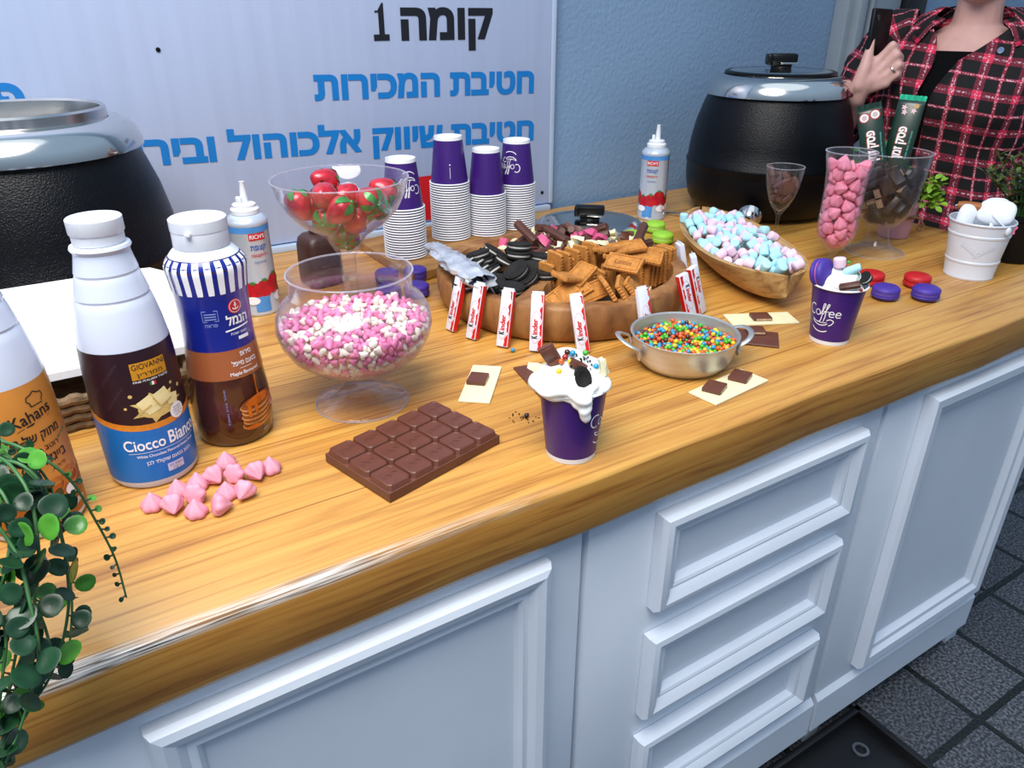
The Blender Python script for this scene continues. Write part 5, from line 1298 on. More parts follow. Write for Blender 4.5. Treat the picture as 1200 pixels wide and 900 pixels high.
# ================================================================== basket of napkins
M_straw = mat('seagrass', '#7c6244', 0.7, var=0.45, vscale=90, bump=0.8, bscale=160)
BX0, BX1, BY0, BY1 = -0.30, 0.108, 0.965, 1.105
def rr_path(x0, x1, y0, y1, r, z, n=8, wob=0.0):
    pts = []
    for cx, cy, a0 in ((x1 - r, y0 + r, -pi / 2), (x1 - r, y1 - r, 0), (x0 + r, y1 - r, pi / 2), (x0 + r, y0 + r, pi)):
        for i in range(n + 1):
            a = a0 + pi / 2 * i / n
            pts.append((cx + r * cos(a), cy + r * sin(a), z))
    pts.append(pts[0])
    out = []
    for p, q in zip(pts, pts[1:]):
        k = max(1, int((Vector(q) - Vector(p)).length / 0.006))
        for i in range(k):
            out.append(tuple(Vector(p).lerp(Vector(q), i / k)))
    out.append(out[0])
    return out
bk = thing('wicker_basket', 'woven brown seagrass basket holding white napkins behind the bottles', 'basket', (0, 0, ZC))
for k in range(4):
    pth = rr_path(BX0, BX1 + 0.003 * k, BY0 - 0.003 * k, BY1, 0.03, 0.0072 + 0.0125 * k)
    rads = [0.0068 + 0.0012 * sin(i * 1.55 + k * 1.3) for i in range(len(pth))]
    pth = [(x, y, z + 0.0012 * cos(i * 1.55 + k)) for i, (x, y, z) in enumerate(pth)]
    b = MB(); b.tube(pth, rads, 8); b.build('woven_coil', M_straw, bk)
b = MB(); b.box(BX1 - BX0 - 0.012, BY1 - BY0 - 0.012, 0.006, 0.002, m=T((BX0 + BX1) / 2, (BY0 + BY1) / 2, 0.0035)); b.build('base', M_straw, bk)

M_paper = mat('napkin_paper', '#f4f4f6', 0.8, var=0.015)
b = MB()
NU, NV = 14, 8
def paper_pt(u, v, dz):
    x = -0.27 + u * 0.402 + 0.01 * v
    y = 0.985 + v * (0.168 if u < 0.9 else 0.168 - 0.06 * ((u - 0.9) / 0.1) ** 2)
    z = 0.0615 + 0.062 * v ** 1.6 + dz
    return (x, y, z)
for s, dz in ((0, 0.0), (1, 0.009)):
    pass
vs, fs = [], []
for dz in (0.0, 0.010):
    for j in range(NV + 1):
        for i in range(NU + 1):
            vs.append(paper_pt(i / NU, j / NV, dz))
n1 = (NU + 1) * (NV + 1)
for j in range(NV):
    for i in range(NU):
        a = j * (NU + 1) + i
        fs.append((a, a + NU + 1, a + NU + 2, a + 1))
        fs.append((n1 + a, n1 + a + 1, n1 + a + NU + 2, n1 + a + NU + 1))
bd = [j * (NU + 1) for j in range(NV + 1)], [j * (NU + 1) + NU for j in range(NV + 1)], list(range(NU + 1)), [NV * (NU + 1) + i for i in range(NU + 1)]
for q in bd:
    for a, c in zip(q, q[1:]):
        fs.append((a, c, n1 + c, n1 + a))
b.add(vs, fs)
pp = b.build('napkin_stack', M_paper, smooth=40)
pp.location = (0, 0, ZC)
tag(pp, 'stack of plain white paper napkins lying on the woven basket', 'napkins')

# plain brown container behind the sweets bowl
x, y = 0.418, 1.335
t = thing('storage_tin', 'plain chocolate-brown container standing behind the sweets bowl by the sign', 'container', (x, y, ZC), RZ(0.15))
M_cocoa = mat('cocoa_brown_enamel', '#4b3029', 0.4, var=0.08)
b = MB()
ls = []
for hw, z in ((0.030, 0.0), (0.033, 0.003), (0.034, 0.02), (0.033, 0.075), (0.030, 0.088), (0.024, 0.094), (0.016, 0.096)):
    r = min(0.016, hw * 0.6)
    pts = []
    for cx, cy, a0 in ((hw - r, -hw + r, -pi / 2), (hw - r, hw - r, 0), (-hw + r, hw - r, pi / 2), (-hw + r, -hw + r, pi)):
        for i in range(6):
            a = a0 + pi / 2 * i / 5
            pts.append((cx + r * cos(a), cy + r * sin(a), z))
    ls.append(pts)
b.loops(ls, cap0=True, cap1=True)
b.build('body', M_cocoa, t, smooth=40)
b = MB(); b.lathe([(0, 0.0962), (0.014, 0.0962), (0.0145, 0.099), (0.0145, 0.106), (0.012, 0.108), (0, 0.108)], 24); b.build('cap', M_cocoa, t)
# ================================================================== paper cups
M_purple = mat('purple_paper', '#3a1672', 0.42, var=0.05, coat=0.15)
M_paperw = mat('white_paper', '#eceef2', 0.55, var=0.02)
CH = 0.092
CR0, CR1 = 0.0285, 0.0388
def cup_r(z): return CR0 + (CR1 - CR0) * z / CH

def g_arc(cx, cy, rx, ry, a0, a1, n=14):
    return [(cx + rx * cos(a), cy + ry * sin(a)) for a in np.linspace(a0, a1, n)]
LOGO = []
def _lg(pts, w): LOGO.append((stroke_geo(pts, w), 0, 0))
S_ = 0.001
_lg(g_arc(-15.5 * S_, 4 * S_, 5.2 * S_, 6.5 * S_, 0.9, 5.2), 0.0013)                       # C
_lg(g_arc(-8 * S_, 1.5 * S_, 3 * S_, 3.6 * S_, 0, 6.4), 0.0010)                          # o
_lg(smooth_pts([(-5 * S_, -1 * S_), (-1.5 * S_, 6 * S_), (0.5 * S_, 13 * S_), (-1 * S_, 14 * S_), (-2 * S_, 8 * S_), (-2.5 * S_, -2 * S_), (-4 * S_, -9 * S_), (-6 * S_, -10 * S_)]), 0.0010)
_lg(smooth_pts([(-1.5 * S_, 0), (2.5 * S_, 7 * S_), (5 * S_, 13.5 * S_), (3.5 * S_, 14 * S_), (2.2 * S_, 8 * S_), (1.5 * S_, -2 * S_), (0, -9 * S_)]), 0.0010)
_lg([(-4 * S_, 4 * S_), (6 * S_, 4.4 * S_)], 0.0008)
for ex in (8.5, 16):
    _lg(smooth_pts([((ex - 2.5) * S_, 2 * S_), ((ex + 2.4) * S_, 2.4 * S_), ((ex + 1.6) * S_, 4.8 * S_), ((ex - 1) * S_, 5.2 * S_), ((ex - 2.8) * S_, 2 * S_), ((ex - 1.2) * S_, -1.4 * S_), ((ex + 3) * S_, -0.8 * S_)]), 0.0012)
_lg(g_arc(-4 * S_, -7 * S_, 11 * S_, 7.5 * S_, -2.9, -0.5), [0.0003] + [0.0012] * 12 + [0.0003])   # saucer strokes
_lg(g_arc(-4 * S_, -6 * S_, 11.5 * S_, 5.0 * S_, -2.8, -0.7), [0.0003] + [0.0009] * 12 + [0.0003])
_lg(smooth_pts([(4 * S_, -7 * S_), (8 * S_, -5.0 * S_), (12 * S_, -7.0 * S_), (10.5 * S_, -11 * S_), (7 * S_, -13.5 * S_)]), 0.0011)     # handle
_lg(g_arc(-3 * S_, -14 * S_, 13 * S_, 9.0 * S_, -2.7, -0.75), [0.0003] + [0.0013] * 12 + [0.0004])

def cup_parts(t, full=True, logo=None):
    b = MB()
    w = 0.0005
    outer = [(cup_r(z), z) for z in (0.0065, 0.03, 0.06, CH - 0.001)]
    inner = [(cup_r(z) - w, z) for z in (CH - 0.001, 0.05, 0.0105)]
    b.lathe(outer, 40)
    b.build('sleeve', M_purple, t, smooth=60)
    b = MB()
    b.lathe([(cup_r(CH - 0.001) - w, CH - 0.001), (cup_r(0.05) - w, 0.05), (cup_r(0.0075) - w, 0.0075), (0, 0.0075), (0, 0.0070), (cup_r(0.006) - w, 0.0070), (cup_r(0) - 0.0011, 0.0002), (cup_r(0), 0.0), (cup_r(0.0066) + 0.0001, 0.0066)], 40)
    b.build('liner', M_paperw, t, smooth=40)
    rim_ring(t)
    if logo is not None:
        wrap(t, 'lettering', LOGO, lambda z: cup_r(z + 0.050), M_white, logo, 0.0004)

def rim_ring(t):
    b = MB()
    n = 8
    b.lathe([(CR1 + 0.0016 + 0.0016 * cos(a), CH - 0.0006 + 0.0016 * sin(a)) for a in [2 * pi * k / n for k in range(n + 1)]], 44)
    return b.build('rolled_rim', M_paperw, t, smooth=80)

def logo_cup(t, th):
    # logo is centred on the wall at half height
    b = MB()
    for (vs, fs), u, v in LOGO:
        out = []
        for x, y in vs:
            z = 0.050 + y * 1.25
            r = cup_r(z) + 0.0005
            a = th + x * 1.25 / cup_r(0.05)
            out.append((r * cos(a), r * sin(a), z))
        b.add(out, fs)
    return b.build('lettering', M_white, t, smooth=0)

# serving board under the cups
BZ = 0.020
b = MB(); b.prism([(0.556, 1.235), (0.945, 1.30), (0.945, 1.545), (0.556, 1.50)], 0.0005, BZ)
bo = b.build('serving_board', M_board, smooth=30)
bo.location = (0, 0, ZC)
tag(bo, 'flat wooden board standing under the stacks of paper cups', 'board')
bv = bo.modifiers.new('edge', 'BEVEL'); bv.width = 0.002; bv.segments = 2

# inverted, nested cups
nest = thing('paper_cup', '', 'cup', (0, 0, 0))
b = MB(); b.lathe([(cup_r(z), z) for z in (0.0045, 0.05, CH - 0.001)], 40); b.build('sleeve', M_purple, nest, smooth=60)
rim_ring(nest)
frz(nest)
topc = thing('paper_cup', '', 'cup', (0, 0, 0))
cup_parts(topc)
frz(topc)
STK = [((0.600, 1.352), 20, 'leftmost', 2.2), ((0.738, 1.420), 24, 'tallest, second', None), ((0.820, 1.408), 18, 'third', None), ((0.902, 1.418), 20, 'rightmost', -0.45)]
WHICH = ['shortest stack, behind the strawberry glass', 'tallest stack on the board', 'third stack from the left', 'rightmost stack, by the sign edge']
PITCH_N = 0.0050
first = True
for (sx, sy), n, w_, lg in STK:
    i = [s[0] for s in STK].index((sx, sy))
    base = ZC + BZ + 0.0005 + 0.0016
    for k in range(n):
        # rim of an inverted cup sits at the bottom
        zz = base + k * PITCH_N + CH - 0.0006
        m_ = T(sx, sy, zz) @ RX(pi)
        if k < n - 1:
            lab = 'white-rimmed upside-down paper cup nested in the ' + WHICH[i]
            if first:
                nest.matrix_local = m_; nest['label'] = lab; nest['group'] = 'nested cups in the ' + WHICH[i]; first = False
            else:
                dup(nest, m_, lab, 'nested cups in the ' + WHICH[i])
        else:
            lab = 'purple upside-down paper cup on top of the ' + WHICH[i]
            m_ = T(sx, sy, zz) @ RX(pi)
            if i == 0:
                topc.matrix_local = m_; topc['label'] = lab; topc['group'] = 'top cups of the stacks'; c_ = topc
            else:
                c_ = dup(topc, m_, lab, 'top cups of the stacks')
            if i in (0, 3):
                fc = face_cam(sx, sy)
                # inverted about X: local angle is the mirrored world angle
                logo_cup(c_, -(fc + (-0.55 if i == 3 else 0.30)))
            if i == 1:
                fc = face_cam(sx, sy)
                wrap(c_, 'print_dots', [(disc_geo(0.0014, 10), 0, 0.052), (stroke_geo([(0, 0), (0, 0.022)], 0.0007), 0, 0.057)], cup_r, M_white, -(fc + 0.05), 0.0005)

# ================================================================== sweets bowl on a foot
BX, BY = 0.301, 0.850
BO = [(0.060, 0.0), (0.0605, 0.002), (0.059, 0.004), (0.045, 0.009), (0.032, 0.016), (0.025, 0.026), (0.0215, 0.036), (0.0205, 0.042), (0.022, 0.046), (0.040, 0.051), (0.064, 0.061), (0.082, 0.076), (0.0925, 0.094), (0.0965, 0.110),
      (0.0945, 0.127), (0.088, 0.140), (0.079, 0.148), (0.0750, 0.152), (0.0745, 0.160), (0.0755, 0.177), (0.0765, 0.1785)]
BI = [(0.0750, 0.1785), (0.0738, 0.176), (0.0730, 0.160), (0.0735, 0.1515), (0.0775, 0.1465), (0.0865, 0.1385), (0.0930, 0.126), (0.0950, 0.110), (0.0910, 0.095), (0.0805, 0.0775), (0.0625, 0.0630), (0.039, 0.0530), (0.020, 0.0495), (0.0, 0.049)]
t = thing('footed_bowl', 'clear footed bowl full of pink and white sweets beside the syrup bottle', 'bowl', (BX, BY, ZC + 0.0003))
b = MB(); b.lathe(BO + BI, 72); b.build('bowl', M_clear_lilac, t, smooth=60)
glass_rim(t, 0.0760, 0.1785, 0.0013)
glass_rim(t, 0.0600, 0.0013, 0.0012)
b = MB(); b.lathe([(0, 0.0100), (0.030, 0.0060), (0.045, 0.0035), (0.058, 0.0006), (0.060, 0.0)], 64); b.build('foot_inside', M_clear_lilac, t, smooth=60)
# heart sweets
def heart_mesh(s):
    b = MB()
    n = 12
    out = []
    for i in range(n):
        a = 2 * pi * i / n
        x = 0.80 * sin(a) ** 3
        y = 0.65 * cos(a) - 0.28 * cos(2 * a) - 0.10 * cos(3 * a)
        out.append((x, y))
    ls = []
    for k, zz in ((0.25, -0.50), (0.75, -0.40), (1.0, -0.08), (1.0, 0.10), (0.75, 0.42), (0.25, 0.52)):
        ls.append([(x * k * s, (y * k - 0.03) * s, zz * s) for x, y in out])
    b.loops(ls, cap0=True, cap1=True)
    return b
M_cpink = mat('pink_candy', '#ee8cb6', 0.4, var=0.12, vscale=40, sss=0.15)
M_cwhite = mat('white_candy', '#f1ead9', 0.4, var=0.05, vscale=40, sss=0.15)
hp = heart_mesh(0.0078).mesh('heart_sweet', M_cpink, 60)
hw = heart_mesh(0.0078).mesh('heart_sweet', M_cwhite, 60)
rg = random.Random(11)
HB_ = T(BX, BY, ZC + 0.0003)
for q in SIM['hearts'][:296]:
    pink = rg.random() < 0.55
    o = bpy.data.objects.new('heart_sweet', hp if pink else hw)
    col.objects.link(o)
    o.matrix_local = HB_ @ qm(q)
    tag(o, ('pink' if pink else 'white') + ' heart-shaped sweet in the clear footed bowl', 'sweet', ('pink' if pink else 'white') + ' heart sweets in the footed bowl')
b = MB()
h0 = heart_mesh(0.0078)
for q in SIM['hearts'][296:]:
    b.add(h0.v, h0.f, qm(q), 0 if rg.random() < 0.55 else 1)
o = b.build('heart_sweets', [M_cpink, M_cwhite], smooth=60)
o.matrix_local = HB_
tag(o, 'remaining pink and white sweets deeper in the clear footed bowl', 'sweets', kind='stuff')

# ================================================================== big stemmed glass of strawberry chocolates
MX, MY = 0.412, 1.165
MO = [(0.058, 0.0), (0.0585, 0.002), (0.056, 0.0035), (0.030, 0.0065), (0.014, 0.011), (0.0125, 0.02), (0.0125, 0.095), (0.0145, 0.101), (0.021, 0.109), (0.0275, 0.121), (0.036, 0.133), (0.050, 0.142), (0.070, 0.155), (0.088, 0.175), (0.100, 0.198), (0.1065, 0.2225), (0.1080, 0.2235)]
MI = [(0.1062, 0.2235), (0.1045, 0.2220), (0.0985, 0.199), (0.0868, 0.1768), (0.0690, 0.1572), (0.0490, 0.1440), (0.0345, 0.1345), (0.0260, 0.1220), (0.0190, 0.1110), (0.012, 0.106), (0.0, 0.104)]
t = thing('stemmed_glass', 'giant clear stemmed glass heaped with strawberry chocolates in front of the sign', 'glass', (MX, MY, ZC + 0.0003))
b = MB(); b.lathe(MO + MI, 64); b.build('glass', M_clear_lilac, t, smooth=60)
glass_rim(t, 0.1070, 0.2235, 0.0012)
M_foil = mat('red_foil', '#d22436', 0.25, 0.25, var=0.35, vscale=90, bump=0.25, bscale=160, coat=0.5)
M_leaf = mat('green_foil', '#2f8f3a', 0.3, 0.2, var=0.4, vscale=90, coat=0.4)
M_seed = mat('pale_foil_seed', '#f0b8a8', 0.4)
STP = [(0, -1.0), (0.22, -0.93), (0.46, -0.66), (0.66, -0.28), (0.76, 0.08), (0.72, 0.38), (0.52, 0.62), (0.25, 0.70), (0, 0.70)]
def strawberry(name, s):
    t = thing(name, '', 'chocolate', (0, 0, 0))
    b = MB(); b.lathe([(r * s, z * s) for r, z in STP], 22); b.build('body', M_foil, t, smooth=80)
    b = MB()
    rf = rfun_of([(r, z) for r, z in STP])
    for k in range(6):
        a = 2 * pi * k / 6
        ls = []
        for q in range(6):
            f = q / 5
            wd = 0.34 * (1 - f) ** 0.6 * (0.45 + f if f < 0.55 else 1)
            z = 0.70 - 0.66 * f ** 1.35
            r = 0.10 if q == 0 else rf(min(z, 0.695)) + 0.03 + 0.05 * f * f
            for sgn in (-1, 1):
                an = a + sgn * wd / max(0.25, r)
                ls.append((r * cos(an) * s, r * sin(an) * s, (z + 0.03) * s))
        b.add(ls, [(2 * i, 2 * i + 1, 2 * i + 3, 2 * i + 2) for i in range(5)])
    b.lathe([(0, 0.70 * s), (0.12 * s, 0.72 * s), (0.10 * s, 0.80 * s), (0, 0.84 * s)], 8)
    b.build('leaf_crown', M_leaf, t, smooth=60)
    return frz(t)
sb = strawberry('strawberry_chocolate', 0.0278)
lab = 'red foil strawberry chocolate with green leaves in the giant stemmed glass'
for c, q in enumerate(SIM['straw']):
    m_ = T(MX, MY, ZC + 0.0003) @ qm(q)
    if c == 0:
        sb.matrix_local = m_; sb['label'] = lab; sb['group'] = 'strawberry chocolates in the stemmed glass'
    else:
        dup(sb, m_, lab, 'strawberry chocolates in the stemmed glass')
# ================================================================== round wooden tray with three hollows
TX0, TY0, TR, THT = 0.750, 1.030, 0.217, 0.063
fp = P(620, 344, THT)
A0 = atan2(fp.y - TY0, fp.x - TX0)
DIV = [A0, A0 + 2.15, A0 - 1.83]            # directions of the three dividing walls
SECT = [(DIV[1], DIV[0] + 2 * pi), (DIV[0], DIV[2] + 2 * pi), (DIV[2], DIV[1])]   # filled below
FLOOR = 0.020
RI = TR - 0.026
HW = 0.011

def sector_planes(k):
    """hollow k: 0 left (dark sandwich cookies), 1 front right (caramel biscuits), 2 back (chocolate sticks)"""
    d1, d2 = {0: (DIV[2], DIV[0]), 1: (DIV[0], DIV[1]), 2: (DIV[1], DIV[2])}[k]
    # hollow lies counter-clockwise from d1 to d2
    n1 = (-sin(d1), cos(d1))
    n2 = (sin(d2), -cos(d2))
    return n1, n2

def sdf_tray(x, y):
    best = -1
    r = hypot(x, y)
    for k in range(3):
        n1, n2 = sector_planes(k)
        a = n1[0] * x + n1[1] * y - HW
        c = n2[0] * x + n2[1] * y - HW
        e_ = RI - r
        kk = 0.016
        def smin(p, q):
            h = max(kk - abs(p - q), 0) / kk
            return min(p, q) - h * h * kk / 4
        best = max(best, smin(smin(a, c), e_))
    return best

t = bpy.data.objects
b = MB()
NR, NT = 74, 200
vs, fs = [], []
for i in range(NR + 1):
    r = (TR - 0.006) * (i / NR)
    for j in range(NT):
        a = 2 * pi * j / NT
        x, y = r * cos(a), r * sin(a)
        s = sdf_tray(x, y)
        f = min(1, max(0, s / 0.007))
        z = THT - (THT - FLOOR) * (f * f * (3 - 2 * f)) - 0.0012 * (0.5 + 0.5 * sin(a * 7 + 1))
        vs.append((x, y, z))
for i in range(NR):
    for j in range(NT):
        k = (j + 1) % NT
        fs.append((i * NT + j, i * NT + k, (i + 1) * NT + k, (i + 1) * NT + j))
o0 = len(vs)
side = [(TR - 0.002, THT - 0.0015), (TR, THT - 0.006), (TR + 0.001, THT * 0.6), (TR - 0.003, 0.018), (TR - 0.012, 0.004), (TR - 0.020, 0.0)]
for q, (r, z) in enumerate(side):
    for j in range(NT):
        a = 2 * pi * j / NT
        w = 1 + 0.006 * sin(3 * a + 1) + 0.004 * sin(7 * a)
        vs.append((r * w * cos(a), r * w * sin(a), z))
for q in range(len(side)):
    p0 = NR * NT if q == 0 else o0 + (q - 1) * NT
    p1 = o0 + q * NT
    for j in range(NT):
        k = (j + 1) % NT
        fs.append((p0 + j, p0 + k, p1 + k, p1 + j))
fs.append(tuple(reversed([o0 + (len(side) - 1) * NT + j for j in range(NT)])))
b.add(vs, fs)
tr = b.build('round_tray', M_tray, smooth=50)
tr.location = (TX0, TY0, ZC + 0.0003)
tag(tr, 'round carved wooden tray with three hollows of biscuits and chocolate sticks', 'tray')

TRM = T(TX0, TY0, ZC + 0.0003)

# ---- dark sandwich cookies
M_oreo = mat('black_cocoa_biscuit', '#17120f', 0.75, var=0.35, vscale=160, bump=0.6, bscale=420)
M_fill = mat('vanilla_filling', '#dcd6cc', 0.6, var=0.05)
def cookie(name='sandwich_cookie', R=0.0215):
    t = thing(name, '', 'cookie', (0, 0, 0))
    n = 40
    prof = [(0, 0.0011), (R * 0.55, 0.0011), (R * 0.58, 0.0017), (R * 0.78, 0.0017), (R * 0.81, 0.0009), (R * 0.86, 0.0015), (R * 0.985, 0.0013), (R, 0.0004), (R * 0.98, -0.0022), (0, -0.0022)]
    for s, nm in ((1, 'biscuit'), (-1, 'biscuit')):
        b = MB(); b.lathe(prof, n, m=(RX(0) if s == 1 else RX(pi)) @ T(0, 0, 0.0040), rfun=lambda t_, k: 1 + (0.018 * (int(round(t_ / (2 * pi) * n)) % 2) if 5 <= k <= 8 else 0))
        # raised dots of the pattern
        for q in range(8):
            a = 2 * pi * q / 8
            mm = (RX(0) if s == 1 else RX(pi)) @ T(R * 0.68 * cos(a), R * 0.68 * sin(a), 0.0057)
            b.ellip(0.0012, 0.0012, 0.0006, 6, 4, m=mm)
        b.build(nm, M_oreo, t, smooth=45)
    b = MB(); b.lathe([(0, -0.0019), (R * 0.90, -0.0019), (R * 0.925, 0), (R * 0.90, 0.0019), (0, 0.0019)], 28); b.build('cream_filling', M_fill, t, smooth=60)
    return frz(t)
ck = cookie()
lab = 'black round sandwich cookie piled in the left hollow of the round tray'
for c, q in enumerate(SIM['cookies']):
    m_ = TRM @ qm(q)
    if c == 0:
        ck.matrix_local = m_; ck['label'] = lab; ck['group'] = 'black sandwich cookies in the tray'
    else:
        dup(ck, m_, lab, 'black sandwich cookies in the tray')

# torn foil wrapper with cookies, at the left of the tray
M_foilw = mat('crumpled_foil', '#dfe5f2', 0.25, 0.45, var=0.3, vscale=30, bump=0.5, bscale=60)
a_, c_ = P(507, 288, 0.086), P(566, 330, 0.088)
a_ = Vector(a_); c_ = Vector(c_)
ax = (c_ - a_)
ln = ax.length
b = MB()
rg = random.Random(31)
ls = []
NA, NP = 16, 22
nz = [[rg.uniform(-1, 1) for _ in range(NP)] for _ in range(NA + 1)]
for i in range(NA + 1):
    f = i / NA
    r = 0.0205 * (0.75 + 0.35 * min(1, f * 2))
    row = []
    for j in range(NP):
        a = 2 * pi * j / NP
        rj = r * (1 + 0.22 * nz[i][j] + 0.05 * sin(5 * a + i))
        row.append((rj * cos(a), rj * sin(a) * 0.50, ln * (f + 0.03 * nz[i][(j + 3) % NP] * (1 if i in (0, NA) else 0.3))))
    ls.append(row)
inner = [[(x * 0.96, y * 0.96, z) for x, y, z in row] for row in reversed(ls)]
b.loops(ls + inner)
o = b.build('foil_wrapper', M_foilw, smooth=25)
o.matrix_local = T(*a_) @ ax.to_track_quat('Z', 'Y').to_matrix().to_4x4()
tag(o, 'torn silvery foil wrapper lying on the left rim of the round tray', 'wrapper')

# ---- caramelised biscuits
M_spec = mat('caramel_biscuit', '#c27f36', 0.75, var=0.28, vscale=110, bump=0.5, bscale=380)
def spec_biscuit(name='caramel_biscuit'):
    LX_, LY_, th = 0.0305, 0.0158, 0.0036
    b = MB()
    out = []
    nx, ny = 11, 6
    def edge(p, q, n):
        for i in range(n):
            f = i / n
            for s_ in (0, 0.5):
                ff = (i + s_) / n
                x = p[0] + (q[0] - p[0]) * ff; y = p[1] + (q[1] - p[1]) * ff
                d = Vector((q[0] - p[0], q[1] - p[1])).normalized()
                bulge = 0.0011 if s_ == 0.5 else 0.0
                out.append((x + d.y * bulge, y - d.x * bulge))
    c4 = [(-LX_, -LY_), (LX_, -LY_), (LX_, LY_), (-LX_, LY_)]
    for i, n in zip(range(4), (nx, ny, nx, ny)):
        edge(c4[i], c4[(i + 1) % 4], n)
    def sc(k, z): return [(x * (1 - k / LX_), y * (1 - k / LY_), z) for x, y in out]
    b.loops([sc(0.001, -th), sc(0, -th * 0.5), sc(0, th * 0.4), sc(0.0008, th), sc(0.0030, th), sc(0.0036, th * 0.62), sc(0.0048, th * 0.62), sc(0.0054, th * 0.95), sc(0.008, th * 0.95)], cap0=True, cap1=True)
    return b
sbm = spec_biscuit().mesh('caramel_biscuit', M_spec, 40)
rg = random.Random(12)
n_spec = 0
LAB_S = 'golden caramel biscuit with crimped edges standing in the right hollow of the round tray'
def put_spec(p, rot, lab=LAB_S):
    global n_spec
    o = bpy.data.objects.new('caramel_biscuit', sbm)
    col.objects.link(o)
    o.matrix_local = T(*p) @ rot
    tag(o, lab, 'biscuit', 'caramel biscuits in the tray' if lab == LAB_S else None)
    n_spec += 1
    return o
# rows standing on their long edges: thickness along the row
def row_spec(p0, p1, n, long_dir, upright=True, lean=0.0):
    p0, p1 = Vector(p0), Vector(p1)
    d = (p1 - p0).normalized()
    yaw = atan2(d.y, d.x)
    for i in range(n):
        p = p0.lerp(p1, i / max(1, n - 1))
        # local z (thickness) along the row; local y upwards or local x upwards
        base = RZ(yaw) @ RY(pi / 2 + lean + rg.uniform(-0.06, 0.06)) @ RZ((pi / 2 if upright else 0) + rg.uniform(-0.08, 0.08))
        put_spec(p + Vector((0, 0, rg.uniform(-0.002, 0.003))), base)
def L2(x, y, z):
    """place in the tray: along and across the front-right hollow"""
    return (TX0 + x, TY0 + y, ZC + z)
row_spec(P(640, 330, 0.055), P(703, 309, 0.058), 9, None, upright=False)
row_spec(P(650, 318, 0.072), P(690, 305, 0.074), 5, None, upright=False)
row_spec(P(752, 318, 0.056), P(781, 307, 0.056), 7, None, upright=False)
row_spec(P(690, 338, 0.045), P(745, 325, 0.045), 6, None, upright=False)
def loose(px, py, z, yaw, pitch, roll, lab=LAB_S):
    return put_spec(P(px, py, z), RZ(yaw) @ RX(pitch) @ RY(roll), lab)
big = loose(731, 309, 0.096, -1.15, 0.62, 0.0, 'large golden caramel biscuit with embossed lettering lying tilted on top of the biscuit pile')
flat(big, 'embossed_lettering', [(fit_text('Lotus', 0.030, 0.0085, 0.02), 0, -0.004)], T(0, 0, 0.0037), mat('caramel_biscuit_lettering', '#8f5420', 0.75, var=0.2))
loose(660, 346, 0.068, 0.35, 0.45, -0.35)
loose(672, 342, 0.070, 0.30, 0.55, -0.25)
loose(690, 344, 0.064, 0.2, 0.75, -0.15)
loose(668, 325, 0.088, 0.25, 0.15, 0.3)
loose(680, 322, 0.086, 0.5, 0.2, -0.25)
loose(716, 291, 0.098, 0.2, -0.15, 0.1)
loose(735, 290, 0.099, -0.3, 0.25, -0.1)
loose(722, 300, 0.088, 0.6, 0.3, 0.1)
loose(712, 338, 0.074, 0.9, 1.0, 0.2)
loose(730, 338, 0.070, 0.75, 0.95, 0.1)
loose(742, 335, 0.068, 0.65, 0.85, 0.1)
loose(755, 300, 0.086, -0.9, 0.4, 0.15)
# ---- ribbed chocolate sticks and curls at the back
M_stick = mat('ribbed_milk_chocolate', '#5a3428', 0.5, var=0.2, vscale=60, bump=0.1)
M_pcurl = mat('pink_chocolate', '#d95a86', 0.5, var=0.15, vscale=60)
def stick_mesh(L_, r, mt):
    b = MB()
    b.lathe([(0, -L_ / 2), (r * 0.9, -L_ / 2), (r, -L_ / 2 + 0.001), (r * 0.97, 0), (r, L_ / 2 - 0.001), (r * 0.9, L_ / 2), (0, L_ / 2)], 20, rfun=lambda a, k: 1 + 0.13 * cos(a * 7))
    return b.mesh('chocolate_stick', mt, 50)
st_b = stick_mesh(0.046, 0.0072, M_stick)
st_w = None
def curl_mesh(mt, L_=0.026, seed=0):
    b = MB()
    rr_ = random.Random(seed)
    ls = []
    for i in range(7):
        f = i / 6 - 0.5
        w, h = 0.0075 * (1 - 0.2 * abs(f)), 0.0045
        tw = f * 0.9
        row = []
        for (x, y) in ((-1, -1), (0, -0.7), (1, -1), (1, 1), (0, 0.7), (-1, 1)):
            X, Y = x * w, y * h + rr_.uniform(-0.0006, 0.0006)
            row.append((X * cos(tw) - Y * sin(tw), X * sin(tw) + Y * cos(tw), f * L_))
        ls.append(row)
    b.loops(ls, cap0=True, cap1=True)
    return b.mesh('chocolate_curl', mt, 40)
cu_p, cu_w, cu_b = curl_mesh(M_pcurl, seed=1), curl_mesh(M_wchoc, 0.024, 2), curl_mesh(M_choc, 0.026, 3)
CK = [(st_b, 'chocolate_stick', 'ribbed milk chocolate stick'), (cu_w, 'chocolate_curl', 'creamy white chocolate curl'), (cu_p, 'chocolate_curl', 'pink chocolate curl'), (cu_b, 'chocolate_curl', 'brown chocolate curl')]
for q in SIM['curls']:
    me_, nm, lb = CK[int(q[7])]
    o = bpy.data.objects.new(nm, me_)
    col.objects.link(o)
    o.matrix_local = TRM @ qm(q)
    tag(o, lb + ' piled in the back hollow of the round tray', 'chocolate', lb + 's in the tray')
def lone_stick(px0, py0, z0, px1, py1, z1, lab):
    a, c = Vector(P(px0, py0, z0)), Vector(P(px1, py1, z1))
    o = bpy.data.objects.new('chocolate_stick', st_b)
    col.objects.link(o)
    o.matrix_local = T(*((a + c) / 2)) @ (c - a).to_track_quat('Z', 'Y').to_matrix().to_4x4() @ SC(1.1, 1.1, (c - a).length / 0.046)
    tag(o, lab, 'chocolate')
lone_stick(606, 262, 0.105, 628, 284, 0.085, 'long ribbed chocolate stick leaning up at the back left of the tray by the cups')
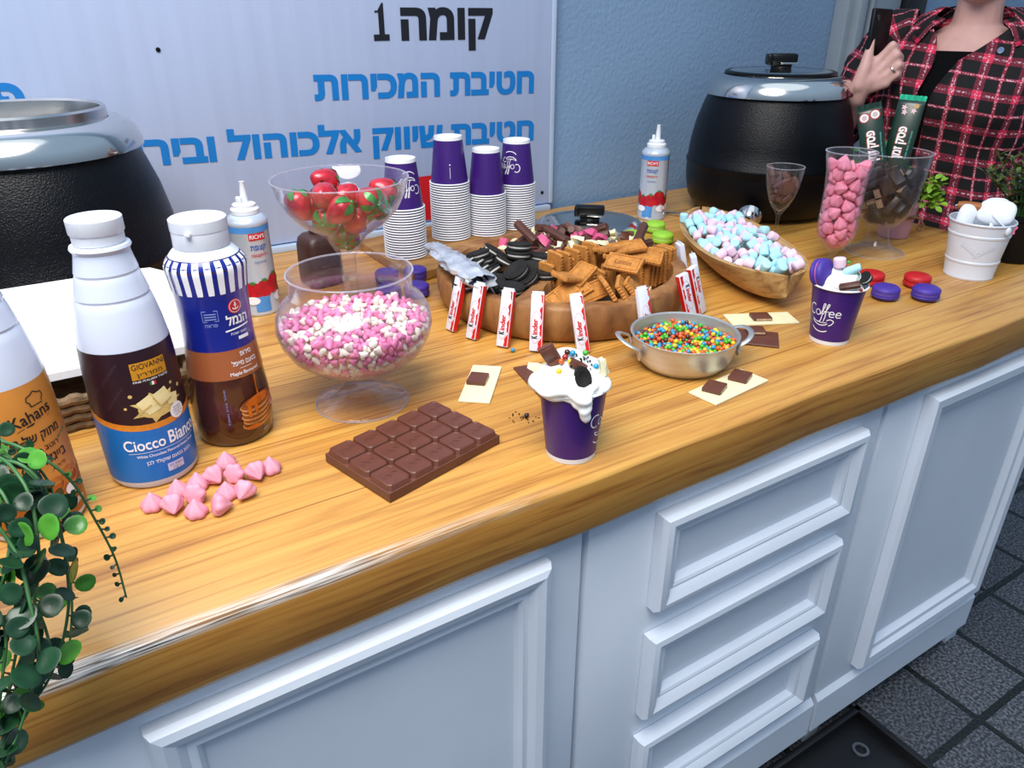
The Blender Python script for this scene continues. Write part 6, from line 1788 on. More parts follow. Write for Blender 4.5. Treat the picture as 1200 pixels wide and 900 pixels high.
lone_stick(640, 268, 0.090, 664, 283, 0.082, 'ribbed chocolate stick lying across the white curls in the middle of the tray')
lone_stick(755, 264, 0.105, 742, 293, 0.085, 'ribbed chocolate stick standing up at the right end of the biscuits')

# ================================================================== wrapped chocolate bars leaning round the tray
M_wrap = mat('white_wrapper', '#e4e8f4', 0.3, var=0.03, coat=0.3)
M_wred = mat('red_wrapper', '#d81f1c', 0.3, var=0.06, coat=0.3)
BL, BW, BT = 0.086, 0.0195, 0.0105
def choc_bar_thing():
    t = thing('chocolate_bar', '', 'chocolate bar', (0, 0, 0))
    b = MB(); b.box(BW, BT, BL, 0.0016, 2, m=T(0, 0, BL / 2)); b.build('wrapper', M_wrap, t, smooth=35)
    # red side with a wavy boundary
    wav = [(0.0026 + 0.0016 * sin(v * 240) + 0.0012 * sin(v * 510 + 1) + (0.002 if v < 0.02 else 0), v) for v in np.linspace(0.0015, BL - 0.0015, 26)]
    vs = []
    for w_, v in wav:
        vs += [(BW / 2 - w_ - 0.0008, v), (BW / 2 - 0.0012, v)]
    fc = [(2 * i, 2 * i + 1, 2 * i + 3, 2 * i + 2) for i in range(len(wav) - 1)]
    flat(t, 'red_wave', [((vs, fc), 0, 0)], T(0, -BT / 2 - 0.0003, 0) @ UP, M_wred)
    b = MB(); b.box(0.0006, BT - 0.0022, BL - 0.003, 0.0, m=T(BW / 2 + 0.0002, 0, BL / 2)); b.build('red_side', M_wred, t, smooth=0)
    flat(t, 'initial_lettering', [(fit_text('K', 0.0048, 0.0082, 0.04), 0.0, 0.0, pi / 2)], T(0.0018, -BT / 2 - 0.0005, 0.0215) @ UP, M_dark)
    flat(t, 'lettering', [(fit_text('inder', 0.0235, 0.0078, 0.03), 0.0, 0.0, pi / 2)], T(0.0018, -BT / 2 - 0.0005, 0.0370) @ UP, M_wred)
    ov = [(0.0075 * cos(a), 0.024 * sin(a)) for a in np.linspace(0.3, 2 * pi - 0.3, 40)]
    flat(t, 'oval_line', [(stroke_geo(ov, 0.00035), -0.0008, 0)], T(0, -BT / 2 - 0.0004, 0.036) @ UP, M_wred)
    b = MB(); b.box(BW * 0.92, 0.0012, 0.004, 0.0003, m=T(0, 0, BL + 0.0012)); b.build('end_seal', M_wrap, t, smooth=30)
    return frz(t)
cb = choc_bar_thing()
KB_ = [(-172, 0.0, 0), (-160.5, 0.0, 1), (-147, 0.0, 2), (-134.5, -0.02, 3), (-117.5, -0.13, 4), (-92, -0.02, 5), (-63, -0.12, 6), (-51, -0.14, 7), (-35, -0.10, 8), (-18, -0.05, 9)]
NMS = ['leftmost of the row', 'second from the left', 'third from the left', 'behind the cream cup', 'just right of the cream cup', 'behind the steel pan', 'red side showing, nearer the pan', 'red side showing, farther right', 'behind the red-sided bars', 'nearest the green macarons']
for az, roll, i in KB_:
    a = radians(az)
    r0 = TR + 0.024 + (0.004 if i in (7, 8) else 0)
    pos = (TX0 + r0 * cos(a), TY0 + r0 * sin(a), ZC + 0.0022)
    # local -Y faces outwards; the top leans inwards on the rim
    yaw = a + pi / 2
    m_ = T(*pos) @ RZ(yaw) @ RX(-0.27) @ RY(roll)
    if i in (6, 7):      # set upside down, the red side towards the left
        m_ = m_ @ RZ(-0.50) @ T(0, 0, BL) @ RY(pi)
    lab = 'white and red wrapped bar leaning on the tray, ' + NMS[i]
    if i == 0:
        cb.matrix_local = m_; cb['label'] = lab; cb['group'] = 'wrapped chocolate bars round the tray'
    else:
        dup(cb, m_, lab, 'wrapped chocolate bars round the tray')
# ================================================================== two-handled steel pan of coloured candies
PX0, PY0 = 0.739, 0.712
M_alu = mat('dull_aluminium', '#d4d3d0', 0.42, 0.85, var=0.10, vscale=12, stretch=(1, 1, 12), bump=0.05)
PO = [(0, 0.0), (0.050, 0.0), (0.056, 0.002), (0.064, 0.010), (0.0695, 0.020), (0.0720, 0.032), (0.0728, 0.0335), (0.0745, 0.047), (0.0770, 0.0490), (0.0775, 0.0500), (0.0765, 0.0505)]
PI_ = [(0.0735, 0.0490), (0.0715, 0.034), (0.0675, 0.021), (0.060, 0.010), (0.052, 0.004), (0, 0.003)]
t = thing('steel_pan', 'small two-handled metal pan of tiny coloured candies', 'pan', (PX0, PY0, ZC + 0.0003))
b = MB(); b.lathe(PO + PI_, 64); b.build('pan', M_alu, t, smooth=35)
for hp_, lab in ((P(726, 396, 0.045), 'left'), (P(868, 385, 0.05), 'right')):
    d = Vector((hp_.x - PX0, hp_.y - PY0, 0)).normalized()
    s_ = Vector((-d.y, d.x, 0))
    pts = []
    for u in np.linspace(0, pi, 13):
        out = sin(u) ** 0.8
        pts.append(d * (0.0735 + 0.0235 * out) + s_ * (0.026 * cos(u)) + Vector((0, 0, 0.036 + 0.012 * out)))
    pts = [d * 0.071 + s_ * 0.027 + Vector((0, 0, 0.028))] + pts + [d * 0.071 - s_ * 0.027 + Vector((0, 0, 0.028))]
    b = MB(); b.tube(smooth_pts(pts, 3), 0.0040, 8, flat=0.5)
    h_ = b.build('handle', M_alu, t, smooth=60)
    for k in (-1, 1):
        b = MB(); b.ellip(0.007, 0.007, 0.0025, 14, 6, m=T(*(d * 0.0718 + s_ * 0.024 * k + Vector((0, 0, 0.026)))) @ d.to_track_quat('Z', 'Y').to_matrix().to_4x4())
        b.build('rivet', M_alu, h_)
CND = [('red', '#a8231c'), ('orange', '#d8601c'), ('yellow', '#e8c41c'), ('green', '#43b02a'), ('blue', '#2196c8'), ('brown', '#4a2216')]
M_cand = [mat(n + '_candy_shell', c, 0.25, var=0.05, coat=0.5) for n, c in CND]
b = MB(); b.ellip(0.0034, 0.0034, 0.0033, 12, 8)
cand_me = [b.mesh('candy', m_, 80) for m_ in M_cand]
pc = pack(860, 0.0035, vessel([(r - 0.0012, z) for r, z in reversed(PI_)], 0.0265), 0.028, seed=4, iters=70, spread=(0.055, 0.055), h0=0.02)
# gentle heap towards the middle
order = sorted(range(len(pc)), key=lambda i: -pc[i, 2])
rg = random.Random(8)
WT = [0.14, 0.24, 0.20, 0.17, 0.17, 0.08]
cols_ = [rg.choices(range(6), WT)[0] for _ in pc]
for c, i in enumerate(order[:295]):
    k = cols_[i]
    o = bpy.data.objects.new('candy', cand_me[k])
    col.objects.link(o)
    o.location = (PX0 + pc[i, 0], PY0 + pc[i, 1], ZC + pc[i, 2] + 0.0004)
    tag(o, 'tiny %s candy in the small two-handled metal pan' % CND[k][0], 'candy', CND[k][0] + ' candies in the steel pan')
b2 = MB()
for i in order[295:]:
    b2.add(b.v, b.f, T(*pc[i]), cols_[i])
o = b2.build('candies', M_cand, smooth=80)
o.location = (PX0, PY0, ZC + 0.0004)
tag(o, 'lower tiny coloured candies in the small metal pan', 'candies', kind='stuff')

# ================================================================== long wooden bowl of marshmallows
LB, WB, HB = 0.475, 0.094, 0.058
BOX, BOY = 1.128, 0.975
b0_, b1_ = Vector((1.238, 1.190, 0)), Vector((1.018, 0.765, 0))
BANG = atan2((b1_ - b0_).y, (b1_ - b0_).x)
def boat_w(t_):
    return WB * max(0.0, 1 - abs(t_) ** 2.3) ** 0.62
def boat_loft():
    b = MB()
    NTt, NSs = 40, 14
    def pt(t_, s, inner):
        # t along, s in [-1,1] across
        th = 0.011
        hw = boat_w(t_)
        zt = HB + 0.010 * t_ * t_
        if not inner:
            x = t_ * LB / 2
            bot = 0.004 * 0 + 0.030 * abs(t_) ** 4
            z = bot + (zt - bot) * abs(s) ** 2.6
            return (x, s * hw, z)
        ti = t_ * (1 - 2 * th * 1.4 / LB)
        x = ti * LB / 2
        hwi = max(0.0005, boat_w(ti) - th)
        bot = 0.013 + 0.032 * abs(t_) ** 4
        z = bot + (zt - bot) * abs(s) ** 2.6
        return (x, s * hwi, z)
    ts = [sin(pi / 2 * (2 * i / NTt - 1)) * 0.999 for i in range(NTt + 1)]
    vs, fs = [], []
    for inner in (0, 1):
        for t_ in ts:
            for j in range(NSs + 1):
                s = sin(pi / 2 * (2 * j / NSs - 1))
                vs.append(pt(t_, s, inner))
    R_ = NSs + 1
    n1 = R_ * (NTt + 1)
    for i in range(NTt):
        for j in range(NSs):
            a = i * R_ + j
            fs.append((a, a + 1, a + R_ + 1, a + R_))
            fs.append((n1 + a, n1 + a + R_, n1 + a + R_ + 1, n1 + a + 1))
        for j in (0, NSs):
            a = i * R_ + j
            fs.append((a, a + R_, n1 + a + R_, n1 + a))
    for i in (0, NTt):
        for j in range(NSs):
            a = i * R_ + j
            fs.append((a, a + 1, n1 + a + 1, n1 + a))
    b.add(vs, fs)
    return b
bt = boat_loft().build('wooden_bowl', M_boat, smooth=60)
bt.matrix_local = T(BOX, BOY, ZC + 0.0003) @ RZ(BANG)
tag(bt, 'long boat-shaped wooden bowl of pink and blue marshmallows', 'bowl')
M_mpink = mat('pink_marshmallow', '#f0cfe2', 0.8, var=0.05, vscale=30, sss=0.2)
M_mblue = mat('blue_marshmallow', '#b4e6ee', 0.8, var=0.05, vscale=30, sss=0.2)
def marsh(mt, r=0.0086, L_=0.018):
    b = MB(); b.lathe([(0, -L_ / 2), (r * 0.82, -L_ / 2), (r * 0.97, -L_ / 2 + 0.0014), (r, -L_ / 2 + 0.003), (r, L_ / 2 - 0.003), (r * 0.97, L_ / 2 - 0.0014), (r * 0.82, L_ / 2), (0, L_ / 2)], 18)
    return b.mesh('marshmallow', mt, 60)
mm_p, mm_b = marsh(M_mpink), marsh(M_mblue)
rg = random.Random(6)
for i, q in enumerate(SIM['marsh']):
    m_ = T(BOX, BOY, ZC + 0.0003) @ RZ(BANG) @ qm(q)
    pink = rg.random() < (0.62 if q[0] < -0.06 else 0.38)
    o = bpy.data.objects.new('marshmallow', mm_p if pink else mm_b)
    col.objects.link(o)
    o.matrix_local = m_
    tag(o, ('pink' if pink else 'pale blue') + ' mini marshmallow in the long wooden bowl', 'marshmallow', ('pink' if pink else 'blue') + ' marshmallows in the wooden bowl')

# ladle lying behind the wooden bowl
t = thing('ladle', 'shiny steel ladle lying between the wooden bowl and the black kettle', 'ladle', tuple(P(876, 268, 0.0)))
org = Vector(t.location)
b = MB()
b.lathe([(0, -0.026), (0.012, -0.023), (0.0225, -0.012), (0.027, 0.0), (0.0275, 0.001), (0.026, 0.0), (0.0215, -0.0115), (0.011, -0.0218), (0, -0.0245)], 36)
b.build('bowl', M_chrome, t, T(0, 0, 0.0285) @ RZ(-0.92) @ RX(radians(-78)))
hd = Vector(P(781, 249, 0.006)) - org
b = MB(); b.tube(smooth_pts([(-0.012, 0.016, 0.040), (-0.03, 0.03, 0.030), tuple(hd * 0.45 + Vector((0, 0, 0.012))), tuple(hd)], 6), 0.0032, 8, flat=0.6)
b.build('handle', M_chrome, t, smooth=60)

# ================================================================== meringue kisses
M_kiss = mat('pink_meringue', '#e99bb0', 0.6, var=0.08, vscale=50, sss=0.15)
M_kiss2 = mat('hot_pink_meringue', '#f492ab', 0.55, var=0.08, vscale=50, sss=0.15)
KP = [(0, 0), (0.0085, 0.0), (0.0105, 0.0015), (0.0113, 0.004), (0.0108, 0.0070), (0.0085, 0.0105), (0.0052, 0.0145), (0.0022, 0.0180), (0, 0.0205)]
def kiss(mt, s=1.0):
    b = MB()
    vs, rows = [], []
    n = 30
    b.lathe([(r * s, z * s) for r, z in KP], n, rfun=lambda a, k: 1 + 0.20 * (abs(cos(a * 3 + k * 0.14)) - 0.62) * (1 if k > 1 else 0.5))
    return b.mesh('meringue_kiss', mt, 50)
kme = kiss(M_kiss, 1.0)
KS = [(180, 596, 0), (204, 600, 1), (231, 604, 0), (259, 601, 2), (210, 580, 0), (233, 572, 0), (252, 566, 1), (231, 588, 2), (277, 564, 2), (266, 547, 0), (301, 561, 1), (318, 553, 0), (289, 583, 1), (267, 583, 0)]
rg = random.Random(15)
pos = [P(x, y, 0) for x, y, k in KS]
rank = sorted(range(len(KS)), key=lambda i: KS[i][0])
for i, (x, y, k) in enumerate(KS):
    o = bpy.data.objects.new('meringue_kiss', kme)
    col.objects.link(o)
    p = pos[i]
    yaw = rg.uniform(0, 6.28)
    if k == 0:
        m_ = T(p.x, p.y, ZC + 0.0002) @ RZ(yaw)
    elif k == 1:      # tipped over, point towards the front
        m_ = T(p.x, p.y, ZC + 0.0103) @ RZ(-0.4 + rg.uniform(-0.7, 0.7)) @ RX(pi / 2 + 0.32) @ T(0, 0, -0.006)
    else:
        m_ = T(p.x, p.y, ZC + 0.0103) @ RZ(rg.uniform(1.5, 4.5)) @ RX(pi / 2 + 0.32) @ T(0, 0, -0.006)
    o.matrix_local = m_
    r = rank.index(i)
    lab = 'pink meringue kiss on the bare counter, ' + ('leftmost of the scatter' if r == 0 else 'rightmost of the scatter' if r == 13 else ORD[r] + ' from the left in the scatter')
    tag(o, lab, 'meringue', 'pink meringue kisses scattered on the counter')

# ================================================================== slab of chocolate
t = thing('chocolate_slab', 'large milk chocolate slab of fifteen squares lying on the counter', 'chocolate slab', tuple(P(486, 531, 0.0)), RZ(0.255))
SLX, SLY = 0.163, 0.114
b = MB()
b.loops([[(x * SLX / 2, y * SLY / 2, z) for x, y in ((-1, -1), (1, -1), (1, 1), (-1, 1))] for z in (0.0,)] + [[(x * (SLX / 2 + 0.001), y * (SLY / 2 + 0.001), z) for x, y in ((-1, -1), (1, -1), (1, 1), (-1, 1))] for z in (0.0012, 0.0115)] + [[(x * (SLX / 2 - 0.0015), y * (SLY / 2 - 0.0015), 0.0128) for x, y in ((-1, -1), (1, -1), (1, 1), (-1, 1))]], cap0=True, cap1=True)
base_ = b.build('slab_base', M_choc, t, T(0, 0, 0.0004) @ RX(-0.0), smooth=30)
cwx, cwy = SLX / 5, SLY / 3
sqm = None
for i in range(5):
    for j in range(3):
        if sqm is None:
            b = MB()
            def rq(w, h, z): return [(x * w / 2, y * h / 2, z) for x, y in ((-1, -0.8), (-0.8, -1), (0.8, -1), (1, -0.8), (1, 0.8), (0.8, 1), (-0.8, 1), (-1, 0.8))]
            b.loops([rq(cwx - 0.0006, cwy - 0.0006, 0), rq(cwx - 0.0035, cwy - 0.0035, 0.0052), rq(cwx - 0.0058, cwy - 0.0058, 0.0062), rq(cwx - 0.0090, cwy - 0.0090, 0.0062), rq(cwx - 0.0096, cwy - 0.0096, 0.0058)], cap0=True, cap1=True)
            sw = smooth_pts([(-0.009, -0.003), (-0.004, 0.003), (0.0, -0.002), (0.004, 0.003), (0.009, 0.0)], 4)
            g_ = stroke_geo(sw, 0.0011)
            b.add([(x, y, 0.0063) for x, y in g_[0]], g_[1])
            sqm = b.mesh('chocolate_square', M_choc, 30)
        o = bpy.data.objects.new('chocolate_square', sqm)
        col.objects.link(o)
        o.parent = t
        o.location = (-SLX / 2 + cwx * (i + 0.5), -SLY / 2 + cwy * (j + 0.5), 0.0131)

# ================================================================== thin chocolate tiles with nibbles on them
def tile(label, cx, cy, ang, lx, ly, mt):
    b = MB(); b.box(lx, ly, 0.0032, 0.0006, 1)
    for k in range(11):
        b.box(lx * 0.98, 0.0005, 0.0002, 0, m=T(0, ly * (-0.45 + 0.09 * k), 0.0017))
    o = b.build('chocolate_tile', mt, smooth=30)
    o.matrix_local = T(cx, cy, ZC + 0.0019) @ RZ(ang)
    return tag(o, label, 'chocolate tile', 'thin chocolate tiles')
M_wafer = mat('wafer_crumb', '#c9a987', 0.8, var=0.3, vscale=220, bump=0.5, bscale=300)
sqn = None
def square(label, px, py, z, ang, s=1.3):
    t = thing('wafer_square', label, 'chocolate', tuple(P(px, py, z)), RZ(ang))
    b = MB(); b.box(0.0235 * s, 0.020 * s, 0.0062, 0.0014, 2, m=T(0, 0, 0.0031)); b.build('coating', M_choc, t, smooth=40)
    b = MB(); b.box(0.0002, 0.0165 * s, 0.0034, 0, m=T(0.0118 * s, 0, 0.0028)); b.box(0.019 * s, 0.0002, 0.0030, 0, m=T(0.001, -0.0101 * s, 0.0028)); b.build('cut_face', M_wafer, t, smooth=0)
    return t
tile('white chocolate tile with one brown square, between the slab and the tray', 0.457, 0.808, 0.88, 0.110, 0.042, M_wchoc)
square('brown wafer square on the white tile beyond the chocolate slab', 560, 446, 0.0037, 0.82)
tile('dark chocolate tile partly hidden behind the cream-topped purple cup', 0.533, 0.770, 1.39, 0.106, 0.044, M_choc)
square('small brown nibble on the dark tile behind the cream cup', 628, 452, 0.0037, 0.3, 0.55)
tile('white chocolate tile with two brown squares, in front of the pan', 0.739, 0.620, 0.11, 0.114, 0.046, M_wchoc)
square('left brown wafer square on the white tile in front of the pan', 837, 456, 0.0037, 0.45)
square('right brown wafer square on the white tile in front of the pan', 867, 443, 0.0037, 0.45)
tile('white chocolate tile with one brown square, right of the pan', 0.968, 0.767, -0.46, 0.112, 0.047, M_wchoc)
square('brown wafer square on the white tile right of the pan', 891, 373, 0.0037, -0.5)
tile('dark chocolate tile beside the right handle of the pan', 0.885, 0.733, 2.30, 0.112, 0.058, M_choc)
square('broken wafer square lying on the dark tile right of the pan', 885, 389, 0.0037, -0.6, 1.2)

# ================================================================== macarons
def macaron(name, label, m_shell, m_fill, m4, group=None, R=0.0235):
    t = thing(name, label, 'macaron', (0, 0, 0), None, group)
    t.matrix_local = m4
    for s in (1, -1):
        b = MB()
        b.lathe([(0, 0.0008), (R * 0.93, 0.0008), (R * 0.99, 0.0018), (R * 0.985, 0.0034), (R * 0.97, 0.0040), (R * 1.0, 0.0052), (R * 0.965, 0.0080), (R * 0.82, 0.0107), (R * 0.55, 0.0122), (0, 0.0127)], 36,
                m=RX(0 if s == 1 else pi), rfun=lambda a, k: 1 + (0.014 * sin(a * 17) + 0.010 * sin(a * 29 + 1) if k in (2, 3) else 0))
        b.build('shell', m_shell, t, smooth=45)
    b = MB(); b.lathe([(0, -0.0022), (R * 0.90, -0.0022), (R * 0.94, 0), (R * 0.90, 0.0022), (0, 0.0022)], 28); b.build('filling', m_fill, t, smooth=60)
    return t
M_mac_p = mat('purple_macaron', '#46309a', 0.55, var=0.10, vscale=60, bump=0.15, bscale=300)
M_mac_r = mat('red_macaron', '#c4141c', 0.5, var=0.08, vscale=60, bump=0.15, bscale=300)
M_mac_g = mat('green_macaron', '#9ad23a', 0.55, var=0.06, vscale=60, bump=0.15, bscale=300)
M_fp = mat('pink_filling', '#d86aa0', 0.6, var=0.08)
M_fr = mat('red_filling', '#8e1018', 0.6, var=0.1)
M_fl = mat('lilac_filling', '#8a6fb8', 0.6, var=0.08)
M_fg = mat('pale_green_filling', '#d8e6b0', 0.6)
def mac_at(px, py, z, label, ms, mf, group, tilt=0.0, yaw=0.0, R=0.0235):
    p = P(px, py, z)
    return macaron('macaron', label, ms, mf, T(p.x, p.y, p.z + 0.0131) @ RZ(yaw) @ RX(tilt), group, R)
mac_at(1036, 350, 0, 'purple macaron just right of the topped purple cup', M_mac_p, M_fl, 'macarons at the right', yaw=1)
mac_at(1083, 351, 0, 'purple macaron farther right of the topped purple cup', M_mac_p, M_fl, 'macarons at the right', yaw=2)
mac_at(1019, 333, 0, 'red macaron half hidden behind the topped purple cup', M_mac_r, M_fr, 'macarons at the right')
mac_at(1073, 336, 0, 'red macaron behind the right purple macaron', M_mac_r, M_fr, 'macarons at the right', yaw=0.5)
mac_at(776, 285, 0, 'green macaron nearest the viewer behind the tray', M_mac_g, M_fg, 'green macarons behind the tray')
mac_at(767, 272, 0, 'green macaron at the back, below the spray can', M_mac_g, M_fg, 'green macarons behind the tray')
mac_at(741, 284, 0, 'green macaron at the left, next to the kettle lid', M_mac_g, M_fg, 'green macarons behind the tray')
mac_at(489, 347, 0, 'purple macaron by the left foot of the round tray', M_mac_p, M_fl, 'purple macarons behind the sweets bowl', R=0.0225)
mac_at(487, 328, 0, 'purple macaron right behind the one by the tray foot', M_mac_p, M_fl, 'purple macarons behind the sweets bowl', R=0.0225)
mac_at(454, 331, 0, 'purple macaron seen through the sweets bowl, farther back', M_mac_p, M_fl, 'purple macarons behind the sweets bowl', R=0.0225)
mac_at(456, 350, 0, 'purple macaron seen through the sweets bowl, nearer the tray front', M_mac_p, M_fl, 'purple macarons behind the sweets bowl', R=0.0225)

# ================================================================== two filled paper cups
def full_cup(label, x, y, logo_th):
    t = thing('paper_cup', label, 'cup', (x, y, ZC + 0.0003))
    cup_parts(t)
    b = MB(); b.lathe([(cup_r(0) + 0.0002, 0.0003), (cup_r(0.0065) + 0.0003, 0.0066)], 44); b.build('base_band', M_paperw, t)
    logo_cup(t, logo_th)
    return t
FX, FYc = 0.459, 0.602
full_cup('purple paper cup heaped with whipped cream, near the front edge', FX, FYc, face_cam(FX, FYc) + 1.42)
GX, GY = 0.996, 0.656
full_cup('purple lettered paper cup topped with cream and a purple macaron', GX, GY, face_cam(GX, GY) - 0.38)

M_whip = mat('whipped_cream', '#f2f2ee', 0.5, var=0.03, vscale=25, sss=0.2)
def cream(name, label, lumps, ridges, parent_m, vox=0.0016, amp=0.0011):
    b = MB()
    for (x, y, z, rx, ry, rz) in lumps:
        b.ellip(rx, ry, rz, 18, 12, m=T(x, y, z))
    o = b.build(name, M_whip, smooth=0)
    rm = o.modifiers.new('merge', 'REMESH'); rm.mode = 'VOXEL'; rm.voxel_size = vox
    sm = o.modifiers.new('soften', 'SMOOTH'); sm.iterations = 6; sm.factor = 0.5
    bpy.context.view_layer.update()
    dg = bpy.context.evaluated_depsgraph_get()
    me = bpy.data.meshes.new_from_object(o.evaluated_get(dg))
    o.modifiers.clear()
    me.name = name
    co = np.empty(len(me.vertices) * 3); me.vertices.foreach_get('co', co); co = co.reshape(-1, 3)
    no = np.empty(len(me.vertices) * 3); me.vertices.foreach_get('normal', no); no = no.reshape(-1, 3)
    d = amp * (np.sin(co[:, 0] * ridges + 2.0 * np.sin(co[:, 1] * 130) + co[:, 2] * 520) * 0.6 + 0.5 * np.sin(co[:, 1] * ridges * 0.7 + co[:, 2] * 330 + 1.3))
    co += no * d[:, None]
    me.vertices.foreach_set('co', co.ravel())
    me.materials.clear(); me.materials.append(M_whip)
    me.polygons.foreach_set('use_smooth', [True] * len(me.polygons))
    me.update()
    o.data = me
    o.matrix_local = parent_m
    return tag(o, label, 'whipped cream')
cd_ = face_cam(FX, FYc)            # local +X of the cream frame points to the camera
fr_ = T(FX, FYc, ZC) @ RZ(cd_)
# y>0 is the viewer's right
cream('whipped_cream', 'soft whipped cream spilling over the rim of the front purple cup',
      [(0, 0, 0.088, 0.037, 0.037, 0.012), (0.006, -0.012, 0.099, 0.034, 0.030, 0.016), (0.022, -0.016, 0.096, 0.022, 0.026, 0.014), (0.016, -0.034, 0.098, 0.016, 0.016, 0.012), (-0.008, 0.010, 0.102, 0.026, 0.026, 0.016), (0.010, 0.016, 0.096, 0.024, 0.018, 0.012),
       (0.030, 0.004, 0.092, 0.014, 0.020, 0.010), (0.040, 0.010, 0.088, 0.007, 0.012, 0.010), (0.041, 0.014, 0.078, 0.0055, 0.0075, 0.012), (0.0395, 0.015, 0.068, 0.0042, 0.0050, 0.008), (-0.010, -0.006, 0.112, 0.020, 0.022, 0.014), (0.008, 0.030, 0.094, 0.020, 0.012, 0.009)], 210, fr_)
cd2 = face_cam(GX, GY)
fr2 = T(GX, GY, ZC) @ RZ(cd2)
cream('whipped_cream', 'whipped cream heaped in the lettered purple cup at the right',
      [(0, 0, 0.086, 0.0365, 0.0365, 0.010), (0.006, -0.004, 0.094, 0.028, 0.030, 0.014), (-0.006, 0.004, 0.102, 0.022, 0.024, 0.013), (0.014, 0.010, 0.094, 0.018, 0.020, 0.010), (-0.004, -0.008, 0.108, 0.015, 0.016, 0.010)], 240, fr2)
# toppings of the front cup
def put(name, me, m4, label, cat, group=None):
    o = bpy.data.objects.new(name, me); col.objects.link(o)
    o.matrix_local = m4
    return tag(o, label, cat, group)
b = MB(); b.box(0.017, 0.007, 0.034, 0.0012, 2); 
for z in (-0.0085, 0.0085):
    b.box(0.0135, 0.003, 0.013, 0.0014, 2, m=T(0, -0.0042, z))
put('chocolate_piece', b.mesh('chocolate_piece', M_choc, 35), fr_ @ T(0.002, -0.024, 0.121) @ RZ(pi / 2) @ RY(-0.55) @ RX(0.1), 'two-square chocolate piece stuck upright in the front cup cream', 'chocolate')
rg = random.Random(44)
for k, (x, y, z) in [(4, (0.004, -0.002, 0.1285)), (2, (0.012, -0.004, 0.1215)), (2, (0.020, -0.016, 0.1135)), (3, (0.0, 0.012, 0.1275)), (4, (0.004, 0.024, 0.1135)), (0, (0.006, -0.010, 0.1245)), (5, (0.002, -0.008, 0.1285)), (1, (0.008, -0.014, 0.1200))]:
    put('candy', cand_me[k], fr_ @ T(x, y, z), '%s candy on top of the front cup cream' % CND[k][0] + (', towards the front' if (k, x) == (2, 0.020) else ', near the middle' if k == 2 else ', by the right edge' if (k, x) == (4, 0.004) and y > 0.02 else ', topmost' if k == 4 else ''), 'candy', 'candies on the front cup')
ck2 = dup(ck, fr_ @ T(0.024, 0.010, 0.1085) @ RZ(0.3) @ RX(0.2) @ RY(1.25) @ SC(0.62, 0.42, 0.7), 'half black cookie stuck in the cream of the front cup', None) if 'ck' in globals() else None
if ck2: 
    if 'group' in ck2: del ck2['group']
for n_, (x, y, z, me_, lab) in enumerate([(0.0, -0.042, 0.1075, cu_w, 'pale chocolate curl hanging off the left of the front cup cream'), (0.004, 0.032, 0.1135, cu_w, 'white crumbed stick at the right of the front cup cream'), (0.010, 0.004, 0.1170, cu_b, 'small brown chocolate curl in the middle of the front cup cream')]):
    put('chocolate_curl', me_, fr_ @ T(x, y, z) @ RX([1.3, 0.3, 1.0][n_]) @ SC(0.8, 0.7, 0.8), lab, 'chocolate')
b = MB()
for i in range(34):
    a, r = rg.uniform(0, 6.28), rg.uniform(0, 0.022)
    b.box(0.0022, 0.0016, 0.0014, 0, m=T(-0.002 + r * cos(a), 0.002 + r * sin(a), 0.1235 - r * 0.42 + rg.uniform(-0.002, 0.002)) @ rnd_rot(rg))
o = b.build('chocolate_crumbs', M_dchoc, smooth=0); o.matrix_local = fr_
tag(o, 'chocolate crumbs sprinkled over the front cup cream', 'crumbs', kind='stuff')
# toppings of the right cup
macaron('macaron', 'purple macaron with pink filling standing in the cream of the lettered cup', M_mac_p, M_fp, fr2 @ T(0.010, -0.027, 0.107) @ RZ(-0.45) @ RX(0.28) @ RX(pi / 2) @ RX(0.0) @ SC(0.95, 0.95, 0.95))
put('marshmallow', mm_p, fr2 @ T(0.004, -0.006, 0.1245) @ RX(0.15) @ SC(1.05, 1.05, 0.8), 'pink marshmallow on top of the lettered cup cream', 'marshmallow')
put('marshmallow', mm_b, fr2 @ T(0.006, 0.013, 0.1165) @ RX(-1.05) @ SC(0.72, 0.72, 1.35), 'pale blue marshmallow rod on the lettered cup cream', 'marshmallow')
put('chocolate_stick', st_b, fr2 @ T(0.031, 0.014, 0.0995) @ RX(-1.25) @ SC(0.72, 0.72, 0.62), 'ribbed chocolate stick lying on the lettered cup cream', 'chocolate')
for k, (x, y, z), lab in [(3, (0.0, 0.022, 0.1090), 'green candy on the lettered cup cream, left of the cookie piece'), (0, (0.028, 0.030, 0.0945), 'red candy at the front rim of the lettered cup'), (0, (0.004, 0.003, 0.1205), 'red candy beside the blue marshmallow rod'), (3, (-0.006, 0.006, 0.1235), 'green candy beside the pink marshmallow')]:
    put('candy', cand_me[k], fr2 @ T(x, y, z) @ SC(0.8, 0.8, 0.8), lab, 'candy')
ck3 = dup(ck, fr2 @ T(-0.002, 0.033, 0.1035) @ RX(0.7) @ RY(0.3) @ SC(0.55, 0.45, 0.8), 'black cookie piece at the right edge of the lettered cup cream')
if 'group' in ck3: del ck3['group']
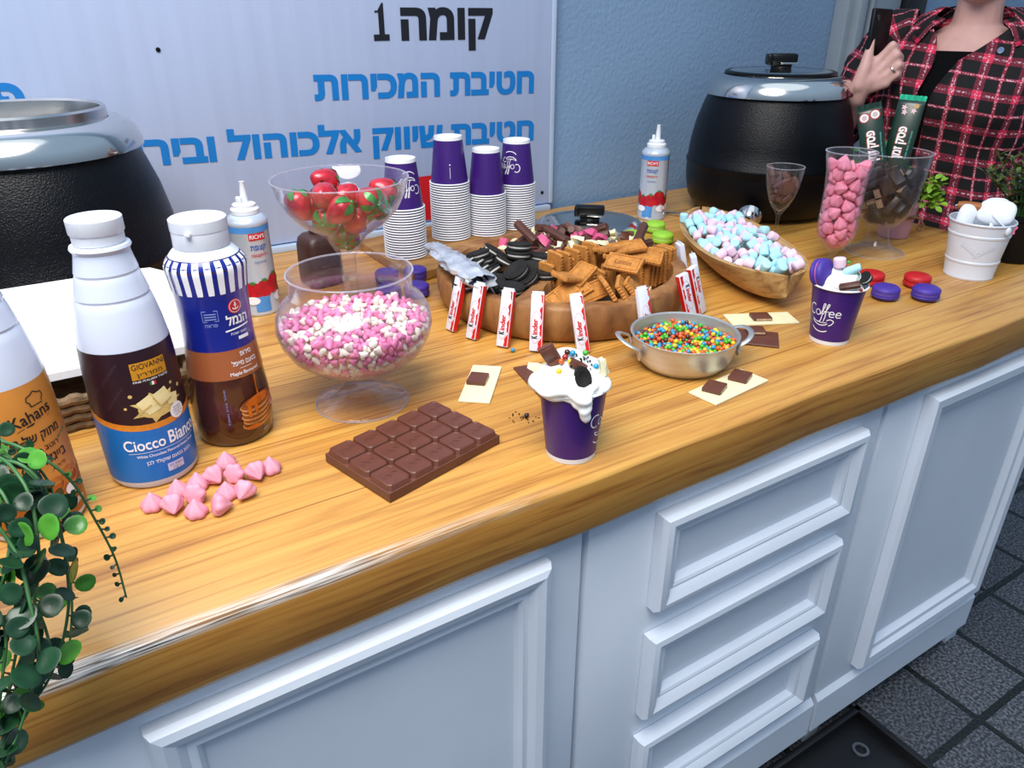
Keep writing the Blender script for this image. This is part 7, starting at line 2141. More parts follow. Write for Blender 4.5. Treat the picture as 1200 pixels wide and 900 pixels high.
# strays on the counter
o = put('candy', cand_me[4], T(*P(601, 410, 0.0043)), 'single blue candy lying on the counter near the leaning bars', 'candy')
b = MB()
for i in range(26):
    p = P(617 + rg.gauss(0, 9), 489 + rg.gauss(0, 3), 0.0008) - P(617, 489, 0)
    b.box(rg.uniform(0.0008, 0.0022), rg.uniform(0.0008, 0.002), 0.0012, 0, m=T(p.x, p.y, 0.0008) @ RZ(rg.uniform(0, 3)))
b.ellip(0.0035, 0.003, 0.0028, 10, 6, m=T(0, 0, 0.003))
o = b.build('chocolate_crumbs', M_dchoc, smooth=0); o.location = P(617, 489, 0)
tag(o, 'small scatter of dark crumbs on the counter left of the cream cup', 'crumbs', kind='stuff')
# ================================================================== wine glass of chocolate shards
WX, WY = 1.352, 1.069
t = thing('wine_glass', 'small clear wine glass holding dark chocolate shards behind the wooden bowl', 'glass', (WX, WY, ZC + 0.0003))
WO = [(0.030, 0.0), (0.0302, 0.0012), (0.028, 0.002), (0.008, 0.0045), (0.0042, 0.009), (0.0034, 0.03), (0.0038, 0.055), (0.0075, 0.064), (0.018, 0.078), (0.027, 0.096), (0.0335, 0.118), (0.0375, 0.142), (0.0390, 0.1615)]
WI = [(0.0378, 0.1615), (0.0362, 0.142), (0.0322, 0.118), (0.0256, 0.097), (0.0165, 0.0795), (0.005, 0.068), (0, 0.067)]
b = MB(); b.lathe(WO + WI, 48); b.build('glass', M_glass, t, smooth=60)
glass_rim(t, 0.0384, 0.1615, 0.0010)
def shard_mesh(seed):
    rr_ = random.Random(seed)
    n = 7
    out = [((0.017 + rr_.uniform(-0.005, 0.004)) * cos(2 * pi * i / n) * 1.15, (0.015 + rr_.uniform(-0.004, 0.004)) * sin(2 * pi * i / n)) for i in range(n)]
    b = MB(); b.loops([[(x * 0.93, y * 0.93, -0.0036) for x, y in out], [(x, y, -0.002) for x, y in out], [(x * 0.98, y * 0.98, 0.0025) for x, y in out], [(x * 0.86, y * 0.86, 0.0038) for x, y in out]], cap0=True, cap1=True)
    return b
M_shard = mat('cocoa_shard', '#6b463f', 0.45, var=0.3, vscale=70, bump=0.2, bscale=180)
sh = [shard_mesh(i).mesh('chocolate_shard', M_shard, 25) for i in range(4)]
for i, q in enumerate(SIM['shards']):
    put('chocolate_shard', sh[i % 4], T(WX, WY, ZC + 0.0003 + 0.008) @ qm(q) @ SC(1.2, 1.2, 1.3), 'jagged dark chocolate shard inside the small wine glass', 'chocolate', 'chocolate shards in the wine glass')

# ================================================================== tall curved glass of pink meringues
HX, HY = 1.303, 0.888
HO = [(0.034, 0.0), (0.0345, 0.0015), (0.032, 0.0025), (0.012, 0.006), (0.0065, 0.012), (0.006, 0.024), (0.008, 0.031), (0.016, 0.038), (0.0285, 0.051), (0.0355, 0.068), (0.0375, 0.084), (0.0368, 0.115), (0.0365, 0.150), (0.0390, 0.186), (0.0435, 0.210), (0.0455, 0.2215), (0.046, 0.223)]
HI = [(0.0448, 0.223), (0.0425, 0.210), (0.0378, 0.186), (0.0352, 0.150), (0.0355, 0.115), (0.0362, 0.084), (0.0342, 0.068), (0.0270, 0.052), (0.014, 0.041), (0.004, 0.036), (0, 0.0355)]
t = thing('hurricane_glass', 'tall curvy clear glass packed with pink meringue kisses', 'glass', (HX, HY, ZC + 0.0003))
b = MB(); b.lathe(HO + HI, 56); b.build('glass', M_clear, t, smooth=60)
glass_rim(t, 0.0454, 0.223, 0.0011)
k2 = kiss(M_kiss2, 1.12)
for i, q in enumerate(SIM['kiss']):
    put('meringue_kiss', k2, T(HX, HY, ZC + 0.0003) @ qm(q), 'hot pink meringue kiss packed in the tall curvy glass', 'meringue', 'pink meringue kisses in the tall glass')

# ================================================================== trifle bowl of coated wafers
RX_, RY_ = 1.470, 0.905
TRO = [(0.058, 0.0), (0.0585, 0.0018), (0.056, 0.003), (0.040, 0.009), (0.029, 0.018), (0.0225, 0.032), (0.020, 0.046), (0.021, 0.052), (0.032, 0.059), (0.045, 0.072), (0.054, 0.092), (0.0600, 0.118), (0.0640, 0.150), (0.0670, 0.185), (0.0685, 0.2035), (0.0690, 0.2045)]
TRI = [(0.0675, 0.2045), (0.0655, 0.185), (0.0625, 0.150), (0.0585, 0.119), (0.0525, 0.0935), (0.0435, 0.0745), (0.030, 0.0625), (0.012, 0.057), (0, 0.0565)]
t = thing('trifle_bowl', 'deep clear footed bowl of dark coated wafers, in front of the person', 'bowl', (RX_, RY_, ZC + 0.0003))
b = MB(); b.lathe(TRO + TRI, 60); b.build('bowl', M_clear, t, smooth=60)
glass_rim(t, 0.0683, 0.2045, 0.0012)
glass_rim(t, 0.0580, 0.0013, 0.0011)
b = MB(); b.lathe([(0, 0.014), (0.020, 0.012), (0.040, 0.006), (0.057, 0.0005)], 48); b.build('foot_inside', M_clear, t, smooth=60)
M_coat = mat('dark_coating', '#2a1d1c', 0.4, var=0.25, vscale=50, bump=0.15, bscale=120)
M_layer = mat('wafer_layers', '#a98a6c', 0.75, var=0.35, vscale=200, bump=0.5, bscale=300)
WL, WW, WH = 0.036, 0.020, 0.014
def wafer_piece():
    t = thing('coated_wafer', '', 'wafer', (0, 0, 0))
    b = MB(); b.box(WL, WW, WH, 0.0016, 2); b.build('coating', M_coat, t, smooth=40)
    b = MB()
    for k in (-1, 0, 1):
        b.box(0.0003, WW * 0.84, WH * 0.22, 0, m=T(WL / 2 + 0.0001, 0, k * WH * 0.27))
    b.build('cut_face', M_layer, t, smooth=0)
    return frz(t)
wp = wafer_piece()
for i, q in enumerate(SIM['wafers']):
    m_ = T(RX_, RY_, ZC + 0.0003) @ qm(q)
    lab = 'dark coated wafer block piled in the deep footed bowl'
    if i == 0:
        wp.matrix_local = m_; wp['label'] = lab; wp['group'] = 'coated wafers in the deep bowl'
    else:
        dup(wp, m_, lab, 'coated wafers in the deep bowl')
# two green wrapped bars standing in the bowl
M_gwrap = mat('dark_green_wrapper', '#082c1f', 0.28, var=0.12, vscale=20, coat=0.25, bump=0.1, bscale=40)
M_teal = mat('teal_foil', '#1fb58a', 0.3, 0.2, var=0.2, vscale=80, bump=0.3, bscale=200)
def green_bar(label, bottom, top, w, crimp, dots, turn):
    """bar standing between two measured points, its face turned to the viewer"""
    a, c = Vector(bottom), Vector(top)
    zv = (c - a).normalized()
    ln_ = (c - a).length
    tc_ = (CAM - c)
    yv = -(tc_ - zv * tc_.dot(zv)).normalized()
    yv = (Matrix.Rotation(turn, 3, zv) @ yv)
    xv = yv.cross(zv)
    m4 = Matrix((( xv.x, yv.x, zv.x, a.x), (xv.y, yv.y, zv.y, a.y), (xv.z, yv.z, zv.z, a.z), (0, 0, 0, 1)))
    t = thing('wrapped_bar', label, 'chocolate bar', (0, 0, 0), None, 'green wrapped bars in the deep bowl')
    t.matrix_local = m4
    b = MB()
    ls = []
    for f, hw, ht in ((0, 0.97, 0.3), (0.03, 1, 0.8), (0.06, 1, 1), (0.90, 1, 1), (0.93, 1, 0.75), (0.95, 0.98, 0.12)):
        ls.append([(x * hw * w / 2, y * ht * 0.006, f * ln_) for x, y in ((-1, -0.6), (-0.8, -1), (0.8, -1), (1, -0.6), (1, 0.6), (0.8, 1), (-0.8, 1), (-1, 0.6))])
    b.loops(ls, cap0=True, cap1=True)
    b.build('wrapper', M_gwrap, t, smooth=40)
    b = MB()
    n = 15
    v0, v1 = [], []
    vs = []
    for k in range(n):
        x = -w / 2 + w * k / (n - 1)
        for z in (0.945, 1.0 + (0.006 if k % 2 else 0)):
            for y in (-0.0007, 0.0007):
                vs.append((x, y + 0.0007 * sin(k * 2.2), z * ln_))
    fs = []
    for k in range(n - 1):
        o_ = k * 4
        fs += [(o_, o_ + 4, o_ + 6, o_ + 2), (o_ + 1, o_ + 3, o_ + 7, o_ + 5), (o_ + 2, o_ + 6, o_ + 7, o_ + 3), (o_, o_ + 1, o_ + 5, o_ + 4)]
    b.add(vs, fs)
    b.build('crimped_end', crimp, t, smooth=0)
    fl_ = T(0, -0.0063, 0) @ UP
    back = [(fit_text(heb('פסק זמן'), 0.062, 0.0165, 0.07), -0.004, ln_ * 0.50, pi / 2)]
    flat(t, 'lettering_outline', back, T(0.009, -0.0063, 0) @ UP, mat('orange_outline_print', '#b3592a', 0.4))
    flat(t, 'lettering', [(fit_text(heb('פסק זמן'), 0.061, 0.0155, 0.035), -0.004, ln_ * 0.50, pi / 2)], T(0.0087, -0.0066, 0) @ UP, M_white)
    flat(t, 'small_lettering', [(fit_text(heb('אצבעות וופל בציפוי שוקולד'), 0.055, 0.0030), 0.0, ln_ * 0.48, pi / 2)], T(0.017, -0.0063, 0) @ UP, mat('mint_print', '#7fd0c0', 0.4))
    if dots:
        flat(t, 'round_badge', [(disc_geo(0.0098, 20), -0.0105, ln_ * 0.845), (disc_geo(0.0098, 20), 0.0095, ln_ * 0.865)], fl_, mat('badge_print', '#b8302e', 0.4))
        flat(t, 'badge_ring', [(disc_geo(0.0078, 20), -0.0105, ln_ * 0.845), (disc_geo(0.0078, 20), 0.0095, ln_ * 0.865)], T(0, -0.0003, 0) @ fl_, M_white)
        flat(t, 'badge_centre', [(disc_geo(0.0050, 16), -0.0105, ln_ * 0.845), (disc_geo(0.0050, 16), 0.0095, ln_ * 0.865)], T(0, -0.0006, 0) @ fl_, mat('badge_centre_print', '#c9b8b8', 0.4))
    else:
        fl5 = [(0.0042 * (1 + 0.35 * cos(5 * a)) * cos(a), 0.0042 * (1 + 0.35 * cos(5 * a)) * sin(a)) for a in np.linspace(0, 2 * pi, 30, endpoint=False)]
        flat(t, 'flower_print', [(blob_geo(fl5), -0.010, ln_ * 0.87), (blob_geo(fl5), 0.008, ln_ * 0.84), (blob_geo(fl5), -0.008, ln_ * 0.82)], fl_, mat('pale_pink_print', '#e9c3c8', 0.4))
        flat(t, 'nut_print', [(disc_geo(0.005, 12, 0.004), 0.011, ln_ * 0.89)], fl_, mat('nut_print', '#c9a05a', 0.4, var=0.3))
    return t
bo_ = Vector((RX_, RY_, ZC))
green_bar('green wrapped chocolate bar with two round badges, the left one in the deep bowl', bo_ + Vector((-0.012, 0.018, 0.132)), P(1018, 122, 0.20) * 0 + PD(1018, 122, (Vector(P(1030, 180, 0.2)) - CAM).length + 0.02), 0.046, M_gwrap, True, 0.05)
green_bar('green wrapped chocolate bar with a teal crimped end, the right one in the deep bowl', bo_ + Vector((0.022, 0.014, 0.128)), PD(1071, 112, (Vector(P(1060, 180, 0.2)) - CAM).length + 0.03), 0.049, M_teal, False, -0.1)

# ================================================================== plants in pots at the back right
M_leafg = mat('green_leaf', '#3f8a3a', 0.4, var=0.35, vscale=30)
M_leafy = mat('yellow_green_leaf', '#86b22e', 0.45, var=0.35, vscale=30)
M_leafo = mat('olive_leaf', '#5d6b34', 0.5, var=0.4, vscale=40)
M_stem = mat('plant_stem', '#35582c', 0.5, var=0.2)
M_ppot = mat('pink_pot', '#d9a3b4', 0.5, var=0.04)
M_rope = mat('jute_rope', '#8a6848', 0.85, var=0.4, vscale=200, bump=0.7, bscale=400)
def leaf_geo(b, m, l, w, bend=0.25, mi=0):
    n = 6
    vs, fs = [], []
    for i in range(n + 1):
        f = i / n
        hw = w * sin(pi * min(1, f * 0.93 + 0.05)) ** 0.8
        z = bend * l * (f * f)
        for s, zz in ((-1, 0.10 * hw), (0, 0), (1, 0.10 * hw)):
            vs.append((f * l, s * hw, -z + zz))
    for i in range(n):
        for j in range(2):
            a = i * 3 + j
            fs.append((a, a + 3, a + 4, a + 1))
    k = len(vs)
    vs += [(x, y, z - 0.0006) for x, y, z in vs]
    fs += [tuple(q + k for q in reversed(f)) for f in fs]
    b.add(vs, fs, m, mi)
def bush(parent, z0, r, h, n_st, n_lf, l, w, mt, seed, up=0.5, off=(0, 0)):
    rg = random.Random(seed)
    st, lv = MB(), MB()
    for i in range(n_st):
        a = rg.uniform(0, 2 * pi)
        rr_ = r * sqrt(rg.random())
        hh = h * rg.uniform(0.6, 1.0)
        pts = smooth_pts([(0.01 * cos(a), 0.01 * sin(a), z0), (rr_ * 0.45 * cos(a) + off[0] * 0.5, rr_ * 0.45 * sin(a) + off[1] * 0.5, z0 + hh * 0.55), (rr_ * cos(a) + off[0], rr_ * sin(a) + off[1], z0 + hh)], 5)
        st.tube(pts, 0.0012, 5)
        for k in range(n_lf):
            p = Vector(pts[min(len(pts) - 1, int(len(pts) * (0.35 + 0.65 * k / max(1, n_lf - 1))))])
            m_ = T(*p) @ RZ(a + k * 2.4 + rg.uniform(-0.4, 0.4)) @ RY(-up * rg.uniform(0.3, 1.2)) @ RX(rg.uniform(-0.4, 0.4))
            leaf_geo(lv, m_, l * rg.uniform(0.7, 1.15), w * rg.uniform(0.8, 1.1))
    st.build('stems', M_stem, parent, smooth=50)
    return lv.build('foliage', mt, parent, smooth=70)

p = P(1048, 284, 0)
pt_ = thing('potted_plant', 'leafy green plant in a pink pot with a rope bow, behind the deep footed bowl', 'plant', (p.x + 0.045, p.y + 0.035, ZC + 0.0003))
b = MB(); b.lathe([(0, 0), (0.030, 0.0), (0.032, 0.002), (0.040, 0.070), (0.042, 0.071), (0.042, 0.080), (0.039, 0.080), (0.037, 0.066), (0, 0.064)], 40); b.build('pot', M_ppot, pt_, smooth=35)
fd = face_cam(p.x, p.y)
for k in range(2):
    b = MB(); b.tube([((0.0375 + 0.0022 + 0.001 * k) * cos(a), (0.0375 + 0.0022) * sin(a), 0.048 + 0.004 * k) for a in np.linspace(0, 2 * pi, 40)], 0.0022, 7); b.build('rope_band', M_rope, pt_)
bm_m = RZ(fd + 0.75) @ T(0.042, 0, 0.045)
b = MB()
b.tube(smooth_pts([(0, 0, 0.006), (0.004, 0.018, 0.004), (0.008, 0.032, -0.014), (0.006, 0.027, -0.023), (0.005, 0.018, -0.018), (0.004, 0.022, -0.010), (0.003, 0.030, -0.016)], 6), 0.0024, 7)
b.build('rope_bow', M_rope, pt_, bm_m)
bush(pt_, 0.064, 0.052, 0.125, 30, 7, 0.032, 0.0105, M_leafg, 3, 0.6, (-0.030, 0.060))
lv = MB()
rg = random.Random(19)
rt = Vector((cos(fd + pi / 2), sin(fd + pi / 2), 0))
for i in range(95):
    c = rt * rg.uniform(0.040, 0.072) + Vector((0, 0, rg.uniform(0.075, 0.135))) + Vector((rg.gauss(0, 0.012), rg.gauss(0, 0.012), 0))
    leaf_geo(lv, T(*c) @ RZ(rg.uniform(0, 6.28)) @ RY(rg.uniform(-0.9, 0.6)) @ RX(rg.uniform(-0.6, 0.6)), 0.017, 0.0060)
lv.build('young_foliage', M_leafy, pt_, smooth=70, label='bright yellow-green small leaves on the right side')

p = P(1196, 306, 0)
qx, qy = 1.668, 0.735
pb_ = thing('potted_plant', 'bushy olive plant with a pink flower in a black pot at the right edge', 'plant', (qx, qy, ZC + 0.0003))
b = MB(); b.lathe([(0, 0), (0.048, 0.0), (0.052, 0.003), (0.062, 0.085), (0.065, 0.087), (0.065, 0.097), (0.060, 0.097), (0.057, 0.080), (0, 0.078)], 40); b.build('pot', M_black, pb_, smooth=35)
bush(pb_, 0.078, 0.085, 0.135, 34, 10, 0.022, 0.0042, M_leafo, 8, 0.9)
fd = face_cam(qx, qy)
M_flower = mat('pink_petal', '#dd6f98', 0.5, var=0.2, vscale=60)
b = MB()
for ring, (n, l, tl) in enumerate(((7, 0.017, 0.2), (6, 0.013, 0.7), (4, 0.009, 1.1))):
    for k in range(n):
        leaf_geo(b, RZ(2 * pi * k / n + ring) @ RY(-tl) , l, 0.0062, -0.2)
b.build('flower', M_flower, pb_, T(*(Vector((cos(fd), sin(fd), 0)) * 0.064 + Vector((cos(fd - pi / 2), sin(fd - pi / 2), 0)) * 0.012 + Vector((0, 0, 0.072)))) @ RZ(fd) @ RY(1.2), smooth=60)

# ================================================================== white embossed bucket
UX, UY = 1.491, 0.717
M_enam = mat('white_enamel', '#dfe4ee', 0.38, var=0.03, coat=0.2)
t = thing('metal_bucket', 'white embossed metal bucket of white scoops at the right end', 'bucket', (UX, UY, ZC + 0.0003))
UO = [(0, 0.003), (0.040, 0.003), (0.0405, 0.0), (0.0425, 0.0), (0.0432, 0.003), (0.0425, 0.005), (0.0455, 0.030), (0.0468, 0.0315), (0.0470, 0.0345), (0.0460, 0.036), (0.0515, 0.080), (0.0528, 0.0815), (0.0530, 0.0845), (0.0520, 0.086), (0.0545, 0.1035), (0.0565, 0.1045), (0.0572, 0.1065), (0.0562, 0.1085), (0.0545, 0.108), (0.0535, 0.104), (0.0415, 0.006), (0, 0.005)]
b = MB(); b.lathe(UO, 60); b.build('body', M_enam, t, smooth=30)
fd = face_cam(UX, UY)
ru = rfun_of([(r, z) for r, z in UO[5:15]])
lw_ = []
for s, o_ in ((1, -0.012), (-1, 0.022)):
    lw_.append((stroke_geo(smooth_pts([(o_ - 0.010 * s, 0.066), (o_, 0.060), (o_ + 0.010 * s, 0.052), (o_ + 0.018 * s, 0.048)], 4), 0.0010), 0, 0))
    for k in range(5):
        q = (o_ + (-0.009 + 0.006 * k) * s, 0.066 - 0.004 * k)
        for an in (0.9, -0.6):
            lw_.append((stroke_geo([(0, 0), (0.003, 0.0016), (0.0075, 0.0)], [0.0006, 0.0026, 0.0004]), q[0], q[1], an if s > 0 else pi - an))
wrap(t, 'embossed_leaf_relief', lw_, ru, M_enam, fd, 0.0007)
gp_ = Vector(P(1138, 242, 0.128)) - Vector((UX, UY, ZC + 0.0003))
gr_ = Vector((cos(fd + pi / 2), sin(fd + pi / 2), 0))
e0_, e1_ = Vector((0.0565 * cos(fd + 0.9), 0.0565 * sin(fd + 0.9), 0.100)), Vector((0.0565 * cos(fd + 0.9 + pi), 0.0565 * sin(fd + 0.9 + pi), 0.100))
b = MB(); b.tube(smooth_pts([tuple(e1_), tuple(e1_ * 0.6 + gp_ * 0.5 + Vector((0, 0, -0.01))), tuple(gp_ - gr_ * 0.024), tuple(gp_ + gr_ * 0.024), tuple(e0_ * 0.6 + gp_ * 0.5 + Vector((0, 0, -0.004))), tuple(e0_)], 5), 0.0014, 6); b.build('wire_handle', M_enam, t)
b = MB(); b.lathe([(0, -0.023), (0.0070, -0.022), (0.0088, -0.012), (0.0092, 0), (0.0088, 0.012), (0.0070, 0.022), (0, 0.023)], 20); b.build('wooden_grip', mat('orange_brown_wood', '#a5622f', 0.45, var=0.25, vscale=30, stretch=(1, 1, 0.2)), t, T(*gp_) @ RZ(fd) @ RX(pi / 2))
for s in (0.9, 0.9 + pi):
    b = MB(); b.ellip(0.004, 0.006, 0.008, 12, 8, m=T(0.0565 * cos(fd + s), 0.0565 * sin(fd + s), 0.098) @ RZ(fd + s)); b.build('ear', M_enam, t)
# scoops in the bucket
M_scoop = mat('white_scoop_plastic', '#eef1f6', 0.3, var=0.02, coat=0.3)
def scoop(label, m4, rx, ry, dp, hl):
    t = thing('plastic_scoop', label, 'scoop', (0, 0, 0), None, 'white scoops in the bucket')
    t.matrix_local = m4
    n, k = 28, 8
    b = MB()
    def shell(off):
        out = []
        for j in range(k + 1):
            f = j / k
            s = sin(pi / 2 * f)
            ls = []
            for i in range(n):
                a = 2 * pi * i / n
                sq = (abs(cos(a)) ** 3 + abs(sin(a)) ** 3) ** (-1 / 3)
                ls.append(((rx - off) * s * sq * cos(a), -(dp - off) * cos(pi / 2 * f), (ry - off) * s * sq * sin(a)))
            out.append(ls)
        return out
    so, si = shell(0), shell(0.0014)
    b.loops(so + list(reversed(si)))
    b.build('scoop_bowl', M_scoop, t, smooth=60)
    b = MB(); b.tube(smooth_pts([(0, -0.002, -ry * 0.9), (0, 0.0, -ry - hl * 0.5), (0, 0.001, -ry - hl)], 4), 0.0045, 8, flat=0.6); b.build('handle', M_scoop, t, smooth=60)
    return t
bz = Vector((UX, UY, ZC))
cv, rv = Vector((cos(fd), sin(fd), 0)), Vector((cos(fd + pi / 2), sin(fd + pi / 2), 0))
yawf = fd + pi / 2
scoop('small white plastic scoop at the left of the bucket', T(*(bz - rv * 0.028 + cv * 0.010 + Vector((0, 0, 0.108)))) @ RZ(yawf + 0.5) @ RY(0.15) @ RX(-0.15), 0.017, 0.026, 0.013, 0.05)
scoop('large white plastic scoop filling the right of the bucket', T(*(bz + rv * 0.018 + cv * 0.006 + Vector((0, 0, 0.124)))) @ RZ(yawf - 0.15) @ RX(-0.45), 0.031, 0.024, 0.012, 0.05)
scoop('white plastic scoop behind the large one in the bucket', T(*(bz + rv * 0.014 - cv * 0.020 + Vector((0, 0, 0.122)))) @ RZ(yawf + 0.3) @ RX(0.1), 0.024, 0.024, 0.014, 0.06)

# ================================================================== doorway edge at the right end of the wall
b = MB()
b.box(0.25, 0.05, 2.6, 0.006, m=T(2.235, 1.565, 1.3)); b.box(0.035, 0.03, 2.6, 0.008, m=T(2.150, 1.53, 1.3)); b.box(0.014, 0.02, 2.6, 0.005, m=T(2.205, 1.535, 1.3))
struct(b.build('trim_2', mat('grey_frame_paint', '#8e9aa5', 0.5, var=0.08, vscale=8), smooth=40))
b = MB(); b.box(0.10, 0.06, 2.6, 0.006, m=T(2.412, 1.55, 1.3)); struct(b.build('trim_3', mat('black_frame_paint', '#0d0e12', 0.4), smooth=40))

# ================================================================== trailing plant at the front left
M_tl = mat('trailing_leaf', '#123a20', 0.38, var=0.55, vscale=45, coat=0.05)
M_tl2 = mat('light_trailing_leaf', '#4c8f30', 0.28, var=0.4, vscale=45, coat=0.05)
M_ts = mat('trailing_stem', '#3a6a3a', 0.5, var=0.25)
hx, hy = -0.235, 0.615
tp = thing('trailing_plant', 'trailing artificial plant with round glossy green leaves hanging over the left counter edge', 'plant', (hx, hy, ZC + 0.0003))
b = MB(); b.lathe([(0, 0), (0.045, 0.0), (0.048, 0.003), (0.062, 0.13), (0.066, 0.132), (0.066, 0.145), (0.061, 0.145), (0.058, 0.125), (0, 0.122)], 40); b.build('pot', M_white_plastic, tp, smooth=35)
ST = [
 ([(-30, 516, .66), (30, 527, .64), (80, 560, .64), (112, 610, .66), (135, 655, .68), (148, 700, .70)], 0.0042, 0.75),
 ([(-30, 540, .63), (30, 548, .61), (64, 600, .615), (80, 680, .63), (76, 740, .64), (55, 800, .65), (15, 850, .66), (-20, 900, .66)], 0.0092, 1),
 ([(-35, 530, .64), (25, 562, .60), (45, 640, .60), (38, 720, .61), (18, 790, .62), (-8, 850, .63)], 0.0092, 1),
 ([(-40, 560, .62), (10, 592, .60), (8, 660, .60), (-12, 720, .61), (-30, 780, .62)], 0.0090, 1),
 ([(-40, 600, .60), (14, 640, .59), (36, 710, .59), (45, 770, .60), (28, 840, .62), (2, 905, .63)], 0.0095, 1),
 ([(-30, 530, .66), (40, 560, .65), (70, 620, .65), (84, 700, .66), (80, 770, .66)], 0.0085, 1),
 ([(-45, 680, .60), (4, 730, .60), (2, 800, .61), (-8, 880, .63)], 0.0095, 1),
 ([(-30, 520, .67), (10, 520, .66), (42, 545, .66), (62, 580, .66), (60, 640, .66)], 0.0080, 1),
 ([(-40, 640, .63), (-5, 660, .62), (22, 720, .62), (12, 800, .63), (-6, 870, .64), (-20, 930, .65)], 0.0092, 1),
 ([(-40, 590, .66), (0, 600, .65), (30, 680, .66), (58, 760, .66), (35, 830, .66), (0, 880, .67)], 0.0090, 1),
]
rg = random.Random(41)
org = Vector((hx, hy, ZC + 0.0003))
def round_leaf(b, m, r, mi):
    n = 14
    ring = []
    for i in range(n):
        a = 2 * pi * i / n
        x = r * (0.95 + 0.95 * cos(a) * 1.0)
        y = r * 0.92 * sin(a) * (1 + 0.12 * cos(a))
        ring.append((x, y))
    cx = r * 0.95
    ls = []
    for k, z in ((0.02, -0.10), (0.55, -0.06), (0.92, 0.03), (1.0, 0.075), (0.92, 0.10), (0.55, 0.02), (0.02, -0.03)):
        ls.append([(cx + (x - cx) * k, y * k, z * r) for x, y in ring])
    b.loops(ls, cap0=True, cap1=True, m=m, mi=mi)
for si, (pp, lr, tp_) in enumerate(ST):
    pts = [tuple(PD(*q) - org) for q in pp]
    start = [(0.02, -0.005 * (si % 3), 0.135), (0.06, -0.004 * (si % 4), 0.205 - 0.006 * si)]
    pts = smooth_pts(start + pts, 9)
    b = MB(); b.tube(pts, [0.0016 - 0.0008 * i / len(pts) for i in range(len(pts))], 6); st_ = b.build('stem', M_ts, tp, smooth=70)
    lv = MB()
    acc, side = 0.0, 1
    step = lr * (0.85 if lr > 0.006 else 1.7)
    for i in range(10, len(pts) - 1):
        acc += (Vector(pts[i + 1]) - Vector(pts[i])).length
        if acc >= step:
            acc = 0
            side = -side
            d = (Vector(pts[i + 1]) - Vector(pts[i])).normalized()
            fade = 1.0 if lr > 0.006 else 1.15 - 0.6 * i / len(pts)
            a = rg.uniform(0, 2 * pi)
            s_ = d.orthogonal().normalized()
            s_ = (Matrix.Rotation(a, 3, d) @ s_)
            out = (s_ + d * 0.25).normalized()
            nrm = Vector((rg.uniform(-0.5, 0.4), -0.9 + rg.uniform(-0.3, 0.3), 0.7 + rg.uniform(-0.5, 0.4)))
            nrm = (nrm - out * nrm.dot(out)).normalized()
            yv = nrm.cross(out)
            q = Vector(pts[i])
            base_p = q + out * 0.0025
            m4 = Matrix(((out.x, yv.x, nrm.x, base_p.x), (out.y, yv.y, nrm.y, base_p.y), (out.z, yv.z, nrm.z, base_p.z), (0, 0, 0, 1)))
            round_leaf(lv, m4, lr * rg.uniform(0.72, 1.12) * fade * 0.95, 1 if rg.random() < 0.22 else 0)
            lv.tube([q, base_p + out * 0.002], 0.0007, 5, mi=0)
    lv.build('leaves', [M_tl, M_tl2], st_, smooth=60)
# ================================================================== the person beyond the end of the counter
OX, OY = 1.985, 1.095
cdir = Vector((-OX, -OY, 0)).normalized()
PYAW = atan2(cdir.x, -cdir.y) - 0.10
PM = T(OX, OY, 0) @ RZ(PYAW)
PMI = PM.inverted()
person = thing('person', 'person in a red and black plaid shirt holding a black phone, standing at the right', 'person', (0, 0, 0))
person.matrix_local = PM
def Lc(px, py, d): return tuple(PMI @ PD(px, py, d))
M_skin = mat('skin', '#d9aaa0', 0.5, var=0.08, vscale=30, sss=0.12)
M_tee = mat('black_jersey', '#040406', 0.9, var=0.2, vscale=40, spec=0.15)
# plaid cloth
m = bpy.data.materials.new('plaid_cloth')
m.use_nodes = True
nt = m.node_tree
N, L = nt.nodes.new, nt.links.new
b_ = nt.nodes['Principled BSDF']
b_.inputs['Roughness'].default_value = 0.85
tc = N('ShaderNodeUVMap')
sp = N('ShaderNodeSeparateXYZ'); L(tc.outputs[0], sp.inputs[0])
def mth(op, a, b=None):
    k = N('ShaderNodeMath'); k.operation = op
    for i, s in enumerate((a, b)):
        if s is None: continue
        if isinstance(s, (int, float)): k.inputs[i].default_value = s
        else: L(s, k.inputs[i])
    return k.outputs[0]
nz = N('ShaderNodeTexNoise'); nz.inputs['Scale'].default_value = 260
tob = N('ShaderNodeTexCoord'); L(tob.outputs['Object'], nz.inputs[0])
nz2 = N('ShaderNodeTexNoise'); nz2.inputs['Scale'].default_value = 700; L(tob.outputs['Object'], nz2.inputs[0])
def bands(sock, off):
    u = mth('ADD', sock, off)
    f = mth('FRACT', mth('DIVIDE', u, 0.074))
    d1 = mth('MULTIPLY', mth('GREATER_THAN', f, 0.03), mth('LESS_THAN', f, 0.37))
    d2 = mth('MULTIPLY', mth('GREATER_THAN', f, 0.46), mth('LESS_THAN', f, 0.80))
    dark = mth('MAXIMUM', d1, d2)
    ln1 = mth('LESS_THAN', mth('ABSOLUTE', mth('SUBTRACT', f, 0.415)), 0.025)
    ln2 = mth('LESS_THAN', mth('ABSOLUTE', mth('SUBTRACT', f, 0.915)), 0.025)
    return dark, ln1, ln2
du, lu1, lu2 = bands(sp.outputs['X'], 0.0)
dv, lv1, lv2 = bands(sp.outputs['Y'], 0.02)
def mixc(fac, a, b):
    k = N('ShaderNodeMix'); k.data_type = 'RGBA'
    L(fac, k.inputs['Factor'])
    for nm, s in (('A', a), ('B', b)):
        if isinstance(s, tuple): k.inputs[nm].default_value = s
        else: L(s, k.inputs[nm])
    return k.outputs['Result']
RED, DRED, BLK, PNK = lin('#e02450'), lin('#6c1229'), lin('#070507'), lin('#e7b6c2')
either = mth('MAXIMUM', du, dv)
both = mth('MULTIPLY', du, dv)
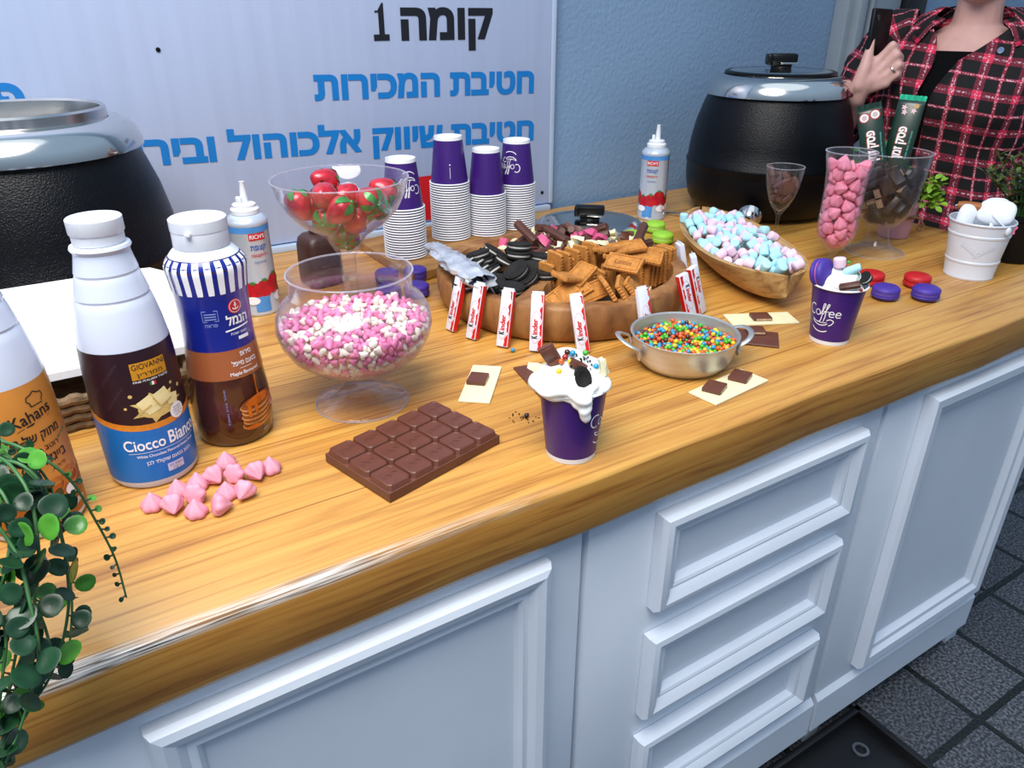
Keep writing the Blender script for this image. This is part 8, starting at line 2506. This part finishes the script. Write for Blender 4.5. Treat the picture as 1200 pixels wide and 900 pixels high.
c = mixc(either, RED, DRED)
c = mixc(both, c, BLK)
lnm = mth('MAXIMUM', mth('MAXIMUM', lu1, lu2), mth('MAXIMUM', lv1, lv2))
redl = mth('MAXIMUM', lu1, lv1)
c = mixc(mth('MULTIPLY', redl, 0.8), c, lin('#a11a35'))
brk = mth('MULTIPLY', lnm, mth('GREATER_THAN', nz.outputs[0], 0.53))
c = mixc(mth('MULTIPLY', brk, 0.8), c, PNK)
spk = mth('MULTIPLY', mth('GREATER_THAN', nz2.outputs[0], 0.66), mth('SUBTRACT', 1.0, both))
c = mixc(mth('MULTIPLY', spk, 0.5), c, PNK)
L(c, b_.inputs['Base Color'])
M_plaid = m

def remesh(b, name, mt, vox, parent, smooth_it=4):
    o = b.build(name, mt, smooth=0)
    rm = o.modifiers.new('merge', 'REMESH'); rm.mode = 'VOXEL'; rm.voxel_size = vox
    sm = o.modifiers.new('soften', 'SMOOTH'); sm.iterations = smooth_it; sm.factor = 0.5
    bpy.context.view_layer.update()
    dg = bpy.context.evaluated_depsgraph_get()
    me = bpy.data.meshes.new_from_object(o.evaluated_get(dg))
    o.modifiers.clear()
    me.name = name
    me.materials.clear(); me.materials.append(mt)
    me.polygons.foreach_set('use_smooth', [True] * len(me.polygons))
    me.update()
    o.data = me
    if parent: o.parent = parent
    return o

def limb(b, pts, rads, n=16, k=6):
    sp_ = smooth_pts([(*p, r) for p, r in zip(pts, rads)], k)
    b.tube([q[:3] for q in sp_], [max(0.002, q[3]) for q in sp_], n)
    for q in (sp_[0], sp_[-1]):
        b.ellip(q[3], q[3], q[3], 12, 8, m=T(*q[:3]))

# joints measured from the photograph, in the person's own frame
R_SH = (-0.165, 0.0, 1.262); L_SH = (0.165, 0.0, 1.262)
R_EL = tuple(PMI @ Vector((1.845, 1.315, 1.035)))
R_WR = Lc(1002, 113, 2.13)
PALM = Lc(1020, 92, 2.12)
L_EL = (0.235, 0.04, 1.00); L_WR = (0.255, -0.06, 0.80)
def bodyloft(b, rings, n=28):
    ls = []
    for z, rx, ry, cy in rings:
        ls.append([(rx * cos(2 * pi * i / n), cy + ry * sin(2 * pi * i / n), z) for i in range(n)])
    b.loops(ls, cap0=True, cap1=True)
b = MB()
bodyloft(b, [(0.76, 0.16, 0.105, 0.01), (0.84, 0.165, 0.108, 0.01), (0.95, 0.138, 0.092, 0.0), (1.05, 0.145, 0.100, -0.008), (1.13, 0.152, 0.112, -0.018), (1.20, 0.150, 0.098, -0.005), (1.25, 0.120, 0.075, 0.008), (1.29, 0.062, 0.055, 0.012)])
limb(b, [(0, 0.014, 1.26), (0, 0.006, 1.32), (0, -0.004, 1.37)], [0.062, 0.051, 0.050])
# head with face
b.ellip(0.072, 0.092, 0.108, 24, 18, m=T(0, -0.012, 1.445))
b.ellip(0.050, 0.060, 0.050, 20, 14, m=T(0, -0.040, 1.388))
b.ellip(0.022, 0.020, 0.018, 14, 10, m=T(0, -0.088, 1.362))
limb(b, [(0, -0.098, 1.458), (0, -0.110, 1.438), (0, -0.118, 1.422)], [0.007, 0.009, 0.012], 10, 3)
b.ellip(0.019, 0.008, 0.005, 12, 8, m=T(0, -0.101, 1.395)); b.ellip(0.017, 0.008, 0.006, 12, 8, m=T(0, -0.100, 1.387))
for s in (-1, 1):
    b.ellip(0.020, 0.012, 0.010, 12, 8, m=T(s * 0.031, -0.088, 1.452))
    b.ellip(0.010, 0.020, 0.030, 12, 8, m=T(s * 0.074, 0.0, 1.430))
    limb(b, [(s * 0.075, 0.01, 0.80), (s * 0.08, 0.005, 0.47), (s * 0.082, 0.012, 0.09)], [0.080, 0.052, 0.036])
    limb(b, [(s * 0.082, 0.03, 0.045), (s * 0.088, -0.06, 0.035), (s * 0.092, -0.14, 0.026)], [0.036, 0.034, 0.026], 14, 4)
limb(b, [L_SH, (0.205, 0.03, 1.13), L_EL], [0.045, 0.043, 0.036])
limb(b, [L_EL, (0.245, -0.01, 0.90), L_WR], [0.036, 0.034, 0.024])
limb(b, [R_SH, tuple((Vector(R_SH) + Vector(R_EL)) / 2 + Vector((-0.01, 0, 0))), R_EL], [0.045, 0.043, 0.037])
wv = Vector(R_WR); ev = Vector(R_EL)
limb(b, [R_EL, tuple(ev.lerp(wv, 0.45)), tuple(ev.lerp(wv, 0.85)), R_WR], [0.037, 0.037, 0.029, 0.026])
# right hand, back turned to the viewer, fingers folding round the phone
def tolen(a): return Vector(a)
HD = 2.12
K = {  # knuckle (MCP), middle joint (PIP), fold (DIP), tip:  pixel and distance
 'index': [(1028, 72, HD), (1046, 53, HD - 0.004), (1050, 58, HD + 0.022), (1043, 65, HD + 0.030)],
 'middle': [(1033, 80, HD), (1051, 64, HD - 0.006), (1055, 69, HD + 0.022), (1048, 75, HD + 0.030)],
 'ring': [(1036, 89, HD), (1053, 76, HD - 0.005), (1056, 80, HD + 0.020), (1049, 85, HD + 0.028)],
 'little': [(1037, 97, HD + 0.002), (1051, 87, HD - 0.001), (1053, 90, HD + 0.018), (1047, 93, HD + 0.025)],
}
pw = Lc(1007, 104, HD + 0.004)
limb(b, [R_WR, pw, Lc(1014, 95, HD)], [0.025, 0.0255, 0.026])
for nm, q in K.items():
    j = [Lc(*p) for p in q]
    r = {'index': 0.0098, 'middle': 0.0100, 'ring': 0.0095, 'little': 0.0084}[nm]
    limb(b, [pw, tuple(Vector(pw).lerp(Vector(j[0]), 0.55)), j[0]], [0.020, 0.0165, 0.0135], 12, 4)
    limb(b, [j[0], tuple(Vector(j[0]).lerp(Vector(j[1]), 0.5)), j[1]], [r * 1.18, r * 0.98, r * 1.04], 12, 4)
    limb(b, [j[1], j[2], j[3]], [r * 1.0, r * 0.92, r * 0.8], 12, 4)
tj = [Lc(1006, 100, HD - 0.012), Lc(1013, 80, HD - 0.016), Lc(1018, 62, HD - 0.010), Lc(1022, 46, HD - 0.002)]
limb(b, tj, [0.018, 0.0145, 0.0110, 0.0078], 12, 5)
# left hand hanging with slightly bent fingers
lw_v = Vector(L_WR)
limb(b, [L_WR, tuple(lw_v + Vector((0.004, -0.010, -0.045))), tuple(lw_v + Vector((0.004, -0.016, -0.075)))], [0.024, 0.030, 0.026])
for k in range(4):
    o_ = Vector((0.006, -0.036 + 0.019 * k, -0.085))
    l_ = (0.034, 0.040, 0.037, 0.029)[k]
    limb(b, [tuple(lw_v + o_), tuple(lw_v + o_ + Vector((-0.004, -0.002, -l_))), tuple(lw_v + o_ + Vector((-0.020, -0.004, -l_ * 1.75)))], [0.0095, 0.0088, 0.0072], 10, 4)
limb(b, [tuple(lw_v + Vector((-0.004, -0.030, -0.03))), tuple(lw_v + Vector((-0.012, -0.050, -0.06))), tuple(lw_v + Vector((-0.016, -0.052, -0.09)))], [0.012, 0.0105, 0.0075], 10, 4)
remesh(b, 'body', M_skin, 0.0042, person, 3)
# eyes, hair
for s in (-1, 1):
    b = MB(); b.ellip(0.0115, 0.0115, 0.0115, 16, 10, m=T(s * 0.031, -0.0865, 1.452)); b.build('eye', M_white, person)
    b = MB(); b.ellip(0.0055, 0.002, 0.0055, 12, 8, m=T(s * 0.031, -0.0972, 1.452)); b.build('iris', mat('brown_iris', '#3a2416', 0.3), person)
b = MB()
b.ellip(0.084, 0.092, 0.085, 24, 16, m=T(0, 0.012, 1.485)); b.ellip(0.086, 0.060, 0.10, 20, 14, m=T(0, 0.050, 1.43))
remesh(b, 'hair', mat('dark_brown_hair', '#2b1a12', 0.5, var=0.4, vscale=60, stretch=(1, 1, 0.1)), 0.006, person, 4)
# ring on the ring finger
j0, j1 = Vector(Lc(*K['ring'][0])), Vector(Lc(*K['ring'][1]))
b = MB()
n = 18
b.lathe([(0.0106 + 0.0017 * cos(a), 0.0024 * sin(a)) for a in np.linspace(0, 2 * pi, 9)], 24)
b.build('ring', mat('silver_ring', '#d8d4cc', 0.2, 1.0), person, T(*(j0.lerp(j1, 0.62))) @ (j1 - j0).to_track_quat('Z', 'Y').to_matrix().to_4x4())
# undershirt
TORSO = [(0.80, 0.186, 0.128, 0.008), (0.87, 0.184, 0.124, 0.006), (0.95, 0.166, 0.112, 0.0), (1.03, 0.166, 0.116, -0.008), (1.10, 0.174, 0.130, -0.020), (1.15, 0.178, 0.130, -0.018), (1.20, 0.180, 0.112, -0.004), (1.235, 0.182, 0.100, 0.006), (1.265, 0.176, 0.086, 0.010), (1.293, 0.148, 0.078, 0.012), (1.317, 0.104, 0.072, 0.012), (1.330, 0.076, 0.068, 0.012)]
def torso_pt(z, a, off=0.0):
    zs = [q[0] for q in TORSO]
    rx = np.interp(z, zs, [q[1] for q in TORSO]) + off
    ry = np.interp(z, zs, [q[2] for q in TORSO]) + off
    cy = np.interp(z, zs, [q[3] for q in TORSO])
    # a = 0 faces forward (-Y), positive to the viewer's right
    ex = 0.85
    sx, sc_ = sin(a), cos(a)
    return (rx * (abs(sx) ** ex) * (1 if sx >= 0 else -1), cy - ry * (abs(sc_) ** ex) * (1 if sc_ >= 0 else -1), z)
b = MB()
ls = []
for z in np.linspace(0.80, 1.262, 20):
    ls.append([torso_pt(z, 2 * pi * i / 40, -0.012) for i in range(40)])
# round neckline, lower in front
top = []
for i in range(40):
    a = 2 * pi * i / 40
    zz = 1.277 - 0.052 * max(0, cos(a)) ** 2
    x, y, z = torso_pt(1.262, a, -0.028)
    top.append((x * 0.74, y * 0.92, zz if zz > 1.25 else zz))
ls[-1] = [(x, y, min(z, 1.262 - 0.045 * max(0, cos(2 * pi * i / 40)) ** 2)) for i, (x, y, z) in enumerate(ls[-1])]
ls.append(top)
b.loops(ls)
b.build('undershirt', M_tee, person, smooth=70)
# open plaid shirt: torso, sleeves, collar
def uv_build(name, vs, fs, uvs, parent, thick=0.0022):
    me = bpy.data.meshes.new(name)
    me.from_pydata([tuple(v) for v in vs], [], fs)
    ul = me.uv_layers.new(name='UVMap')
    for lp in me.loops:
        ul.data[lp.index].uv = uvs[lp.vertex_index]
    me.materials.append(M_plaid)
    me.polygons.foreach_set('use_smooth', [True] * len(me.polygons))
    o = bpy.data.objects.new(name, me); col.objects.link(o); o.parent = parent
    sd = o.modifiers.new('cloth', 'SOLIDIFY'); sd.thickness = thick; sd.offset = 1
    return o
NA, NZ = 72, 44
zs_ = np.linspace(0.79, 1.328, NZ + 1)
vs, uvs, fs = [], [], []
rgf = random.Random(2)
for k, z in enumerate(zs_):
    gap = float(np.interp(z, [0.79, 0.95, 1.10, 1.18, 1.225, 1.265, 1.30, 1.328], [0.05, 0.055, 0.075, 0.09, 0.12, 0.27, 0.55, 0.85]))
    off0 = float(np.interp(z, [0.8, 1.0, 1.15, 1.22, 1.265, 1.30], [-0.30, -0.28, -0.24, -0.13, -0.03, 0.0]))
    for i in range(NA + 1):
        a = off0 + gap + (2 * pi - 2 * gap) * i / NA
        fold = 0.004 * sin(a * 5 + z * 14) + 0.003 * sin(a * 9 - z * 31) + 0.003 * sin(z * 40 + a * 3)
        x, y, zz = torso_pt(z, a, 0.004 + fold * (1 if z < 1.22 else 0.2))
        if z > 1.26:        # collar stands up round the neck
            x *= 1.0; y *= 1.0
        vs.append((x, y, zz))
        al = (a - pi) * 0.155
        uvs.append((al, z + 0.015 * sin(a * 2)))
for k in range(NZ):
    for i in range(NA):
        a = k * (NA + 1) + i
        fs.append((a, a + 1, a + NA + 2, a + NA + 1))
shirt = uv_build('plaid_shirt', vs, fs, uvs, person)
def sleeve_tube(name, pts, rads, seed):
    q = smooth_pts([(*p, r) for p, r in zip(pts, rads)], 8)
    k = len(q)
    n = 28
    vs, uvs, fs = [], [], []
    prev = None
    acc = 0
    for i, p in enumerate(q):
        c0 = Vector(p[:3])
        d = (Vector(q[min(i + 1, k - 1)][:3]) - Vector(q[max(i - 1, 0)][:3])).normalized()
        a_ = d.orthogonal().normalized() if prev is None else (prev - d * prev.dot(d)).normalized()
        prev = a_
        b_ = d.cross(a_)
        if i: acc += (c0 - Vector(q[i - 1][:3])).length
        for j in range(n + 1):
            t_ = 2 * pi * j / n
            r = p[3] * (1 + 0.05 * sin(t_ * 3 + i * 0.9 + seed) + 0.05 * sin(i * 1.7 + t_))
            vs.append(c0 + (a_ * cos(t_) + b_ * sin(t_)) * r)
            uvs.append((t_ * p[3], acc))
    for i in range(k - 1):
        for j in range(n):
            a = i * (n + 1) + j
            fs.append((a, a + 1, a + n + 2, a + n + 1))
    return uv_build(name, vs, fs, uvs, person)
rs, re_ = Vector(R_SH), Vector(R_EL)
sleeve_tube('right_sleeve', [tuple(rs + Vector((0.045, 0.005, 0.010))), tuple(rs + Vector((-0.004, 0, -0.004))), tuple(rs.lerp(re_, 0.45) + Vector((-0.012, 0, 0))), tuple(re_ + Vector((0, 0.004, 0.0))), tuple(re_.lerp(wv, 0.34))], [0.050, 0.060, 0.060, 0.054, 0.049], 1)
sleeve_tube('left_sleeve', [(0.120, 0.005, 1.268), (0.169, 0.0, 1.256), (0.210, 0.03, 1.13), L_EL, (0.246, -0.01, 0.90), (0.254, -0.05, 0.82)], [0.050, 0.060, 0.058, 0.050, 0.046, 0.038], 3)
# collar flaps
for s in (-1, 1):
    vs, uvs, fs = [], [], []
    n = 10
    for i in range(n + 1):
        f = i / n
        a = s * (pi - (pi - 0.62) * f)
        x, y, z = torso_pt(1.322, a - 0.0, 0.004)
        zi = 1.338 - 0.034 * f
        w = 0.030 + 0.022 * f ** 2
        inner = Vector((x * 0.96, y * 0.96 - 0.010 * f, zi))
        outd = Vector((x, y, 0)).normalized()
        tip = Vector((s * 0.018 * f, -0.012 * f ** 2, 0))
        outer = inner + outd * (0.020 + 0.012 * f) + Vector((0, 0, -w)) + tip
        mid = inner.lerp(outer, 0.45) + Vector((0, 0, 0.006)) + outd * 0.004
        for q, vv in ((inner, 0), (mid, 0.02), (outer, 0.045)):
            vs.append(tuple(q)); uvs.append((f * 0.14, vv))
    for i in range(n):
        for j in range(2):
            a = i * 3 + j
            fs.append((a, a + 1, a + 4, a + 3))
    uv_build('collar_flap', vs, fs, uvs, person, 0.0025)
x, y, z = torso_pt(1.243, 0.33, 0.010)
b = MB(); b.lathe([(0, -0.001), (0.0065, -0.001), (0.007, 0.001), (0.006, 0.0022), (0.0035, 0.0016), (0, 0.0016)], 18)
b.build('shirt_button', mat('blue_grey_button', '#7f93b5', 0.25, coat=0.5), person, T(x, y - 0.004, z) @ RX(pi / 2))
# trousers and shoes
b = MB()
bodyloft(b, [(0.74, 0.172, 0.118, 0.01), (0.80, 0.176, 0.120, 0.01), (0.88, 0.168, 0.112, 0.006), (0.93, 0.152, 0.104, 0.0)])
for s in (-1, 1):
    limb(b, [(s * 0.078, 0.01, 0.79), (s * 0.084, 0.005, 0.46), (s * 0.084, 0.012, 0.10)], [0.092, 0.066, 0.054])
remesh(b, 'trousers', mat('dark_trousers', '#101116', 0.8, var=0.2), 0.008, person, 3)
for s in (-1, 1):
    b = MB(); b.ellip(0.042, 0.118, 0.045, 20, 12, m=T(s * 0.088, -0.055, 0.046)); b.build('shoe', M_black, person)
# phone held in the right hand
t = thing('mobile_phone', 'black mobile phone held upright in the hand of the person', 'phone', (0, 0, 0))
pa, pc_ = PD(1022, 86, HD + 0.014), PD(1035, 10, HD + 0.018)
zv = (pc_ - pa).normalized()
side_ = (_R * 0.85 + _F * 0.62).normalized()
xv = (side_ - zv * side_.dot(zv)).normalized()
yv = zv.cross(xv)
ln_ = (pc_ - pa).length
t.matrix_local = Matrix(((xv.x, yv.x, zv.x, pa.x), (xv.y, yv.y, zv.y, pa.y), (xv.z, yv.z, zv.z, pa.z), (0, 0, 0, 1)))
b = MB(); b.box(0.074, 0.0105, ln_, 0.004, 3, m=T(0, 0, ln_ / 2)); b.build('case', M_black, t, smooth=40)
b = MB(); b.box(0.066, 0.0006, ln_ - 0.012, 0, m=T(0, 0.0056, ln_ / 2)); b.build('screen', mat('dark_screen', '#050608', 0.08, coat=0.6), t, smooth=0)
b = MB(); b.lathe([(0, 0), (0.006, 0), (0.0065, 0.001), (0.0055, 0.002), (0, 0.002)], 16, m=T(-0.022, -0.0055, ln_ - 0.02) @ RX(pi / 2)); b.build('camera_lens', mat('lens_glass', '#101522', 0.08, coat=0.8), t)
